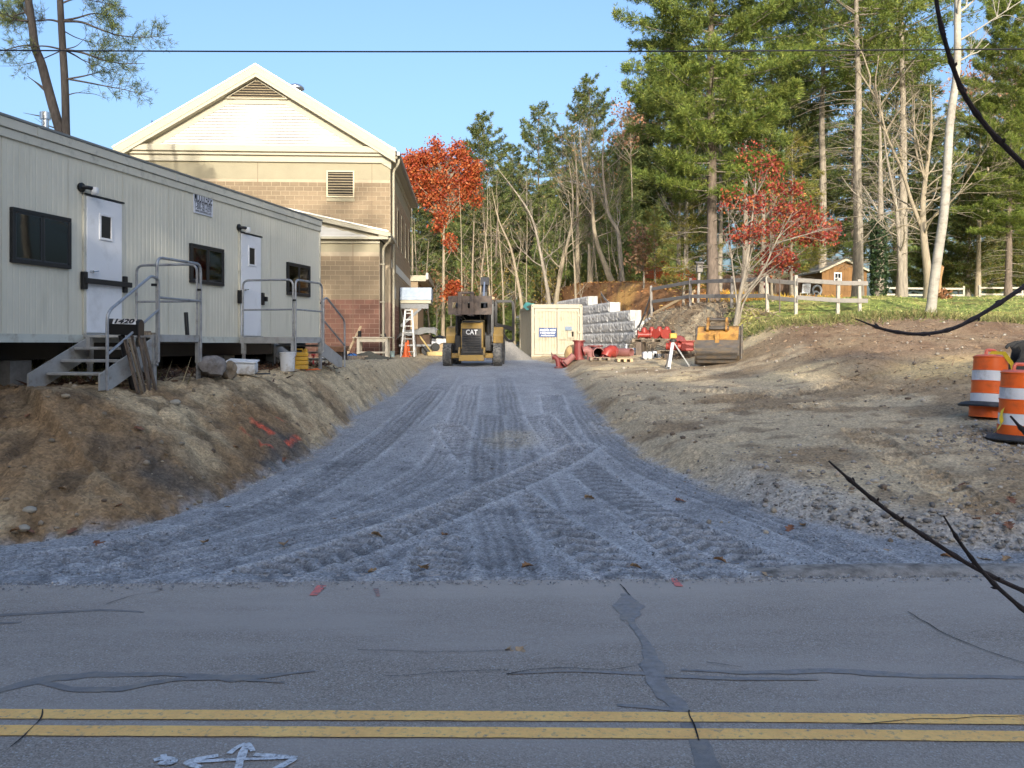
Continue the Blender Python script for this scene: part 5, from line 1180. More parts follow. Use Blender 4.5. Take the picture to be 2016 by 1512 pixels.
# ------------------------------------------------------------------ retaining wall of big concrete blocks
m_cb = MAT('precast_concrete', (0.52, 0.515, 0.495), 0.9, 0.16, 3, 0.4, 18, rand=0.10, dirt=(0.34, 0.33, 0.315), dscale=2.5, damt=0.4, stretch=(2.2, 2.2, 0.35), fine=0.06)
rw = thing('retaining_wall', 'stepped retaining wall of large pale concrete blocks behind the container', 'wall', (6.35, 45.0, 1.45), math.radians(11.9))
def bigblock(seed):
    m = MB(); L0, D, H0 = 1.83, 0.62, 0.585; nx_, nz_ = 14, 5; rr = random.Random(seed)
    V_ = []; 
    for j in range(nz_+1):
        for i in range(nx_+1):
            ed = 0.05 if (j in (0, nz_)) or (i in (0, nx_)) else 0.0
            V_.append((-(0.05+0.045*rr.random())+ed, i*(L0-0.03)/nx_, j*H0/nz_))
    m.add(V_, [(j*(nx_+1)+i, (j+1)*(nx_+1)+i, (j+1)*(nx_+1)+i+1, j*(nx_+1)+i+1) for j in range(nz_) for i in range(nx_)])
    m.box(0.0, D, 0.0, L0-0.03, 0.0, H0)
    me = bpy.data.meshes.new('wall_block'); me.from_pydata(m.v, [], m.f); me.materials.append(m_cb); return me
bbm = [bigblock(s) for s in range(4)]
starts = [0.0, 0.0, 0.35, 1.3, 5.0, 9.6]; ends = [30, 30, 30, 30, 30, 28]
for c in range(6):
    y = starts[c]; k = c
    while y < ends[c]:
        o = bpy.data.objects.new('wall_block', bbm[(k*7+c*3) % 4]); C.objects.link(o); o.parent = rw; o.location = (0.09*c, y, 0.60*c-0.02); y += 1.83; k += 1
# black fabric and rubble at the near end of the wall
p = gpt(1275, 44.0)
fb = cloth(30, 30, lambda u, v: (lambda X, Y: (X, Y, G(X, Y)+0.05+crumple(u, v, .45, 8, 5)+0.08))(6.5+u*1.5-v*0.25, 43.6+v*4.2)).build('black_fabric', MAT('black_fabric', (0.014, 0.015, 0.016), 0.6, 0.3, 6), None, True)
tag(fb, 'crumpled black landscape fabric at the near end of the concrete block wall', 'fabric')
r = random.Random(21)
for i in range(26):
    X = r.uniform(6.3, 8.8); Y = r.uniform(39.5, 44.2); s = r.uniform(0.10, 0.26)
    o = rock(100+i, s*1.2, s, s*0.7, 2, 0.35).build('rubble_stone', m_rock if i % 3 else m_cb, None, False, loc=(X, Y, G(X, Y)+s*0.35)); o.rotation_euler = (0, 0, r.uniform(0, 6)); tag(o, 'broken stone lying on the slope beside the black fabric', 'stone', 'rubble at the end of the block wall')
# gravel pile behind the backhoe
gp = gpt(1002, 39.0); q = gp
def heap(rad, h, seed, sx=1.0):
    m = MB(); nr, na = 14, 36; V_ = [(0, 0, h)]
    for i in range(1, nr+1):
        for j in range(na):
            a = 2*math.pi*j/na; rr = rad*i/nr; x, y = rr*math.cos(a)*sx, rr*math.sin(a); t = i/nr
            V_.append((x, y, h*(1-t)**1.1 + crumple(x+9, y+9, .22, 1.6, seed)*(1-t*0.6) - 0.12*t))
    Fc = [(0, 1+j, 1+(j+1) % na) for j in range(na)] + [(1+(i-1)*na+j, 1+i*na+j, 1+i*na+(j+1) % na, 1+(i-1)*na+(j+1) % na) for i in range(1, nr) for j in range(na)]
    return m.add(V_, Fc)
heap(1.25, 0.95, 4).build('gravel_pile', MAT('pile_gravel', (0.27, 0.25, 0.22), 0.95, 0.2, 20, 0.9, 30, fine=0.3), None, True, loc=gp)
tag(C.objects[-1], 'heap of pale grey gravel between the backhoe and the container', 'gravel pile')
q = gpt(727, 31.5); heap(1.0, 0.34, 6, 1.5).build('soil_pile', MAT('dark_soil', (0.075, 0.07, 0.05), 0.95, 0.25, 12, 0.9, 25, fine=0.3), None, True, loc=q); tag(C.objects[-1], 'low mound of dark soil in front of the work table', 'soil pile')
# ------------------------------------------------------------------ pipe fittings
m_pr = MAT('red_pipe', (0.19, 0.034, 0.032), 0.45, 0.16, 6, 0.1, 30, dirt=(0.25, 0.12, 0.10), dscale=4, damt=0.35)
m_pr2 = MAT('bright_red_valve', (0.29, 0.038, 0.026), 0.42, 0.15, 6, dirt=(0.25, 0.06, 0.05), dscale=5, damt=0.35)
m_pin = MAT('dusty_pink_pipe', (0.27, 0.115, 0.10), 0.6, 0.12, 5)
PY = 30.4
def pp(px, py, Y=PY): v = P(px, py, Y); return v
def pipe_thing(name, label, px, Y, cat='pipe fitting'): return thing(name, label, cat, gpt(px, Y), 0, 'red pipe fittings beside the container')
def flange(m, c, axis, r_, t=0.035):
    c = np.array(c, float); a = np.array(axis, float); a /= np.linalg.norm(a); m.tube([c-a*t/2, c+a*t/2], r_, 20)
def hollow(m, a, b, ro, ri, n=24):
    a = np.array(a, float); b = np.array(b, float); t = b-a; u, v = frame_of(t); V_ = []
    for p_, r_ in ((a, ro), (b, ro), (b, ri), (a, ri)):
        for j in range(n): V_.append(p_+r_*(u*math.cos(2*math.pi*j/n)+v*math.sin(2*math.pi*j/n)))
    m.add(V_, [(k*n+j, k*n+(j+1) % n, ((k+1) % 4)*n+(j+1) % n, ((k+1) % 4)*n+j) for k in range(4) for j in range(n)])
t = pipe_thing('pipe_elbow', 'small red flanged pipe elbow at the left end of the fittings', 1094, PY)
m = MB(); m.tube([(-0.10, 0, 0.42), (-0.02, 0, 0.40), (0.06, 0, 0.30), (0.09, 0, 0.16), (0.09, 0, 0.06)], 0.085, 14); m.build('bend', m_pr, t, True); m = MB(); flange(m, (-0.12, 0, 0.42), (1, 0, 0.2), 0.14); m.build('flange', m_pr, t, True); m = MB(); flange(m, (0.09, 0, 0.02), (0, 0, 1), 0.14); m.build('flange', m_pr, t, True)
t = pipe_thing('valve_drum', 'short red flanged pipe drum beside the small elbow', 1108, PY+0.3)
MB().lathe([(0.2, 0), (0.17, 0.04), (0.17, 0.30), (0.2, 0.30)], 22).build('barrel', m_pr, t, True); MB().lathe([(0.25, 0.30), (0.25, 0.345)], 22).build('flange', m_pr, t, True)
for a in (0.9, 2.2, 4.2, 5.2): MB().box(-0.015+0.19*math.cos(a), 0.015+0.19*math.cos(a), 0.19*math.sin(a)-.03, 0.19*math.sin(a)+.03, 0.02, 0.29).build('rib', m_pr, t)
t = pipe_thing('pipe_wye', 'sloping dusty pink pipe beside the tall red standpipe', 1121, PY)
MB().tube([(-0.14, 0, 0.07), (0.16, 0, 0.36)], 0.115, 16).build('branch', m_pin, t, True); m = MB(); flange(m, (-0.19, 0, 0.04), (0.5, 0, 0.5), 0.16); m.build('flange', m_pr, t, True)
t = pipe_thing('standpipe', 'tall dark red flanged standpipe, the tallest pipe fitting', 1139.5, PY+0.2)
MB().lathe([(0.175, 0.0), (0.175, 0.64)], 22).build('barrel', m_pr, t, True); MB().lathe([(0.225, 0.64), (0.225, 0.685)], 22).build('flange', m_pr, t, True); MB().lathe([(0.22, 0.0), (0.22, 0.04)], 22).build('flange', m_pr, t, True)
t = pipe_thing('pipe_bend', 'dusty pink pipe bend to the right of the tall standpipe', 1156, PY)
MB().tube([(-0.12, 0, 0.30), (-0.02, 0, 0.34), (0.09, 0, 0.27), (0.12, 0, 0.12), (0.12, 0, 0.0)], [0.15, 0.155, 0.15, 0.13, 0.13], 18).build('bend', m_pin, t, True); m = MB(); flange(m, (-0.13, 0, 0.29), (1, 0, 0.3), 0.2); m.build('flange', m_pr, t, True)
t = pipe_thing('open_pipe', 'red pipe length lying with its dark mouth facing the road', 1177, PY)
m = MB(); hollow(m, (0, -0.25, 0.20), (0, 0.9, 0.20), 0.20, 0.175); m.build('barrel', m_pin, t, True); MB().tube([(0, 0.5, 0.2), (0, 0.52, 0.2)], 0.176, 20).build('dark_inside', m_dark, t)
t = pipe_thing('pipe_cap_bend', 'glossy red pipe elbow lying beside the open pink pipe', 1200, PY-0.1)
MB().tube([(0.17, 0.1, 0.22), (0.05, 0.0, 0.25), (-0.08, -0.05, 0.20), (-0.14, -0.08, 0.06)], [0.205, 0.205, 0.195, 0.18], 20).build('bend', m_pr2, t, True); m = MB(); flange(m, (0.185, 0.1, 0.22), (1, 0.3, 0), 0.22, 0.05); m.build('flange', m_pr, t, True); m = MB(); flange(m, (-0.15, -0.08, 0.02), (0.1, 0, 1), 0.21, 0.04); m.build('flange', m_pr, t, True)
t = pipe_thing('open_pipe', 'pink pipe length lying crosswise with a dark open right end', 1227, PY+0.2)
m = MB(); hollow(m, (-0.34, 0.35, 0.15), (0.26, -0.25, 0.15), 0.15, 0.13); m.build('barrel', m_pin, t, True); MB().tube([(0.12, -0.11, 0.15), (0.10, -0.09, 0.15)], 0.131, 20).build('dark_inside', m_dark, t)
t = pipe_thing('flange_ring', 'dark red flange lying flat on top of the pipes', 1172, PY+1.0)
MB().lathe([(0.28, 0.36), (0.28, 0.41)], 22).build('disc', m_pr, t, True); MB().lathe([(0.17, -0.02), (0.17, 0.358)], 18).build('hub', m_pr, t, True)
p = gpt(1128, PY+0.9); one(rock(33, 0.30, 0.25, 0.30, 3, 0.2), 'tan_sack', MAT('tan_sack', (0.48, 0.32, 0.15), 0.8, 0.1, 4), 'tan sack leaning behind the tall standpipe', 'sack', p+Vector((0, 0, 0.22)), smooth=True)
p = gpt(1233, PY+0.9); one(MB().lathe([(0.10, 0.0), (0.10, 0.30), (0.08, 0.36), (0.12, 0.36), (0.12, 0.42)], 14), 'steel_coupling', m_steel, 'grey steel coupling standing behind the pink pipe', 'coupling', p, smooth=True)
def pallet(px, Y, w_, d_, label, mat, rz=0.0, lift=0.0):
    t = thing('pallet', label, 'pallet', gpt(px, Y, lift), rz, 'wooden pallets among the fittings')
    for x in (-w_/2+0.05, 0, w_/2-0.05): MB().box(x-0.045, x+0.045, -d_/2, d_/2, 0.0, 0.09).build('runner', mat, t)
    for k in range(5): y = -d_/2+0.07+k*(d_-0.14)/4; MB().box(-w_/2, w_/2, y-0.055, y+0.055, 0.091, 0.112).build('slat', mat, t)
    return t
pallet(1228, PY-1.4, 0.52, 0.8, 'small yellow wood pallet lying in front of the pink pipe', m_lumber)
pallet(1180, PY-0.9, 0.7, 0.5, 'old grey pallet half buried under the open pipes', m_wood)
for i, (px, py) in enumerate(((1250, 0), (1279, 0), (1297, 0))):
    p = gpt(px, PY+0.6-2.0*(i > 0)); one(MB().box(-0.24, 0.24, -0.2, 0.2, -0.02, 0.24), 'wrapped_block', m_white, ['white wrapped bundle next to the pink pipe end', 'white strapped bundle in front of the red valves', 'rightmost white strapped bundle beside the tripod'][i], 'bundle', p, bevel=0.05)
    for q_ in (-0.09, 0.07):
        if i: 
            o = MB().box(q_-0.012, q_+0.012, -0.206, 0.206, -0.02, 0.247).build('strap', m_blackp, C.objects[-1] if False else bpy.data.objects[[o.name for o in C.objects if o.name.startswith('wrapped_block')][-1]])
pal = pallet(1292, PY+0.2, 1.5, 1.1, 'grey pallet carrying the bright red valves', m_wood, -0.35, 0.42)
for x in (-0.55, 0.55): MB().box(x-0.1, x+0.1, -0.4, 0.4, -0.5, -0.002).build('crib', m_wood_d, pal)
def valve(px, Y, zoff, label, k):
    p = gpt(px, Y, zoff); v = thing('valve', label, 'valve', p, 0.4*k, 'bright red valves stacked on pallets')
    MB().tube([(-0.22, 0, 0.17), (0.22, 0, 0.17)], 0.10, 14).build('body', m_pr2, v, True)
    for s in (-1, 1): m = MB(); flange(m, (s*0.22, 0, 0.17), (1, 0, 0), 0.17, 0.04); m.build('flange', m_pr2, v, True)
    MB().lathe([(0.10, 0.2), (0.12, 0.30), (0.07, 0.42), (0.03, 0.44)], 14).build('bonnet', m_pr2, v, True)
    return v
zp = 0.42+0.112
vl = ('bright red valve at the left edge of the grey pallet', 'bright red valve second from the left on the grey pallet', 'bright red valve in the middle of the grey pallet', 'bright red valve at the right edge of the grey pallet', 'red valve on the ground right of the pallet', 'red valve nearest the big bucket')
for i, (px, Y, z) in enumerate(((1268, PY+0.15, zp), (1283, PY+0.5, zp), (1298, PY+0.1, zp), (1313, PY+0.15, zp))): valve(px, Y, z, vl[i], i)
pal2 = pallet(1343, PY-2.2, 1.4, 0.9, 'grey pallet of red castings sloping behind the tripod', m_wood, -0.5, 0.12)
MB().box(-0.5, 0.5, -0.3, 0.3, -0.2, -0.002).build('crib', m_wood_d, pal2)
for i, (px, dy) in enumerate(((1330, -0.1), (1352, -0.6))):
    p = gpt(px, PY-2.2+dy, 0.235); v = thing('pipe_casting', ['red flanged box casting behind the tripod', 'red flanged box casting nearest the excavator bucket'][i], 'casting', p, 0.25*i-0.3, 'red castings behind the tripod')
    MB().box(-0.20, 0.20, -0.16, 0.16, 0.0, 0.30).build('body', m_pr2, v, bevel=0.03); MB().box(-0.24, 0.24, -0.2, 0.2, 0.301, 0.335).build('flange', m_pr2, v, bevel=0.01); MB().tube([(-0.20, 0, 0.15), (-0.30, 0, 0.15)], 0.12, 14).build('spigot', m_pr2, v, True)
p = gpt(1337, PY-1.5, 0.35); one(MB().lathe([(0.06, 0.02), (0.24, 0.0), (0.24, 0.05), (0.1, 0.08)], 22, Matrix.Rotation(1.2, 4, 'X')), 'pipe_flange', m_pr, 'round dark red blind flange standing behind the tripod', 'flange', p+Vector((0, 0, 0.1)), smooth=True)
# ------------------------------------------------------------------ laser level on a tripod
tp_ = gpt(1327, 25.0); tri = thing('survey_tripod', 'low aluminium tripod carrying a yellow laser level', 'tripod', tp_)
hd = P(1325, 670, 25.0)-tp_
for i, (px, py, dy, wd) in enumerate(((1312, 724, -0.35, 0.085), (1357, 722, -0.15, 0.03), (1316, 716, 0.45, 0.05))):
    f_ = P(px, py, 25.0); f_.y += dy; f_.z = G(f_.x, f_.y)-0.03; f_ -= tp_
    MB().bar(hd+Vector(((i-1)*0.03*0, 0, -0.03)), f_, wd, 0.04).build('leg', MAT('white_leg', (0.66, 0.67, 0.68), 0.4, 0.05, 5) if i == 0 else m_alu, tri, bevel=0.006)
    MB().bar(f_+Vector((0, 0, 0.10)), f_+Vector((0, 0, -0.02)), wd*1.2, 0.05).build('foot', m_gun, tri)
MB().lathe([(0.10, -0.04), (0.10, 0.02), (0.05, 0.05)], 16).build('head', m_gun, tri, True, loc=hd)
lz = MB().obox((0, 0, 0.13), (0.20, 0.17, 0.15)).build('laser_level', MAT('laser_yellow', (0.56, 0.34, 0.05), 0.45, 0.08, 6), tri, bevel=0.02, loc=hd)
MB().lathe([(0.05, 0.206), (0.05, 0.25), (0.07, 0.25), (0.05, 0.28)], 12).build('lens_cap', m_gun, lz, True)
# ------------------------------------------------------------------ excavator bucket
bp = gpt(1414, 24.6); ex = thing('excavator_bucket', 'rusty yellow excavator bucket standing on the dirt', 'bucket', bp, math.radians(-20))
m_by = MAT('rusty_yellow', (0.42, 0.22, 0.05), 0.65, 0.2, 4, 0.2, 25, dirt=(0.15, 0.075, 0.03), dscale=5, damt=0.55)
m_bs = MAT('worn_bucket_steel', (0.10, 0.087, 0.075), 0.5, 0.3, 4, 0.2, 25, metal=0.35, dirt=(0.17, 0.12, 0.07), dscale=3, damt=0.5, stretch=(1, 1, 3))
BWd = 1.14; prof_o = [(0.22, 1.10), (-0.02, 1.06), (-0.10, 0.86), (-0.26, 0.70), (-0.36, 0.48), (-0.36, 0.28), (-0.28, 0.12), (-0.14, 0.0)]
def shell(a, b, name, mat, push=0.0):
    P0 = prof_o[a:b+1]; m = MB(); V_ = []
    for y, z in P0: V_ += [(-BWd/2, y-push, z), (BWd/2, y-push, z), (BWd/2, y-push+0.04, z-0.01), (-BWd/2, y-push+0.04, z-0.01)]
    for i in range(len(P0)-1):
        o = 4*i; m.add(V_[o:o+8], [(0, 1, 5, 4), (3, 7, 6, 2), (0, 4, 7, 3), (1, 2, 6, 5)])
    return m.build(name, mat, ex)
shell(0, 2, 'top_plate', m_by); shell(2, 3, 'upper_shell', m_by); shell(3, 7, 'lower_shell', m_bs)
for s in (-1, 1):
    MB().prism(prof_o + [(0.30, 0.0), (0.52, 0.35), (0.50, 0.85)], s*BWd/2-0.02+s*0.022, s*BWd/2+0.02+s*0.022, 'x').build('side_plate', m_bs, ex)
    MB().prism([(-0.05, 0.0), (0.05, 0.0), (0.30, 1.15), (0.20, 1.15)], s*BWd/2-0.02+s*0.075, s*BWd/2+0.02+s*0.075, 'x').build('side_cutter', m_bs, ex)
for z, y in ((0.33, -0.385), (0.20, -0.355), (0.08, -0.27)): MB().obox((0, y, z), (BWd-0.02, 0.035, 0.07), (0.35, 0, 0)).build('wear_strip', m_bs, ex, bevel=0.008)
MB().box(-0.06, 0.06, -0.30, -0.10, 0.62, 0.88).build('centre_gusset', m_by, ex)
for x in (-0.28, 0.24):
    MB().prism([(-0.06, 0.92), (-0.20, 1.0), (-0.16, 1.16), (0.02, 1.34), (0.16, 1.36), (0.22, 1.10)], x-0.03, x+0.03, 'x').build('lug', m_by, ex)
    MB().tube([(x-0.06, 0.10, 1.28), (x+0.06, 0.10, 1.28)], 0.075, 14).build('bushing', m_bs, ex, True)
    MB().tube([(x-0.06, -0.10, 1.04), (x+0.06, -0.10, 1.04)], 0.07, 14).build('bushing', m_bs, ex, True)
MB().tube([(-0.25, 0.10, 1.28), (0.21, 0.10, 1.28)], 0.05, 12).build('pin', m_bs, ex, True); MB().box(-0.22, 0.18, -0.17, -0.05, 1.0, 1.10).build('coupler_block', m_bs, ex, bevel=0.01)
for x in (-0.45, -0.22, 0, 0.22, 0.45): MB().prism([(-0.14, 0.0), (-0.05, 0.05), (0.30, 0.02), (0.30, -0.02)], x-0.05, x+0.05, 'x').build('tooth', m_bs, ex)
# ------------------------------------------------------------------ traffic barrels
m_or = MAT('barrel_orange', (0.76, 0.125, 0.015), 0.4, 0.06, 4, dirt=(0.50, 0.09, 0.02), dscale=4, damt=0.3); m_pkr = MAT('barrel_cap', (0.72, 0.16, 0.10), 0.45, 0.08, 4)
m_wr = MAT('reflective_white', (0.64, 0.66, 0.70), 0.4, 0.04, 4, dirt=(0.42, 0.42, 0.43), dscale=6, damt=0.35)
def barrel(p, label, rot, base_z, top_r=0.235):
    t = thing('traffic_barrel', label, 'barrel', p, rot=rot, group='orange traffic barrels')
    zs = [(0.0, 0.275, None), (0.16, 0.270, m_or), (0.17, 0.262, m_or), (0.32, 0.262, m_wr), (0.33, 0.253, m_or), (0.48, 0.253, m_or), (0.49, 0.246, m_or), (0.64, 0.246, m_wr), (0.65, 0.238, m_or), (0.86, 0.236, m_or)]
    segs = [('body', m_or, [(0.272, 0.0), (0.268, 0.20), (0.255, 0.205)]), ('stripe', m_wr, [(0.2585, 0.205), (0.2585, 0.36)]), ('body', m_or, [(0.262, 0.36), (0.262, 0.372), (0.252, 0.376), (0.250, 0.54), (0.258, 0.545), (0.258, 0.556)]), ('stripe', m_wr, [(0.2475, 0.556), (0.2475, 0.71)]), ('body', m_or, [(0.252, 0.71), (0.252, 0.722), (0.240, 0.726), (0.236, 0.90), (0.245, 0.905), (0.245, 0.92)])]
    for n_, mt, pr in segs: MB().lathe(pr, 32, caps=False).build(n_, mt, t, True)
    MB().lathe([(0.245, 0.92), (0.20, 0.95), (0.10, 0.955), (0.01, 0.957)], 32).build('cap', m_pkr, t, True)
    MB().tube(fillet([(-0.10, 0, 0.94), (-0.09, 0, 1.03), (0.09, 0, 1.03), (0.10, 0, 0.94)], 0.06), 0.024, 8).build('handle', m_pkr, t, True)
    MB().lathe([(0.275, base_z), (0.42, base_z-0.005), (0.43, base_z+0.015), (0.38, base_z+0.055), (0.275, base_z+0.075)], 32, caps=False).build('base_ring', MAT('rubber_base', (0.035, 0.038, 0.043), 0.7, 0.2, 6, dirt=(0.11, 0.105, 0.10), damt=0.4), t, True)
    return t
p = hit(1946, 822); b1 = barrel(p, 'orange and white traffic barrel, farther of the two, its rubber base slid up', (math.radians(-2), math.radians(5), 0.3), 0.16)
p2 = hit(2006, 866); b2 = barrel(p2, 'orange and white traffic barrel nearest the road at the right edge', (0, math.radians(1.5), 0.1), 0.0)
m_tape = MAT('yellow_tape', (0.70, 0.52, 0.04), 0.5, 0.1, 6)
for i, (o_, pts) in enumerate(((p, [(-0.05, -0.1, 0.97), (0.1, -0.2, 0.96), (0.24, -0.16, 0.8), (0.26, -0.18, 0.62)]), (p2, [(-0.262, -0.03, 0.40), (-0.30, -0.05, 0.30), (-0.29, -0.06, 0.22), (-0.36, -0.08, 0.12), (-0.42, -0.10, 0.09)]))):
    m = MB(); V_ = []
    for a in pts: V_ += [(a[0], a[1], a[2]), (a[0]+0.03, a[1]-0.03, a[2]+0.045)]
    m.add(V_, [(2*k, 2*k+1, 2*k+3, 2*k+2) for k in range(len(pts)-1)]); one(m, 'caution_tape', m_tape, ['yellow tape hanging over the farther traffic barrel', 'yellow tape hanging down the side of the nearest traffic barrel'][i], 'tape', o_)
# black excavator attachment behind the barrels
ap = hit(2030, 748); at_ = thing('excavator_thumb', 'black curved steel attachment behind the traffic barrels at the right edge', 'attachment', ap, -0.2)
m_ab = MAT('black_steel', (0.016, 0.018, 0.021), 0.45, 0.2, 6, dirt=(0.07, 0.065, 0.06), dscale=4, damt=0.35)
ka = ap.y/F
def aq(px, py): v = P(px, py, ap.y)-ap; return (v.x, v.z)
for y in (-0.22, 0.22):
    MB().prism([aq(1985, 727), aq(2000, 705), aq(2003, 690), aq(1999, 682), aq(1993, 688), aq(1990, 683), aq(1996, 676), aq(2010, 671), aq(2040, 668), aq(2075, 690), aq(2085, 752), aq(1984, 752)], y-0.02, y+0.02, 'y').build('hook_plate', m_ab, at_, bevel=0.008)
MB().box(aq(1992, 0)[0], aq(2080, 0)[0], -0.195, 0.195, -0.02, aq(0, 715)[1]).build('body', m_ab, at_, bevel=0.02); MB().tube([(aq(2050, 0)[0], -0.26, aq(0, 690)[1]), (aq(2050, 0)[0], 0.26, aq(0, 690)[1])], 0.05, 12).build('pin', m_steel, at_, True)
# ------------------------------------------------------------------ front rail fence
m_fg = MAT('weathered_fence', (0.28, 0.255, 0.225), 0.9, 0.2, 5, 0.3, 40, dirt=(0.20, 0.18, 0.16), dscale=5, damt=0.4)
m_fp = MAT('pale_fence_post', (0.43, 0.39, 0.325), 0.85, 0.15, 5, 0.3, 40, dirt=(0.36, 0.32, 0.27), dscale=5, damt=0.35)
m_rebar = MAT('rusty_stake', (0.16, 0.125, 0.105), 0.8, 0.2, 8)
def F0(px, Y): x = PX(px, Y); return Vector((x, Y, G(x, Y)))
base = F0(1283, 38.5)
fe = thing('rail_fence', 'weathered two-rail fence running along the near edge of the lawn', 'fence', base)
posts = [(1283, 38.5, 1.45), (1359, 34.0, 1.2), (1440, 31.2, 1.15), (1511, 29.2, 1.27), (1567, 28.0, 1.27), (1649, 27.6, 1.15), (1693, 27.9, 1.03)]
tops = []
for i, (px, Y, h) in enumerate(posts):
    p = F0(px, Y)-base; tops.append((p, h)); lean = Vector((0.03*((i*7) % 3-1), 0, 0))
    MB().bar(p+Vector((0, 0, -0.15)), p+lean+Vector((0, 0, h)), 0.105, 0.105).build('post', m_fp if i > 2 else m_fg, fe, bevel=0.015)
for i in range(len(posts)-1):
    (a, ha), (b, hb) = tops[i], tops[i+1]
    for za, zb, off in ((ha-0.16, hb-0.16, -0.08), (ha-0.72, hb-0.72, -0.08)):
        if i == 3: za -= 0.05; zb -= 0.1
        e = (b-a).normalized()*(0.28 if i == len(posts)-2 else 0.05)
        MB().bar(a+Vector((0, off, za)), b+e+Vector((0, off, zb)), 0.035, 0.14).build('rail', m_fg, fe, bevel=0.008)
MB().bar(F0(1535, 28.6)-base, F0(1535, 28.6)-base+Vector((0.01, 0, 1.15)), 0.03, 0.03).build('stake', m_rebar, fe)
# temporary guard rail of thin stakes above the block wall
gb = F0(1240, 44.0); gf = thing('guard_fence', 'grey rail on thin metal stakes above the concrete block wall', 'fence', gb)
gl = [(1183, 55.0), (1191, 54), (1200, 53), (1213, 51.3), (1228, 49.5), (1240, 47.8), (1258, 45.0), (1271, 42.2)]
tp2 = []
for px, Y in gl:
    p = F0(px, Y)-gb; tp2.append(p); MB().tube([p+Vector((0, 0, -0.1)), p+Vector((0.01, 0, 1.35))], 0.022, 6).build('stake', m_rebar, gf)
tp2.append(F0(1283, 38.5)-gb)
for a, b in zip(tp2[:-1], tp2[1:]):
    for z in (1.2, 0.62): MB().bar(a+Vector((0, -0.05, z)), b+Vector((0, -0.05, z)), 0.035, 0.13).build('rail', m_fg, gf)
# pink lumber railing on the mound
lr_b = F0(1290, 45.0); lr = thing('lumber_railing', 'pale new lumber railing sloping up the leaf-covered mound', 'railing', lr_b)
la, lc = F0(1200, 50.0)-lr_b, F0(1368, 42.0)-lr_b
for z, w_ in ((1.25, 0.14), (0.62, 0.12)): MB().bar(la+Vector((0, 0, z*0.72)), lc+Vector((0, 0, z)), 0.05, w_).build('rail', m_lumber, lr)
for q in (0.02, 0.5, 0.98): p = la.lerp(lc, q); g_ = lr_b+p; MB().bar(p+Vector((0, 0.04, G(g_.x, g_.y)-g_.z-0.15)), p+Vector((0, 0.04, 1.22-0.33*(1-q))), 0.09, 0.09).build('post', m_lumber, lr)
# orange safety mesh
sb = F0(1268, 52.0); sf = thing('safety_fence', 'sagging orange plastic safety mesh at the edge of the wood', 'fence', sb)
m_sf = MAT('orange_mesh', (0.55, 0.10, 0.03), 0.6, 0.1, 5)
sm = MB(); npx = 34
def sfp(u): px = 1268+u*110; return F0(px, 52-6*u)-sb
for j in range(9):
    pts = []
    for i in range(npx):
        u = i/(npx-1); p = sfp(u); h = (0.25+1.15*j/8*(1-0.35*u))*(1-0.25*math.sin(u*9)**2); pts.append(p+Vector((0, crumple(u, j/9, .4, 6, 4), h)))
    sm.tube(pts, 0.028, 4, False)
for i in range(npx):
    u = i/(npx-1); p = sfp(u); k = (1-0.25*math.sin(u*9)**2); sm.tube([p+Vector((0, 0, 0.25*k)), p+Vector((0, crumple(u, 1, .4, 6, 4), (0.25+1.15*(1-0.35*u))*k))], 0.028, 4, False)
sm.build('mesh', m_sf, sf)
for u in (0, 0.35, 0.7, 1.0): p = sfp(u); MB().bar(p+Vector((0, 0.05, -0.2)), p+Vector((0, 0.05, 1.5)), 0.05, 0.05).build('stake', m_lumber, sf)
# bird boxes on posts
def birdbox(px, Y, h, lean, label, mat, bx):
    p = F0(px, Y); t = thing('bird_box', label, 'bird box', p)
    MB().bar((0, 0, -0.1), (lean, 0, h), 0.10, 0.10).build('post', mat, t)
    MB().box(lean-bx/2, lean+bx/2, -0.16, 0.10, h-0.42, h-0.05).build('box', m_fg, t, bevel=0.01); MB().obox((lean, -0.05, h), (bx*1.35, 0.42, 0.04), (0.2, 0, 0)).build('lid', m_fg, t)
    MB().lathe([(0.035, 0), (0.035, 0.006)], 12, Matrix.Translation((lean, -0.162, h-0.2)) @ Matrix.Rotation(math.pi/2, 4, 'X')).build('hole', m_dark, t)
birdbox(1374, 37.0, 1.85, 0.06, 'white post with a small pale bird box beside the pine trunk', m_fp, 0.24)
birdbox(1718, 46.0, 2.05, 0.25, 'leaning pale post with a grey bird box in front of the shed corner', m_fp, 0.34)
# ------------------------------------------------------------------ shed
sp_ = F0(1655, 55.0); S0 = Vector((PX(1618, 55), 55.0, sp_.z-0.05))
shd = thing('garden_shed', 'small orange-brown wooden shed with a white window among the trees', 'shed', S0, math.radians(4))
m_sw = MAT('shed_boards', (0.20, 0.105, 0.038), 0.8, 0.12, 3, 0.2, 30, rand=0.10, stretch=(8, 8, 0.5))
SW, SD, SHh, RG = 2.95, 3.4, 2.0, 0.62
nb = 12
for i in range(nb):
    x0, x1 = i*SW/nb+0.004, (i+1)*SW/nb-0.004
    def top(x): return SHh+RG*(1-abs(x-SW/2)/(SW/2))
    MB().add([(x0, -0.02, 0), (x1, -0.02, 0), (x1, -0.02, top(x1)), (x0, -0.02, top(x0)), (x0, 0.02, 0), (x1, 0.02, 0), (x1, 0.02, top(x1)), (x0, 0.02, top(x0))], [(0, 1, 2, 3), (1, 5, 6, 2), (4, 0, 3, 7), (3, 2, 6, 7)]).build('board', m_sw, shd)
MB().box(0.02, SW-0.02, 0.03, SD, -0.3, SHh-0.02).build('wall', MAT('shed_dark', (0.14, 0.08, 0.04), 0.9, 0.1, 4), shd)
MB().box(0.0, SW, -0.045, -0.021, 0.62, 0.68).build('ledger', m_sw, shd)
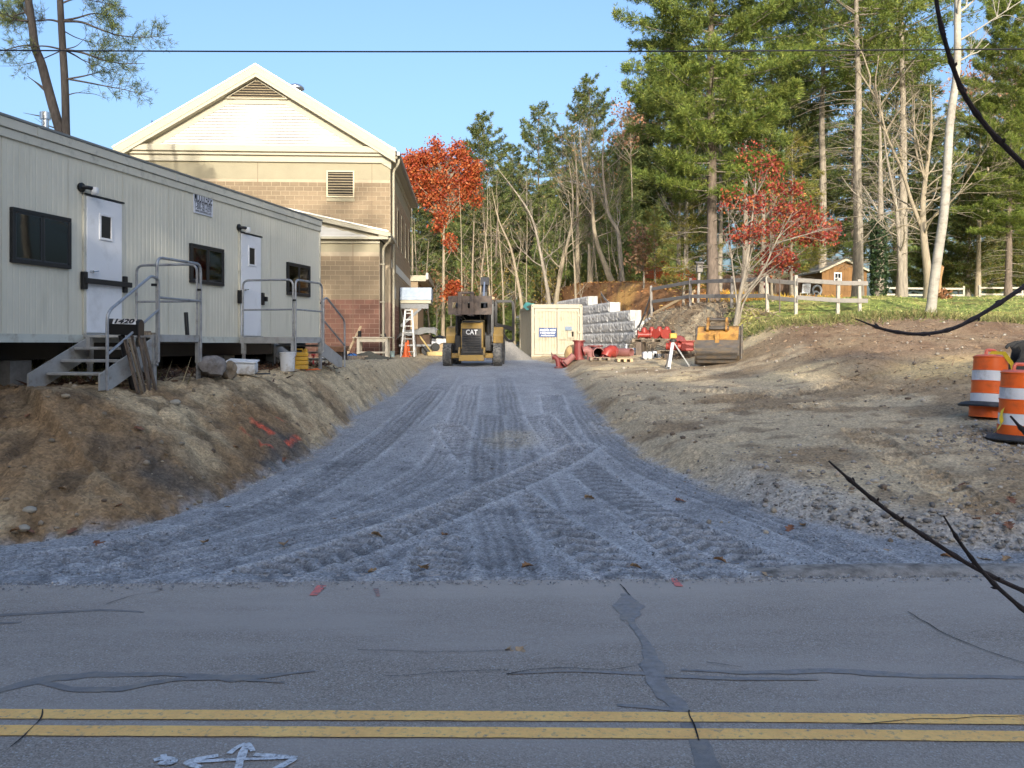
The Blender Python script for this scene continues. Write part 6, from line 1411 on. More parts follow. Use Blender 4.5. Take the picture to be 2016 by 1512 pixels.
for s in (-1, 1):
    xe = SW/2+s*(SW/2+0.25); ze = SHh-0.05-RG*0.25/(SW/2)*1.0
    MB().prism([(SW/2, SHh+RG+0.12), (xe, ze+0.1), (xe, ze), (SW/2, SHh+RG+0.02)], -0.25, SD+0.2, 'y').build('roof', MAT('shed_roof', (0.25, 0.23, 0.19), 0.9, 0.15, 8), shd)
    MB().prism([(SW/2, SHh+RG+0.10), (xe, ze+0.08), (xe, ze-0.04), (SW/2, SHh+RG-0.04)], -0.28, -0.251, 'y').build('fascia', m_cream, shd)
wnd = MB()
for a in ((0.78, 1.28, 1.78, 1.86), (0.78, 1.28, 1.12, 1.20), (0.78, 0.85, 1.2, 1.78), (1.21, 1.28, 1.2, 1.78), (1.015, 1.045, 1.2, 1.78), (0.85, 1.21, 1.47, 1.51)): wnd.box(a[0], a[1], -0.06, -0.022, a[2], a[3])
wn = wnd.build('window', m_white, shd); MB().box(0.85, 1.21, -0.04, -0.03, 1.2, 1.78).build('pane', m_dark, wn)
# tyres/hoses and a garden chair beside the shed
tpz = F0(1607, 52.5)
for i, (dx, dz, rx, lb) in enumerate(((0.05, 0.62, 0.3, 'grey coiled hose leaning on the left side of the shed'), (0.0, 0.27, 0.0, 'grey ring lying upright on the ground left of the shed'))):
    m = MB(); n = 22
    m.tube([(0.26*math.cos(2*math.pi*k/n), 0.05*k/n, 0.30*math.sin(2*math.pi*k/n)) for k in range(n+1)], 0.07, 8, True); one(m, 'hose_coil', MAT('grey_hose', (0.22, 0.235, 0.25), 0.6, 0.1, 6), lb, 'hose', tpz+Vector((dx, 0.15*i, dz)), smooth=True)
cpz = F0(1585, 52.0); ch = thing('garden_chair', 'white plastic garden chair left of the shed', 'chair', cpz, -0.6)
for x in (-0.22, 0.22):
    for y in (-0.2, 0.22): MB().bar((x, y, -0.05), (x*0.95, y, 0.42), 0.05, 0.05).build('leg', m_white, ch)
MB().obox((0, 0, 0.44), (0.5, 0.48, 0.04)).build('seat', m_white, ch, bevel=0.01); MB().obox((0, 0.26, 0.75), (0.5, 0.04, 0.6), (-0.3, 0, 0)).build('backrest', m_white, ch, bevel=0.02)
wcz = F0(1545, 54.0); wc = thing('covered_boat', 'white rounded cover seen through the red leaves', 'covered boat', wcz)
m = rock(44, 0.85, 1.3, 0.55, 3, 0.12); m.build('cover', MAT('white_cover', (0.70, 0.71, 0.72), 0.5, 0.05, 3), wc, True, loc=(0, 0.8, 2.0))
for x in (-0.5, 0.5): MB().bar((x, 0.6, -0.1), (x, 0.6, 1.75), 0.08, 0.08).build('stand_post', m_wood_d, wc)
# white fence at the back
bf0 = F0(1850, 58.0); bf = thing('rail_fence', 'pale two-rail fence at the back of the lawn', 'fence', bf0)
prev = None
for px in (1745, 1820, 1897, 1928, 2012, 2090):
    p = F0(px, 58.0)-bf0; MB().box(p.x-0.06, p.x+0.06, p.y-0.06, p.y+0.06, p.z-0.1, p.z+1.0).build('post', m_fp, bf)
    if prev is not None and px != 1928:
        for z in (0.82, 0.38): MB().bar(prev+Vector((0, -0.08, z)), p+Vector((0, -0.08, z)), 0.04, 0.12).build('rail', m_fp, bf)
    prev = p
# brown board fence among the trunks
wf0 = F0(1450, 62.0); wfn = thing('board_fence', 'dark brown board fence between the tree trunks', 'fence', wf0)
for k in range(52):
    px = 1395+k*3.6; p = F0(px, 62.0)-wf0; MB().box(p.x-0.062, p.x+0.062, -0.02, 0.02, p.z-0.2, p.z+1.75+0.05*((k*5) % 3)).build('board', MAT('brown_boards', (0.12, 0.075, 0.05), 0.9, 0.15, 4, rand=0.2), wfn)
# overhead wire
wp = []
for i in range(41):
    x = -30+60*i/40; wp.append((x, 12.0, 6.06 - 0.0035*0 + 0.0011*(x-1.5)**2*0.5 + 0.003*x))
one(MB().tube(wp, 0.0105, 6), 'overhead_wire', MAT('black_cable', (0.02, 0.02, 0.022), 0.6, 0.1, 3), 'single black cable strung across the whole view', 'cable')
# ------------------------------------------------------------------ fallen leaves
def leaf_mesh(seed, s=0.07):
    rr = random.Random(seed); pts = []; n = 7
    out = []
    for i in range(n):
        t = (i+0.5)/n; w1 = 0.46*math.sin(math.pi*min(1, t*0.93+0.06)); out.append((t, w1*(1.0 if i % 2 else 0.45)))
    L = [(0, 0.02)] + out + [(1.02, 0.0)]
    left = [(x*2*s, y*2*s) for x, y in L]; right = [(x*2*s, -y*2*s) for x, y in L]
    def lift(x, y): return 0.012+0.6*(abs(y)**1.4)*rr.uniform(0.8, 1.6)+0.03*math.sin(x*18+seed)
    V_ = [(x, 0, lift(x, 0)*0.5) for x, y in left] + [(x, y, lift(x, y)) for x, y in left] + [(x, y, lift(x, y)) for x, y in right]
    n = len(left); Fc = [(i, i+1, n+i+1, n+i) for i in range(n-1)] + [(i+1, i, 2*n+i, 2*n+i+1) for i in range(n-1)]
    m = MB(); m.add(V_, Fc); m.tube([(0, 0, 0.01), (-0.5*s, 0.1*s, 0.012)], 0.002, 4); me = bpy.data.meshes.new('oak_leaf'); me.from_pydata(m.v, [], m.f); return me
lms = []
for i, c in enumerate(((0.24, 0.13, 0.06), (0.30, 0.20, 0.11), (0.20, 0.09, 0.05), (0.38, 0.28, 0.18))):
    me = leaf_mesh(i, 0.062); me.materials.append(MAT('dry_leaf_%d' % i, c, 0.75, 0.2, 20)); lms.append(me)
LF = [(185,1074),(205,1076),(400,1078),(560,1083),(655,1022),(730,1054),(725,1128),(828,1127),(966,923),(1050,1114),(1090,1078),(1150,985),(1430,1113),(1452,1105),(1575,1037),(1750,1085),(1875,1100),(1950,1103),(1990,1102),(1560,1040),(1330,990),(1005,1281),(1030,1279),(150,1042),(178,1040),(60,815),(450,1000),(418,972),(330,900),(240,1000),(560,905),(265,840),(45,1045),(1930,1030),(1985,985),(1960,1010),(1900,960),(1985,1040),(1880,985),(1500,1130),(470,880),(130,960),(20,1050),(880,1060),(1240,1120)]
r = random.Random(5)
for i, (px, py) in enumerate(LF):
    if py > 1150: x, y = rp(px, py); z = 0.006; where = 'on the asphalt road'
    else:
        v = hit(px, py, 7.35); x, y = v.x, v.y; j = np.argmin(np.abs(YS-y)); k = np.argmin(np.abs(XS-x)); z = GZ[j, k]; where = 'on the gravel drive' if indrive[j, k] else ('on the left bank' if x < 0 else 'on the dirt at right')
    o = bpy.data.objects.new('fallen_leaf', lms[r.randrange(4)]); C.objects.link(o); o.location = (x, y, z+0.002); o.rotation_euler = (r.uniform(-.2, .2), r.uniform(-.2, .2), r.uniform(0, 6.3)); s = r.uniform(0.7, 1.15); o.scale = (s, s, s)
    tag(o, 'dry brown oak leaf lying ' + where, 'leaf', 'fallen leaves ' + where)
# ------------------------------------------------------------------ loose stones
def stones(name, n, area, smin, smax, cols, label, seed, cat='stones'):
    rr = np.random.default_rng(seed); P_ = area(rr, n); n = len(P_)
    import bmesh
    bm = bmesh.new(); bmesh.ops.create_icosphere(bm, subdivisions=1, radius=1); base_v = np.array([v.co[:] for v in bm.verts]); base_f = np.array([[v.index for v in f.verts] for f in bm.faces]); bm.free()
    jj = np.clip(np.searchsorted(YS, P_[:,1]), 0, len(YS)-1); kk = np.clip(np.searchsorted(XS, P_[:,0]), 0, len(XS)-1); z = GZ[jj, kk]
    s = smin*(smax/smin)**(rr.random(n)**1.8)
    sc = s[:,None]*(0.65+0.7*rr.random((n, 3))); sc[:,2] *= 0.7
    ang = rr.random(n)*6.28; ca, sa = np.cos(ang), np.sin(ang)
    v = base_v[None]*(0.75+0.5*rr.random((n, len(base_v), 1)))*sc[:,None,:]
    X = v[...,0]*ca[:,None]-v[...,1]*sa[:,None]; Yy = v[...,0]*sa[:,None]+v[...,1]*ca[:,None]
    V_ = np.stack([X+P_[:,0:1], Yy+P_[:,1:2], v[...,2]+(z+sc[:,2]*0.25)[:,None]], -1).reshape(-1, 3)
    Fc = (base_f[None]+(np.arange(n)*len(base_v))[:,None,None]).reshape(-1, 3)
    cc = np.repeat(np.array(cols)[rr.integers(0, len(cols), n)]*(0.7+0.6*rr.random((n, 1))), len(base_v), 0)
    return tag(link(name, mesh_np(name, V_, Fc, cc), m_stone), label, cat, None, 'stuff')
m_stone = MAT('stone_attr', (1, 1, 1), 0.9, 0.15, 30, attr=True)
greys = [(0.26, 0.24, 0.22), (0.33, 0.31, 0.29), (0.19, 0.175, 0.16), (0.36, 0.33, 0.28)]
def corner(rr, n):
    out = []
    a = np.stack([rr.uniform(1.9, 8, n*3), rr.uniform(7.9, 12, n*3)], 1); d_, dr2, _, _ = edges(a[:,0], a[:,1]); k = (dr2 > 0.02) & (rr.random(n*3) < np.exp(-dr2/0.45)*np.clip((a[:,0]-2.6)/1.4, 0.05, 1)); return a[k][:n]
stones('roadside_stones', 5200, corner, 0.009, 0.042, greys, 'loose grey stones along the right edge of the drive mouth', 3)
def rightd(rr, n): return np.stack([rr.uniform(2, 14, n), rr.uniform(8.5, 26, n)], 1)[:n]
stones('dirt_stones', 1500, rightd, 0.008, 0.05, [(0.36, 0.31, 0.24), (0.22, 0.18, 0.14), (0.34, 0.30, 0.245), (0.16, 0.12, 0.09)], 'pebbles and clods scattered over the dirt at right', 4)
def leftd(rr, n):
    a = np.stack([rr.uniform(-9, -3, n*3), rr.uniform(8.2, 26, n*3)], 1); dl2, _, _, _ = edges(a[:,0], a[:,1]); return a[(dl2 > 0) & (dl2 < 4.2)][:n]
stones('bank_stones', 1100, leftd, 0.007, 0.05, [(0.30, 0.25, 0.18), (0.16, 0.115, 0.08), (0.26, 0.21, 0.15)], 'pebbles and clods on the left bank', 5)
def drv(rr, n):
    a = np.stack([rr.uniform(-6, 5, n*2), 7.4+10*rr.random(n*2)**1.6], 1); d1, d2, _, _ = edges(a[:,0], a[:,1]); return a[(d1 < 0) & (d2 < 0)][:n]
stones('drive_stones', 7000, drv, 0.005, 0.016, [(0.24, 0.255, 0.28), (0.30, 0.315, 0.34), (0.19, 0.20, 0.215), (0.38, 0.39, 0.41)], 'loose crushed stone on the drive', 6)
def barst(rr, n): return np.stack([rr.normal(7.0, 0.8, n), rr.normal(11.6, 0.5, n)], 1)
def spill(rr, n):
    X = rr.uniform(-9, 6, n); return np.stack([X, kerbY(X)-0.02-np.abs(rr.normal(0, 0.10, n))], 1)
o_ = stones('spilled_gravel', 2200, spill, 0.004, 0.014, [(0.30, 0.30, 0.31), (0.40, 0.40, 0.41), (0.24, 0.24, 0.25)], 'crushed stone spilled onto the road edge', 12); 
me_ = o_.data; co_ = np.empty(len(me_.vertices)*3, np.float32); me_.vertices.foreach_get('co', co_); co_ = co_.reshape(-1, 12, 3); co_[:, :, 2] += (0.0 - co_[:, :, 2].min(1))[:, None]; me_.vertices.foreach_set('co', co_.ravel())
stones('barrel_stones', 900, barst, 0.010, 0.035, greys, 'grey stones around the foot of the nearest barrel', 7)
# two pale stones low on the bank
for px, py, s, lb in ((58, 1008, 0.055, 'smooth pale stone low on the left bank, the upper of two'), (47, 1043, 0.05, 'smooth pale stone at the foot of the left bank'), (345, 795, 0.06, 'small pale stone high on the left bank')):
    v = hit(px, py); one(rock(int(px), s*1.3, s, s*0.75, 2, 0.2), 'stone', MAT('pale_stone', (0.34, 0.31, 0.25), 0.9, 0.15, 10), lb, 'stone', v+Vector((0, 0, s*0.2)), smooth=True)
# ------------------------------------------------------------------ grass, litter and yellow ground cover
def lawn_area(rr, n):
    Y = 23+34*rr.random(n*3)**1.7; X = rr.uniform(6, 30, n*3); e = np.interp(X, [6.3, 7.4, 9, 12, 14, 18, 30], [29, 27.2, 25.6, 25.4, 24.6, 23, 22]); k = (Y > e-0.3) & (X > 6.8+np.clip(Y-27, 0, 60)*0.28) & (X < Y*0.62); return np.stack([X, Y], 1)[k][:n]
scatter_strips('lawn_grass', lawn_area, 16000, 0.10, 0.010, m_attr, 'short green and straw-coloured grass of the lawn', 'grass', 8, 1.8, 0.0, [(0.24, 0.30, 0.07), (0.36, 0.37, 0.11), (0.48, 0.42, 0.18), (0.19, 0.26, 0.06)])
def lawn_edge(rr, n):
    X = rr.uniform(6.3, 18, n); e = np.interp(X, [6.3, 7.4, 9, 12, 14, 18], [29, 27.2, 25.6, 25.4, 24.6, 23]); return np.stack([X, e+rr.normal(0, 0.45, n)], 1)
scatter_strips('edge_grass', lawn_edge, 5000, 0.24, 0.010, m_attr, 'longer straw-coloured grass along the lawn edge', 'grass', 9, 1.8, 0.0, [(0.28, 0.24, 0.10), (0.18, 0.17, 0.06), (0.12, 0.15, 0.04)])
def ycov(rr, n):
    Y = rr.uniform(36, 46, n); px = 1395+260*rr.random(n); return np.stack([(px-1008)/F*Y, Y], 1)
scatter_strips('yellow_groundcover', ycov, 9000, 0.34, 0.035, m_attr, 'yellow autumn ground cover under the trees behind the fence', 'ground cover', 10, 1.1, 0.0, [(0.55, 0.36, 0.05), (0.48, 0.28, 0.05), (0.30, 0.24, 0.06), (0.50, 0.22, 0.05)])
def slope(rr, n): return np.stack([rr.uniform(4.9, 8.6, n), rr.uniform(27.5, 43, n)], 1)
scatter_strips('bank_debris', slope, 5200, 0.22, 0.016, m_attr, 'roots, sticks and leaf debris on the cut bank behind the big bucket', 'debris', 14, 0.5, 0.0, [(0.20, 0.14, 0.09), (0.30, 0.23, 0.15), (0.13, 0.09, 0.06), (0.36, 0.29, 0.20)])
def brownslope(rr, n): return np.stack([rr.uniform(7, 16, n), rr.uniform(16.5, 25.5, n)], 1)
scatter_strips('soil_debris', brownslope, 2600, 0.14, 0.010, m_attr, 'sticks and dead leaves on the brown soil below the lawn', 'debris', 15, 0.35, 0.0, [(0.24, 0.16, 0.10), (0.34, 0.24, 0.15), (0.14, 0.09, 0.06)])
def litter(rr, n):
    Y = rr.uniform(40, 70, n); X = wallX(Y)+0.6+rr.random(n)*16; return np.stack([X, Y], 1)
scatter_strips('leaf_litter', litter, 14000, 0.18, 0.05, m_attr, 'orange and brown leaf litter on the mound behind the block wall', 'leaf litter', 11, 0.4, 0.0, [(0.58, 0.30, 0.10), (0.44, 0.20, 0.07), (0.60, 0.38, 0.12), (0.28, 0.14, 0.06)])
# ------------------------------------------------------------------ bare shrub at the right, close to the camera
m_tw = MAT('dark_twig', (0.055, 0.038, 0.034), 0.8, 0.4, 40, 0.4, 200)
sx, sy = 2.05, 1.95; shb = thing('bare_shrub', 'dark bare shrub branches reaching in from the right edge close up', 'shrub', (sx, sy, 0.02))
def twig(pts, r0, r1, Y0, Y1, nodes=True):
    n = len(pts); W = []
    for i, (px, py) in enumerate(pts):
        Y = Y0+(Y1-Y0)*i/(n-1); W.append(P(px, py, Y)-Vector((sx, sy, 0.02)))
    Wf = fillet([*W], 0.15, 6); k = len(Wf); rr = []
    for i in range(k):
        b = 1.0+(0.35 if (nodes and i % 5 == 2) else 0.0); rr.append((r0+(r1-r0)*i/(k-1))*b)
    return Wf, rr
Bp = [([(1838,-120),(1842,10),(1868,110),(1895,185),(1945,255),(2020,330),(2140,420)], 0.0052, 0.0075, 1.7, 1.9), ([(1685,628),(1740,650),(1808,660),(1875,650),(1945,612),(2020,562),(2160,470)], 0.0036, 0.0062, 1.6, 1.9),
      ([(1632,908),(1690,960),(1752,1010),(1830,1062),(1920,1120),(2020,1166),(2200,1240)], 0.0048, 0.0062, 1.5, 1.9), ([(1858,1016),(1890,1070),(1945,1140),(2020,1205),(2130,1300)], 0.0042, 0.0060, 1.5, 1.9), ([(1990,820),(2016,850),(2060,905),(2180,1010)], 0.0045, 0.0060, 1.35, 1.9)]
rt = random.Random(3)
for pts, r0, r1, Y0, Y1 in Bp:
    Wf, rr = twig(pts, r0*0.72, r1*0.85, Y0, Y1); Wf.append(Vector((0.0, 0.0, max(0.12, Wf[-1].z*0.75)))); rr.append(r1*1.3); rr[0] = r0*0.35; rr[1] = r0*0.55
    b_ = MB().tube(Wf, rr, 8).build('branch', m_tw, shb, True)
    for i in range(3, len(Wf)-4, 5):
        d = (Wf[i]-Wf[i+1]).normalized(); sd = Vector((rt.uniform(-1, 1), rt.uniform(-1, 1), rt.uniform(-1, 1))); sd = (sd-d*sd.dot(d)).normalized(); q = (d+sd*0.8).normalized(); L = rt.uniform(0.006, 0.014)
        MB().tube([Wf[i]+sd*rr[i]*0.6, Wf[i]+sd*rr[i]*0.8+q*L*0.6, Wf[i]+sd*rr[i]*0.8+q*L], [rr[i]*0.55, rr[i]*0.6, rr[i]*0.12], 6).build('bud', m_tw, b_, True)
MB().tube([(0, 0, -0.1), (0.03, 0.01, 0.7), (0.0, 0.02, 1.5), (0.04, 0, 2.6)], [0.022, 0.018, 0.014, 0.008], 8).build('stem', m_tw, shb, True)
# ------------------------------------------------------------------ trees
m_needle = MAT('pine_needles', (1, 1, 1), 0.6, 0.2, 0.8, attr=True, transl=0.34)
m_leafm = MAT('autumn_leaves', (1, 1, 1), 0.6, 0.12, 3, attr=True, transl=0.3)
m_pbark = MAT('pine_bark', (0.16, 0.125, 0.098), 0.95, 0.3, 5, 0.7, 14, stretch=(3, 3, 0.7), dirt=(0.10, 0.08, 0.065), dscale=3, damt=0.4)
m_gbark = MAT('grey_bark', (0.27, 0.235, 0.185), 0.95, 0.28, 4, 0.6, 16, stretch=(3, 3, 0.6), dirt=(0.15, 0.125, 0.10), dscale=3, damt=0.35)
m_pale = MAT('pale_bark', (0.30, 0.25, 0.175), 0.9, 0.2, 4, 0.5, 16, stretch=(3, 3, 0.6), dirt=(0.22, 0.185, 0.13), dscale=2.5, damt=0.35)
m_birch = MAT('birch_bark', (0.37, 0.345, 0.285), 0.85, 0.15, 3, 0.4, 14, dirt=(0.22, 0.20, 0.165), dscale=3.5, damt=0.45, stretch=(1, 1, 1.6))
m_limb = MAT('dead_limb', (0.24, 0.205, 0.16), 0.95, 0.2, 4)
def tubes(polys, cut=0.03):
    """join many tapered tubes into one mesh"""
    Vs, Fs = [], []; o = 0
    for pts, rad in polys:
        pts = np.asarray(pts, float); rad = np.asarray(rad, float); k = len(pts)
        n = 9 if rad[0] > 0.12 else (6 if rad[0] > 0.04 else (4 if rad[0] > 0.012 else 3))
        T = np.gradient(pts, axis=0); T /= np.linalg.norm(T, axis=1)[:,None]+1e-9
        up = np.array([0.0, 0, 1]) if abs(T[0,2]) < 0.9 else np.array([1.0, 0, 0])
        A = np.cross(up, T); A /= np.linalg.norm(A, axis=1)[:,None]+1e-9; B = np.cross(T, A)
        q = np.arange(n)*2*math.pi/n
        ring = pts[:,None,:] + rad[:,None,None]*(A[:,None,:]*np.cos(q)[None,:,None] + B[:,None,:]*np.sin(q)[None,:,None])
        Vs.append(ring.reshape(-1, 3)); i = np.arange(k-1)[:,None]*n; j = np.arange(n)[None]; j2 = (j+1) % n
        Fs.append(np.stack([i+j, i+j2, i+n+j2, i+n+j], -1).reshape(-1, 4)+o); o += k*n
    return np.concatenate(Vs), np.concatenate(Fs)
def tube_obj(name, polys, mat, parent):
    if not polys: return None
    V_, F_ = tubes(polys); return link(name, mesh_np(name, V_, F_, smooth=True), mat, parent)
def needles(c, d, L, wd, k, rr, cols):
    """tufts of k narrow blades at the points c"""
    n = len(c); dd = d[:,None,:]*0.75 + rr.normal(size=(n, k, 3))*0.62; dd /= np.linalg.norm(dd, axis=2)[...,None]
    s = np.cross(dd, rr.normal(size=(n, k, 3))); s /= np.linalg.norm(s, axis=2)[...,None]+1e-9
    l = L*(0.6+0.8*rr.random((n, k, 1))); c3 = c[:,None,:]
    m = c3+dd*l*0.45
    V_ = np.stack([c3+0*s, m+s*wd, c3+dd*l, m-s*wd], 2).reshape(-1, 3)
    i = np.arange(n*k)*4; F_ = np.stack([i, i+1, i+2, i+3], 1)
    return V_, F_, np.repeat(cols, k*4, 0)
GREENS = np.array([(0.12, 0.175, 0.036), (0.155, 0.215, 0.044), (0.205, 0.25, 0.055), (0.085, 0.135, 0.03)])*np.array((1.30, 1.20, 1.15))
DARKG = np.array([(0.085, 0.125, 0.038), (0.11, 0.145, 0.042), (0.062, 0.098, 0.034), (0.135, 0.155, 0.045)])*np.array((1.30, 1.20, 1.15))
OLIVE = np.array([(0.20, 0.205, 0.045), (0.16, 0.18, 0.042), (0.24, 0.215, 0.055), (0.13, 0.155, 0.04)])*np.array((1.30, 1.20, 1.15))
def pine_parts(h, zb, R, seed, whorl=0.55, nl=5, dens=14.0, L=0.34, wd=0.02, k=7, pal=GREENS, power=0.75, dead=10, r0=0.24, sway=0.25, deadlen=1.6, droop=0.0):
    rr = np.random.default_rng(seed)
    zt = np.linspace(0, h, 14); bx = sway*(fbm(zt*0.12, zt*0+seed, 2, seed)-0.5)*2*np.minimum(1, zt/4); by = sway*(fbm(zt*0.12, zt*0+seed+5, 2, seed+1)-0.5)*2*np.minimum(1, zt/4)
    tp = np.stack([bx, by, zt-0.15], 1); tr_ = r0*(1-0.93*(zt/h)**0.85); tr_[0] *= 1.25
    trunk = [(tp, tr_)]; limbs = []; C_, D_, K_ = [], [], []
    z = zb
    while z < h-0.25:
        u = (z-zb)/(h-zb); lm = R*max(0.08, (1-u)**power)*(0.55+0.45*min(1, u*5+0.3)); n = max(3, int(nl*rr.uniform(0.7, 1.3)))
        a0 = rr.random()*6.28
        for i in range(n):
            a = a0+6.283*i/n+rr.normal()*0.3; l = lm*rr.uniform(0.55, 1.25); e = math.radians(-4-10*droop+12*rr.normal()*0.6+44*u**1.3)
            zz = z+rr.normal()*0.18; x0 = np.interp(zz, zt, bx); y0 = np.interp(zz, zt, by)
            s = np.linspace(0, 1, 6); dirv = np.array([math.cos(a), math.sin(a)])
            hz = zz+l*(s*math.sin(e))-droop*0.25*l*s*(1-s)*4*0.5+0.14*l*s**2.5
            pts = np.stack([x0+dirv[0]*l*s*math.cos(e), y0+dirv[1]*l*s*math.cos(e), hz], 1)
            limbs.append((pts, 0.032*(l/3)**0.8*(1-0.9*s)+0.004))
            nt = max(3, int(l*dens)); ss = 0.22+0.80*rr.random(nt)**0.75
            wdt = 0.30*l*np.sin(np.pi*np.clip(ss*0.82+0.14, 0, 1)); lat = rr.uniform(-1, 1, nt)*wdt
            cx = x0+dirv[0]*l*ss*math.cos(e)-dirv[1]*lat; cy = y0+dirv[1]*l*ss*math.cos(e)+dirv[0]*lat
            cz = np.interp(ss, s, hz)+rr.normal(size=nt)*0.032*l+0.05
            C_.append(np.stack([cx, cy, cz], 1)); dd = np.stack([dirv[0]*np.ones(nt)-dirv[1]*np.sign(lat)*0.6, dirv[1]*np.ones(nt)+dirv[0]*np.sign(lat)*0.6, 0.55*np.ones(nt)], 1); D_.append(dd/np.linalg.norm(dd, axis=1)[:,None])
            K_.append(pal[rr.integers(0, len(pal), nt)]*(0.72+0.5*rr.random((nt, 1)))*(0.8+0.4*rr.random()))
        z += whorl*rr.uniform(0.7, 1.3)
    for i in range(dead):
        zz = rr.uniform(1.6, zb+1.0); a = rr.random()*6.28; l = deadlen*rr.uniform(0.4, 1.2); s = np.linspace(0, 1, 5); x0 = np.interp(zz, zt, bx); y0 = np.interp(zz, zt, by)
        limbs.append((np.stack([x0+math.cos(a)*l*s, y0+math.sin(a)*l*s, zz+l*(0.12*s-0.28*s**2)], 1), 0.022*(1-0.8*s)))
        for q in (0.5, 0.75):
            p = np.array([x0+math.cos(a)*l*q, y0+math.sin(a)*l*q, zz+l*(0.12*q-0.28*q*q)]); b = a+rr.choice([-0.7, 0.7]); limbs.append((np.stack([p, p+np.array([math.cos(b), math.sin(b), 0.1])*l*0.3, p+np.array([math.cos(b), math.sin(b), -0.1])*l*0.55]), [0.012, 0.009, 0.005]))
    c = np.concatenate(C_); V_, F_, cc = needles(c, np.concatenate(D_), L, wd, k, rr, np.concatenate(K_))
    return trunk, limbs, (V_, F_, cc)
PROTO = {}
def pine_proto(key, bark, **kw):
    t, l, (V_, F_, cc) = pine_parts(**kw)
    tv, tf = tubes(t); lv, lf = tubes(l)
    a = mesh_np('trunk', tv, tf, smooth=True); a.materials.append(bark); b = mesh_np('limbs', lv, lf, smooth=True); b.materials.append(m_limb); c = mesh_np('crown', V_, F_, cc); c.materials.append(m_needle)
    PROTO[key] = (a, b, c, kw['h'])
def pine(key, px, Y, top=None, label='', group=None, h=None, wide=1.0, rz=None, x=None, name='pine_tree'):
    a, b, c, h0 = PROTO[key]; X = PX(px, Y) if x is None else x; z = G(X, Y) if Y > 1 else 0.2
    if h is None: h = CAMH-(top-677)/F*Y-z
    s = h/h0; t = thing(name, label, 'tree', (X, Y, z-0.1), rnd.uniform(0, 6.28) if rz is None else rz, group)
    t.scale = (s*wide, s*wide, s)
    for nm, me in (('trunk', a), ('limbs', b), ('crown', c)): link(nm, me, None, t)
    for ch in t.children:
        if ch.name.startswith('limbs'): ch['kind'] = 'stuff'
    return t
# hero pine, second pine and shared kinds for the wood
pine_proto('hero', m_pbark, h=24, zb=5.6, R=4.3, seed=3, whorl=0.55, nl=6, dens=56, L=0.22, wd=0.014, k=10, pal=GREENS, power=0.36, dead=30, r0=0.30, deadlen=2.4)
pine_proto('tall', m_gbark, h=26, zb=12.5, R=4.8, seed=5, whorl=0.55, nl=5, dens=24, L=0.26, wd=0.020, k=7, pal=GREENS, power=0.5, dead=46, r0=0.30, deadlen=3.2)
pine_proto('a', m_pbark, h=22, zb=7, R=4.2, seed=7, whorl=0.62, nl=5, dens=19, L=0.32, wd=0.028, k=7, pal=DARKG, power=0.42, dead=24, r0=0.24, deadlen=2.0)
pine_proto('b', m_pbark, h=22, zb=8.5, R=4.0, seed=9, whorl=0.72, nl=5, dens=19, L=0.32, wd=0.028, k=7, pal=DARKG*1.1, power=0.40, dead=30, r0=0.22, deadlen=2.2)
pine_proto('c', m_pbark, h=20, zb=3, R=4.2, seed=12, whorl=0.55, nl=5, dens=12, L=0.45, wd=0.036, k=7, pal=DARKG, power=0.5, dead=6, r0=0.22)
pine_proto('young', m_gbark, h=7, zb=0.6, R=1.9, seed=14, whorl=0.34, nl=6, dens=15, L=0.30, wd=0.022, k=6, pal=DARKG*1.6, power=0.85, dead=0, r0=0.08)
pine_proto('hemlock', m_gbark, h=13, zb=1.4, R=3.2, seed=16, whorl=0.36, nl=7, dens=20, L=0.26, wd=0.024, k=7, pal=np.concatenate([OLIVE*0.7, DARKG]), power=0.8, dead=2, r0=0.18, droop=0.7)
pine_proto('olive', m_gbark, h=12, zb=2.2, R=3.8, seed=18, whorl=0.62, nl=5, dens=12, L=0.32, wd=0.022, k=7, pal=OLIVE, power=0.7, dead=8, r0=0.15)
pine('hero', 1405, 41.0, None, 'big bright green pine rising left of the red-leaved tree', h=24.5, rz=0.4)
pine('tall', 1688, 47.0, None, 'tall grey-trunked pine with dead lower limbs beside the shed', h=27, rz=1.2)
pine('tall', 1775, 52.0, None, 'tall pine behind the bare tree at right', h=28, rz=3.0)
pine('tall', 1620, 56.0, None, 'tall pine standing behind the left side of the shed', h=28, rz=4.4)
pine('a', 1520, 60.0, None, 'dark pine behind the red-leaved tree', h=26)
pine('hero', 1985, 56.0, None, 'full green pine at the right edge above the back fence', h=20, rz=2.0)
pine('hemlock', 1905, 64.0, 318, 'dense dark hemlock beyond the back fence', rz=0.3, name='hemlock_tree'); pine('hemlock', 1990, 66.0, 340, 'dense hemlock at the right edge beyond the back fence', rz=2.0, name='hemlock_tree'); pine('hemlock', 1840, 68.0, 360, 'dense hemlock behind the pale leaning trunk', rz=4.0, name='hemlock_tree')
pine('olive', 1345, 44.0, 345, 'yellow-green young pine left of the big pine', rz=1.0); pine('olive', 1560, 50.0, 250, 'yellow-green young pine right of the big pine', rz=2.6); pine('olive', 1290, 50.0, 400, 'yellow-green young pine at the edge of the wood above the block wall', rz=4.0)
wl = 'green pine of the wood behind the site, crown above the bare trees'; wg = 'pines of the wood behind the site'
for px, Y, top, key, lb in ((950, 78, 228, 'a', 'round-topped pine just right of the orange-red oak'), (1062, 80, 208, 'b', 'narrow-topped pine in the middle of the wood'), (1158, 82, 155, 'a', 'tallest pine in the middle of the wood, with a split pointed top'), (1010, 86, 290, 'b', 'lower pine between the round-topped and the narrow-topped pines'), (1110, 88, 250, 'a', 'pine in the gap left of the tallest mid pine'), (1215, 74, 265, 'b', 'pine right of the tallest mid pine'), (1250, 84, 225, 'c', 'pine behind the left side of the big bright pine')):
    pine(key, px, Y, top, lb, wg)
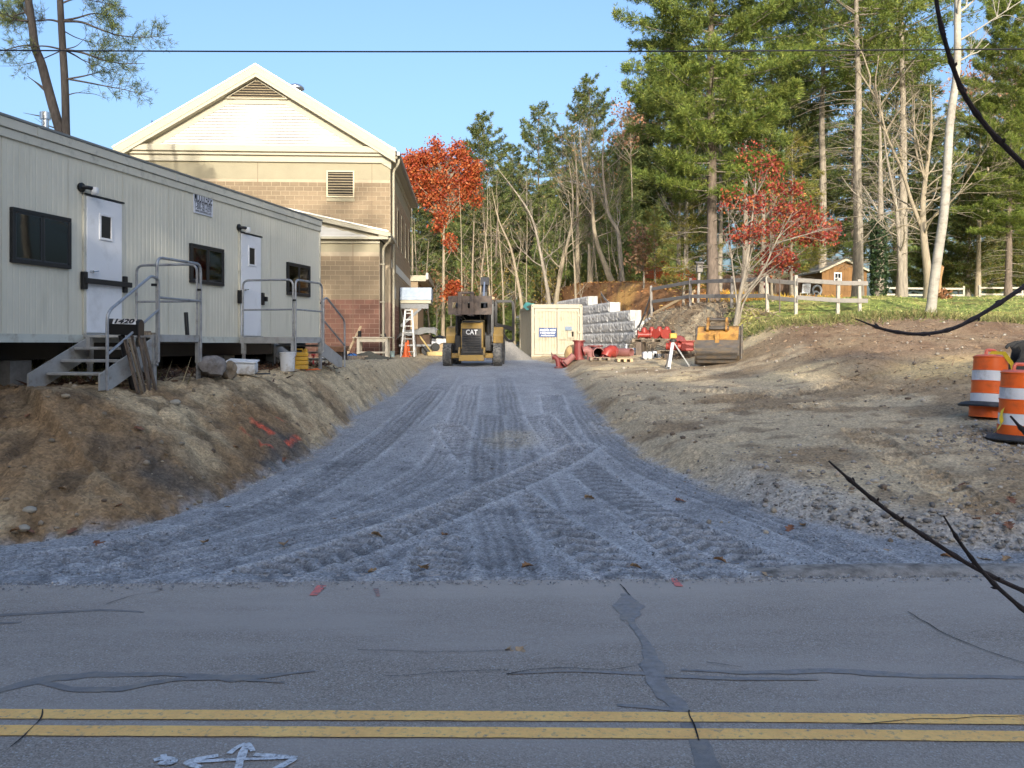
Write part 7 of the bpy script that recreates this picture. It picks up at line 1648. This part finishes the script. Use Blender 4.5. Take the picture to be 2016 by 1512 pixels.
for i in range(18):
    px = 830+i*27+rnd.uniform(-8, 8); Y = rnd.uniform(92, 112); pine(('c', 'a', 'c')[i % 3], px, Y, rnd.uniform(330, 400) if px < 1150 else rnd.uniform(260, 340), 'dark pine deep in the wood behind the site', 'dark pines deep in the wood', wide=1.25)
for i in range(11):
    px = 1330+i*72+rnd.uniform(-12, 12); Y = rnd.uniform(78, 105); pine(('c', 'a', 'b')[i % 3], px, Y, rnd.uniform(60, 230), 'dark pine deep in the wood behind the lawn', 'dark pines behind the lawn', wide=1.2)
for i in range(20):
    px = 815+i*26+rnd.uniform(-9, 9); Y = rnd.uniform(64, 76); pine('young', px, Y, None, 'young pine in the understorey behind the site', 'understorey pines', h=rnd.uniform(4.5, 8.5))
for i in range(10):
    px = 1320+i*72+rnd.uniform(-20, 20); Y = rnd.uniform(66, 80); pine('young', px, Y, None, 'young pine in the understorey behind the lawn', 'understorey pines behind the lawn', h=rnd.uniform(5, 9))

# ---- deciduous trees
def grow(out, tips, p, d, L, r, lvl, mx, rr, up=0.12, spread=0.75, nch=(3, 5)):
    n = 5; pts = [np.array(p, float)]; d = np.array(d, float); d /= np.linalg.norm(d)
    for i in range(n):
        d = d+rr.normal(size=3)*0.14+np.array([0, 0, up]); d /= np.linalg.norm(d); pts.append(pts[-1]+d*L/n)
    rad = r*(1-0.62*np.linspace(0, 1, n+1)); out.append((np.array(pts), rad, lvl))
    if lvl >= mx: tips.append((pts[-1], d)); tips.append((pts[-3], d)); return
    for c in range(rr.integers(nch[0], nch[1]+1)):
        t = rr.uniform(0.35, 1.0); i = min(n, int(t*n)); ax = np.cross(d, rr.normal(size=3)); ax /= np.linalg.norm(ax)+1e-9
        ang = rr.uniform(0.35, 1.0)*spread; nd = d*math.cos(ang)+ax*math.sin(ang)
        grow(out, tips, pts[i], nd, L*rr.uniform(0.5, 0.8), rad[i]*rr.uniform(0.38, 0.62), lvl+1, mx, rr, up, spread, nch)
def leaves(c, size, rr, cols, per, spread):
    n = len(c)*per; cc = np.repeat(c, per, 0)+rr.normal(size=(n, 3))*spread; a = rr.normal(size=(n, 3)); a /= np.linalg.norm(a, axis=1)[:,None]; b = np.cross(a, rr.normal(size=(n, 3))); b /= np.linalg.norm(b, axis=1)[:,None]
    s = size*(0.6+0.8*rr.random((n, 1))); V_ = np.stack([cc-a*s, cc+b*s*0.55, cc+a*s, cc-b*s*0.55], 1).reshape(-1, 3); i = np.arange(n)*4
    col = np.array(cols)[rr.integers(0, len(cols), n)]*(0.7+0.6*rr.random((n, 1))); return V_, np.stack([i, i+1, i+2, i+3], 1), np.repeat(col, 4, 0)
def px_tree(name, label, pts, Y, r0, bark, seed, group=None, limbs=6, llen=2.5, mx=2, start=0.45, leaf=None, up=0.10, spread=0.8, extra=(), nch=(3, 5), r1=0.10):
    """tree whose trunk follows photo pixels at distance Y; pts run from the ground up"""
    rr = np.random.default_rng(seed); X0 = PX(pts[0][0], Y); z0 = G(X0, Y); base = Vector((X0, Y, z0)); t = thing(name, label, 'tree', base, 0, group)
    W = [np.array([0, 0, -0.15])]
    for i, (px, py) in enumerate(pts):
        v = np.array(P(px, py, Y)-base)
        if v[2] > 0.25: v[1] += 0.5*(float(vn(np.array(i*0.9), np.array(seed*1.0), seed))-0.5); W.append(v)
    Wf = np.array([tuple(v) for v in fillet([Vector(v) for v in W], 1.2, 4)]); k = len(Wf)
    ln = np.concatenate([[0], np.cumsum(np.linalg.norm(np.diff(Wf, axis=0), axis=1))]); f = ln/ln[-1]; rad = r0*(1-(1-r1)*f); rad[0] *= 1.3
    tube_obj('trunk', [(Wf, rad)], bark, t)
    out, tips = [], []
    for i in range(limbs):
        q = start+(1-start)*(i+rr.random())/limbs; p = np.array([np.interp(q, f, Wf[:,j]) for j in range(3)]); a = rr.random()*6.28; rr0 = np.interp(q, f, rad)
        d = np.array([math.cos(a), math.sin(a)*0.8, rr.uniform(0.3, 1.1)]); grow(out, tips, p, d, llen*rr.uniform(0.6, 1.15)*(1.15-0.4*q), rr0*rr.uniform(0.26, 0.48), 1, mx, rr, up, spread, nch)
    for ex_ in extra:
        p = [np.array(P(a, b, Y)-base) for a, b in ex_[0]]; pf = np.array([tuple(v) for v in fillet([Vector(v) for v in p], 0.6, 3)]); out.append((pf, ex_[1]*(1-0.7*np.linspace(0, 1, len(pf))), 1))
        for _ in range(ex_[2]):
            q = rr.uniform(0.4, 1.0); i = int(q*(len(pf)-1)); d = pf[min(i+1, len(pf)-1)]-pf[max(i-1, 0)]+rr.normal(size=3)*0.5; grow(out, tips, pf[i], d, llen*rr.uniform(0.4, 0.8), ex_[1]*0.5, 2, mx, rr, up, spread, nch)
    o_ = tube_obj('branches', [(a, b) for a, b, c in out], bark, t)
    if o_: o_['kind'] = 'stuff'
    if leaf:
        cols, size, per, spr, frac = leaf; c = np.array([a for a, b in tips]); c = c[rr.random(len(c)) < frac]
        if len(c): link('crown', mesh_np('crown', *leaves(c, size, rr, cols, per, spr)), m_leafm, t)
    return t, base
bg = 'bare trees at the edge of the wood'
px_tree('bare_tree', 'pale bare trunk leaning left just behind the storage container', [(1030,640),(1026,590),(1007,487),(981,435),(968,370)], 60, 0.17, m_pale, 21, bg, 9, 3.0, 3, 0.4)
px_tree('bare_tree', 'bare tree bending far left with a fan of bleached branches', [(1083,640),(1081,590),(1065,500),(1049,425),(1010,370),(974,325)], 61, 0.19, m_gbark, 22, bg, 12, 3.4, 3, 0.35)
px_tree('bare_tree', 'pale bare trunk curving right behind the block wall', [(1094,640),(1094,594),(1107,516),(1127,441),(1128,377),(1120,320)], 62, 0.24, m_pale, 23, bg, 11, 3.2, 3, 0.4)
px_tree('bare_tree', 'straight tall pale bare trunk above the block wall', [(1136,640),(1137,500),(1137,360),(1130,270)], 63, 0.20, m_pale, 24, bg, 11, 3.0, 3, 0.45)
px_tree('bare_tree', 'broad bare tree with an S-shaped trunk and spreading twigs', [(1206,590),(1204,568),(1170,467),(1165,377),(1146,331),(1140,250)], 58, 0.19, m_pale, 25, bg, 14, 3.6, 3, 0.3)
px_tree('bare_tree', 'bare tree forking above the mound left of the big pine', [(1226,590),(1224,540),(1217,451),(1198,425),(1185,330),(1190,240)], 57, 0.18, m_gbark, 26, bg, 16, 3.8, 3, 0.3, ([(0.30, 0.16, 0.06), (0.36, 0.2, 0.08)], 0.08, 3, 0.3, 0.25))
px_tree('bare_tree', 'slim pale bare stem behind the backhoe boom', [(966,640),(963,560),(957,470),(950,415)], 58, 0.10, m_pale, 27, bg, 10, 2.4, 3, 0.4)
px_tree('broken_tree', 'short pale broken trunk pair above the block wall', [(1162,640),(1162,560),(1160,480)], 60, 0.17, m_pale, 28, bg, 3, 0.9, 1, 0.5, r1=0.5)
px_tree('bare_tree', 'thin bare tree against the corner of the building', [(828,650),(822,560),(815,430)], 62, 0.11, m_pale, 29, bg, 12, 2.6, 3, 0.3)
px_tree('bare_tree', 'second thin bare tree near the building corner', [(846,650),(838,560),(846,450)], 64, 0.10, m_pale, 30, bg, 12, 2.4, 3, 0.3)
for i, (px, top, r_, lb) in enumerate(((913, 470, 0.24, 'brown pine trunk left of the backhoe boom'), (931, 430, 0.29, 'thick brown pine trunk behind the backhoe forks'), (976, 400, 0.22, 'leaning brown pine trunk behind the cab roof'))):
    px_tree('bare_pine', lb, [(px, 640), (px-2, 560), (px-1+3*i, top)], 68, r_, m_pbark, 40+i, 'pine trunks behind the backhoe', 14, 1.6, 1, 0.15, up=-0.02)
rb = random.Random(77)
for i in range(15):
    px = 905+i*23+rb.uniform(-8, 8); lean = rb.uniform(-18, 18); top = rb.uniform(330, 450)
    px_tree('bare_tree', 'slender pale bare stem among the trees behind the site', [(px, 640), (px+lean*0.2, 540), (px+lean*0.8+rb.uniform(-5, 5), (540+top)/2), (px+lean, top)], rb.uniform(57, 66), rb.uniform(0.06, 0.11), m_pale, 140+i, 'slender bare stems behind the site', 12, 2.2, 2, 0.25, ([(0.34, 0.25, 0.09), (0.40, 0.28, 0.12), (0.28, 0.20, 0.08)], 0.07, 3, 0.28, 0.35) if i % 2 else None)
# orange-red oak and other leafy trees: leaf clumps tied to the trunk by branches
def blob_tree(name, label, trunk, Y, r0, bark, blobs, cols, size, per, seed, spr=0.22, group=None, depth=1.0, bcol=None, bfrac=0.5, stems=()):
    rr = np.random.default_rng(seed); X0 = PX(trunk[0][0], Y); z0 = G(X0, Y); base = Vector((X0, Y, z0)); t = thing(name, label, 'tree', base, 0, group)
    W = [np.array([0, 0, -0.15])] + [v for v in (np.array(P(px, py, Y)-base) for px, py in trunk) if v[2] > 0.25]; W = np.array([tuple(v) for v in fillet([Vector(v) for v in W], 1.0, 4)])
    f = np.linspace(0, 1, len(W)); rad = r0*(1-0.75*f); rad[0] *= 1.25; tube_obj('trunk', [(W, rad)], bark, t)
    CL = []
    for bx, by, rx, ry, n in blobs:
        c0 = np.array(P(bx, by, Y)-base); sx_, sz_ = rx/F*Y, ry/F*Y; q = rr.normal(size=(n, 3)); q /= np.linalg.norm(q, axis=1)[:,None]; q *= (0.35+0.65*rr.random((n, 1))**0.5)
        CL.append(c0+q*np.array([sx_, sx_*depth, sz_]))
    CL = np.concatenate(CL); br = []
    for st in stems:
        p = np.array([tuple(v) for v in fillet([P(a, b, Y+dy)-base for a, b, dy in st[0]], 0.5, 4)]); br.append((p, st[1]*(1-0.75*np.linspace(0, 1, len(p)))))
        for _ in range(st[2]):
            i = int(rr.uniform(0.3, 0.95)*(len(p)-1)); d = p[min(i+1, len(p)-1)]-p[max(i-1, 0)]; o_, t_ = [], []; grow(o_, t_, p[i], d+rr.normal(size=3)*0.6*np.linalg.norm(d), 1.0, st[1]*0.4, 2, 3, rr, 0.03, 0.9); br += [(a, b) for a, b, c in o_]
    for c in CL[rr.random(len(CL)) < bfrac]:
        hgt = max(0.25*W[-1][2], c[2]-0.9*np.hypot(c[0]-W[-1][0], c[1])-0.5); hgt = min(hgt, W[-1][2]*0.98); p = np.array([np.interp(hgt, W[:,2], W[:,j]) for j in range(3)]); m_ = (p+c)/2+np.array([0, 0, 0.12*np.linalg.norm(c-p)])*rr.uniform(-0.5, 1)+rr.normal(size=3)*0.15
        br.append((np.array([p, (p+m_)/2, m_, (m_+c)/2+rr.normal(size=3)*0.08, c]), np.array([0.035, 0.028, 0.02, 0.013, 0.006])*max(0.5, r0/0.16)))
    o_ = tube_obj('branches', br, bark if bcol is None else bcol, t)
    if o_: o_['kind'] = 'stuff'
    link('crown', mesh_np('crown', *leaves(CL, size, rr, cols, per, spr)), m_leafm, t); return t
REDS = [(0.36, 0.062, 0.020), (0.42, 0.095, 0.025), (0.29, 0.045, 0.018), (0.42, 0.14, 0.04)]
blob_tree('oak_tree', 'orange-red autumn oak on a slim pale trunk beside the building', [(872,660),(873,560),(874,441),(868,350)], 59, 0.17, m_pale, [(858,312,30,20,58), (893,312,24,16,42), (918,338,24,26,60), (836,322,24,20,45), (820,350,18,22,36), (846,362,26,22,50), (880,348,26,20,50), (908,375,22,20,40), (872,392,26,18,40), (930,362,12,18,20), (842,398,14,14,18), (868,425,14,20,20), (812,318,10,12,14), (938,330,9,12,12), (905,292,12,10,14), (858,286,14,8,14), (936,392,8,8,8), (824,382,10,10,10), (895,410,12,10,10), (884,478,12,14,16), (862,452,8,10,8)], REDS, 0.095, 24, 51, 0.22, bfrac=0.3)
blob_tree('oak_tree', 'small red oak crown peeking out behind the building eave', [(812,600),(812,480),(810,380)], 66, 0.12, m_pale, [(806,325,18,22,40), (800,350,14,18,20)], REDS, 0.13, 16, 52, 0.25)
blob_tree('red_shrub', 'low orange-red shrub between the oak trunk and the backhoe', [(888,640),(888,610)], 56, 0.05, m_gbark, [(892,568,15,12,40), (886,580,16,12,30)], REDS, 0.10, 14, 53, 0.16)
blob_tree('brown_sapling', 'slim sapling holding tan dead leaves above the mound', [(1268,590),(1267,520),(1264,440)], 50, 0.06, m_gbark, [(1262,470,22,30,40), (1258,515,22,26,40), (1275,490,12,20,16)], [(0.36, 0.22, 0.12), (0.42, 0.27, 0.15), (0.28, 0.15, 0.08)], 0.12, 5, 54, 0.25)
CRIM = [(0.31, 0.045, 0.035), (0.38, 0.075, 0.04), (0.25, 0.035, 0.032), (0.44, 0.15, 0.05)]
blob_tree('dogwood_tree', 'crimson-leaved small tree behind the rail fence, leaves thickest on the right', [(1447,640),(1455,590),(1470,520),(1480,440),(1488,360)], 28.8, 0.085, m_gbark, [(1512,335,26,30,26), (1545,372,34,14,34), (1490,400,36,24,40), (1560,412,44,12,50), (1520,450,60,14,60), (1600,468,44,10,56), (1628,452,26,8,26), (1470,462,36,14,36), (1535,505,30,12,36), (1440,390,22,26,10), (1590,430,40,9,36), (1480,300,26,26,10)], CRIM, 0.052, 12, 55, 0.13, depth=0.8, bfrac=0.04, stems=[([(1450,612,0),(1475,520,.2),(1488,420,.4),(1500,310,.3)], 0.05, 9), ([(1455,595,0),(1500,540,-.3),(1530,470,-.5),(1562,415,-.6)], 0.045, 9), ([(1452,605,0),(1440,510,.3),(1432,400,.4)], 0.04, 6), ([(1525,480,-.4),(1585,462,-.7),(1645,446,-.9)], 0.03, 6), ([(1478,500,.2),(1500,440,.5),(1545,385,.8)], 0.03, 6)])
blob_tree('dogwood_tree', 'pale second stem with red leaves right of the crimson tree', [(1522,615),(1518,560),(1528,500),(1540,440)], 31.5, 0.06, m_pale, [(1520,505,26,22,40), (1548,520,22,16,30), (1508,540,18,14,18)], CRIM, 0.07, 9, 56, 0.14)
px_tree('maple_stem', 'bare forked stem rising from the foot of the crimson tree', [(1452,640),(1462,590),(1500,545),(1520,530)], 28.9, 0.05, m_gbark, 57, None, 5, 0.9, 2, 0.5)
# bare trees and birch by the lawn
px_tree('bare_tree', 'large pale bare tree with twisted spreading branches on the lawn', [(1828,604),(1822,540),(1815,470),(1818,400),(1826,330),(1832,250),(1828,170)], 31.5, 0.17, m_pale, 61, None, 24, 2.6, 4, 0.30, spread=0.95, up=0.04, nch=(2, 4), extra=[([(1815,450),(1795,400),(1775,330),(1745,270),(1730,200),(1690,140)], 0.075, 8), ([(1815,415),(1780,408),(1750,420),(1725,440)], 0.04, 5), ([(1814,455),(1790,442),(1765,445)], 0.035, 4), ([(1820,350),(1800,290),(1800,190)], 0.05, 6)])
px_tree('bare_tree', 'grey bare tree with a crooked fork behind the large pale one', [(1775,590),(1768,480),(1762,400),(1745,300),(1735,210)], 40.0, 0.14, m_gbark, 62, None, 20, 3.0, 4, 0.25, spread=0.95, up=0.06, nch=(2, 4))
px_tree('birch_tree', 'leaning pale birch trunk crossing the view at the lawn edge', [(1832,634),(1838,580),(1846,510),(1853,430),(1862,335),(1871,240),(1886,140),(1880,30),(1892,-120)], 26.6, 0.155, m_birch, 63, None, 3, 1.8, 3, 0.6, extra=[([(1880,30),(1905,12),(1940,-20)], 0.05, 3), ([(1889,80),(1930,55),(1990,15),(2060,-30)], 0.03, 5)], r1=0.55)
px_tree('tree_stump', 'tall broken orange-brown stump behind the birch', [(1852,590),(1851,555),(1851,525)], 33.0, 0.11, MAT('orange_bark', (0.40, 0.24, 0.12), 0.95, 0.2, 5, 0.5, 16), 64, None, 0, 1, 1, r1=0.7)
blob_tree('leaf_bush', 'low brown-leaved shoot at the foot of the broken stump', [(1856,600),(1856,585)], 31.8, 0.03, m_gbark, [(1858,588,9,12,26)], [(0.34, 0.16, 0.06), (0.26, 0.12, 0.05)], 0.07, 9, 65, 0.10)
for i, (px, Y, r_, lb) in enumerate(((1925, 62, 0.20, 'pale trunk in front of the back fence'), (1500, 46, 0.17, 'reddish trunk behind the crimson tree'), (1415, 46, 0.16, 'trunk just right of the big pine trunk'), (1465, 50, 0.20, 'grey trunk behind the crimson tree'), (1335, 52, 0.15, 'dark slim trunk left of the big pine'), (1350, 54, 0.17, 'dark slim trunk close to the big pine'), (1730, 44, 0.24, 'dark trunk wrapped in ivy right of the shed'))):
    t, b_ = px_tree('tree', lb, [(px, 590), (px+2, 480), (px+4, 330), (px, 180)], Y, r_, m_pale if i == 0 else m_gbark, 70+i, 'trunks among the pines by the lawn', 12, 2.4, 2, 0.25)
    if i == 6:
        rr = np.random.default_rng(5); n = 2600; a = rr.random(n)*6.28; zz = 4.2*rr.random(n)**0.8; rad = 0.30+0.10*rr.random(n); c = np.stack([rad*np.cos(a), rad*np.sin(a), zz], 1); V_, F_, cc = leaves(c, 0.085, rr, [(0.03, 0.06, 0.022), (0.045, 0.08, 0.025), (0.02, 0.045, 0.02)], 1, 0.03); link('ivy', mesh_np('ivy', V_, F_, cc), m_leafm, t)
blob_tree('oak_tree', 'thin russet-leaved tree top behind the pines at the right edge', [(1945,560),(1945,300),(1940,150)], 72, 0.16, m_pale, [(1930,130,60,45,70), (1985,190,40,50,50), (1900,180,40,40,30), (2010,120,30,40,30)], [(0.42, 0.19, 0.11), (0.46, 0.25, 0.15), (0.36, 0.14, 0.08)], 0.14, 7, 58, 0.45)
blob_tree('oak_tree', 'thin russet-leaved tree top left of the big pine', [(1240,590),(1245,400),(1240,250)], 70, 0.14, m_pale, [(1230,225,32,28,34), (1255,255,28,30,26), (1215,270,24,20,18)], [(0.40, 0.22, 0.12), (0.34, 0.16, 0.09)], 0.13, 6, 59, 0.40)
for i, (px, Y, col) in enumerate(((1090, 66, 0), (1075, 64, 1), (1130, 66, 0), (1000, 66, 1), (1185, 62, 0), (900, 64, 2), (860, 62, 2), (1040, 66, 0), (1225, 60, 0), (955, 64, 2))):
    cols = ([(0.20, 0.17, 0.04), (0.13, 0.14, 0.035)], [(0.34, 0.24, 0.06), (0.26, 0.22, 0.06)], [(0.30, 0.18, 0.08), (0.24, 0.12, 0.06)])[col]
    blob_tree('undergrowth_shrub', ['olive', 'yellow', 'russet'][col]+' autumn shrub in the shade between the tree trunks', [(px, 640), (px, 560)], Y, 0.04, m_gbark, [(px, 555, 22, 28, 22), (px+8, 590, 24, 22, 20)], cols, 0.10, 9, 80+i, 0.35, 'autumn shrubs between the trunks')
# ---- two pines behind the trailer
def left_pine(label, trunk, r0, r1, limbs, seed, Y=27.0):
    rr = np.random.default_rng(seed); X0 = PX(trunk[0][0], Y); base = Vector((X0, Y, G(X0, Y))); t = thing('pine_tree', label, 'tree', base, 0, 'two pines behind the trailer')
    W = np.array([(0, 0, -0.15)] + [tuple(P(x, y, Y)-base) for x, y in trunk[1:]]); W = np.array([tuple(v) for v in fillet([Vector(v) for v in W], 0.8, 4)]); tube_obj('trunk', [(W, np.linspace(r0, r1, len(W)))], MAT('shaded_pine_bark', (0.065, 0.055, 0.048), 0.95, 0.35, 5, 0.7, 14, stretch=(3, 3, 0.7)), t)  # bark colour darkened to stand for trunks in shade
    br, Cc, Dd = [], [], []
    for pts, rd, den, dy in limbs:
        n = len(pts); p = np.array([tuple(P(x, y, Y+dy*i/(n-1))-base) for i, (x, y) in enumerate(pts)]); pf = np.array([tuple(v) for v in fillet([Vector(v) for v in p], 0.5, 4)]); k = len(pf); br.append((pf, rd*(1-0.8*np.linspace(0, 1, k))))
        L = np.linalg.norm(np.diff(pf, axis=0), axis=1).sum(); nt = int(L*den)
        for j in range(nt):
            q = 0.35+0.65*rr.random()**0.8; i = int(q*(k-1)); d = pf[min(i+1, k-1)]-pf[max(i-1, 0)]; d /= np.linalg.norm(d)+1e-9; sd = rr.normal(size=3); sd -= d*np.dot(sd, d); sd /= np.linalg.norm(sd)+1e-9
            tl = rr.uniform(0.25, 0.75)*(1.2-0.5*q); e = pf[i]+(d*0.6+sd*0.8+np.array([0, 0, 0.12]))*tl; br.append((np.array([pf[i], (pf[i]+e)/2+sd*0.04, e]), np.array([0.008, 0.006, 0.003])))
            for g_ in range(3): Cc.append(pf[i]+(e-pf[i])*(0.55+0.225*g_)+rr.normal(size=3)*0.03); dd_ = d*0.5+sd*0.5+np.array([0, 0, 0.35]); Dd.append(dd_/np.linalg.norm(dd_))
    tube_obj('limbs', br, MAT('dark_limb', (0.085, 0.07, 0.06), 0.95, 0.2, 4), t)['kind'] = 'stuff'
    if Cc:
        cols = DARKG[rr.integers(0, 4, len(Cc))]*(0.8+0.5*rr.random((len(Cc), 1))); V_, F_, cc = needles(np.array(Cc), np.array(Dd), 0.17, 0.006, 11, rr, cols*1.2); link('crown', mesh_np('crown', V_, F_, cc), m_needle, t)
left_pine('pine with a bent trunk leaning left behind the trailer roof', [(135,708),(124,280),(118,257),(104,209),(91,161),(81,122),(68,93),(63,46),(55,0),(48,-90)], 0.16, 0.11,
          [([(60,38),(45,15),(30,-10)], 0.05, 5, 0.6), ([(92,180),(75,165),(54,150)], 0.05, 0, 0.2), ([(105,232),(75,228),(46,222)], 0.03, 0, -0.5), ([(108,252),(85,244),(68,232)], 0.02, 0, 0.5), ([(64,40),(40,42),(10,28),(-30,20)], 0.035, 16, -0.8), ([(62,20),(30,30),(-10,50)], 0.03, 18, 0.8), ([(70,88),(40,90),(5,100),(-30,104)], 0.03, 8, 0.5)], 1)
left_pine('straight pine trunk with thin needle sprays behind the trailer roof', [(133,708),(131,300),(130,263),(128,167),(122,74),(118,0),(114,-90)], 0.135, 0.09,
          [([(126,42),(160,42),(190,55),(230,70),(285,75),(340,68)], 0.04, 13, -1.2), ([(126,40),(150,36),(185,25),(215,30),(245,48)], 0.035, 22, 1.2), ([(124,98),(160,102),(200,118),(240,126),(285,125)], 0.04, 15, -0.8), ([(127,98),(150,110),(165,120),(200,130),(240,150)], 0.03, 9, 0.8), ([(130,156),(165,150),(195,142),(212,130)], 0.03, 7, 0.3), ([(130,155),(170,162),(210,170),(255,178),(300,195)], 0.03, 8, -0.6), ([(131,188),(150,182),(190,185),(216,198)], 0.018, 1, 0.5), ([(122,45),(100,38),(70,42),(30,38),(-20,42)], 0.035, 16, 1.0), ([(120,97),(90,90),(50,92),(0,104)], 0.03, 8, -0.8), ([(120,100),(80,118),(40,130),(0,130)], 0.022, 4, 0.7), ([(118,8),(150,-5),(200,5),(250,15)], 0.03, 18, 0.6), ([(124,60),(150,75),(190,85),(230,100)], 0.02, 8, 1.4), ([(128,97),(150,92),(165,78),(176,62)], 0.02, 2, -0.3), ([(116,-20),(60,-10),(0,5)], 0.03, 18, 0.2)], 2)
# ---- the wood across the road behind the camera, which shades the foreground
for row, (Y0, step) in enumerate(((-19, 4.6), (-26, 4.4))):
    x = -34.0+row*1.7
    while x < 46:
        hh = np.interp(x, [-34, -14, -6, 2, 10, 46], [15.5, 16.2, 15.8, 13.8, 13.0, 13.0])+rnd.uniform(-0.8, 0.8)+row*2.2
        if x < -6 and rnd.random() < 0.22: hh += 3.5
        pine('c', 0, Y0+rnd.uniform(-1.5, 1.5), None, 'tall pine of the wood across the road', 'pines across the road', h=hh, x=x+rnd.uniform(-1, 1), wide=1.25); x += step
for x, hh in ((-14.5, 26.5), (-10.5, 28.5), (-6.8, 25.5), (-3.0, 26.5), (-18.5, 27.0)):
    pine('tall', 0, -24.0+rnd.uniform(-2, 2), None, 'tall pine of the wood across the road', 'pines across the road', h=hh, x=x, wide=0.9)
for x in (-0.5, 1.8, 4.0):
    pine('c', 0, -21.5, None, 'tall pine of the wood across the road', 'pines across the road', h=18.6, x=x, wide=0.8)
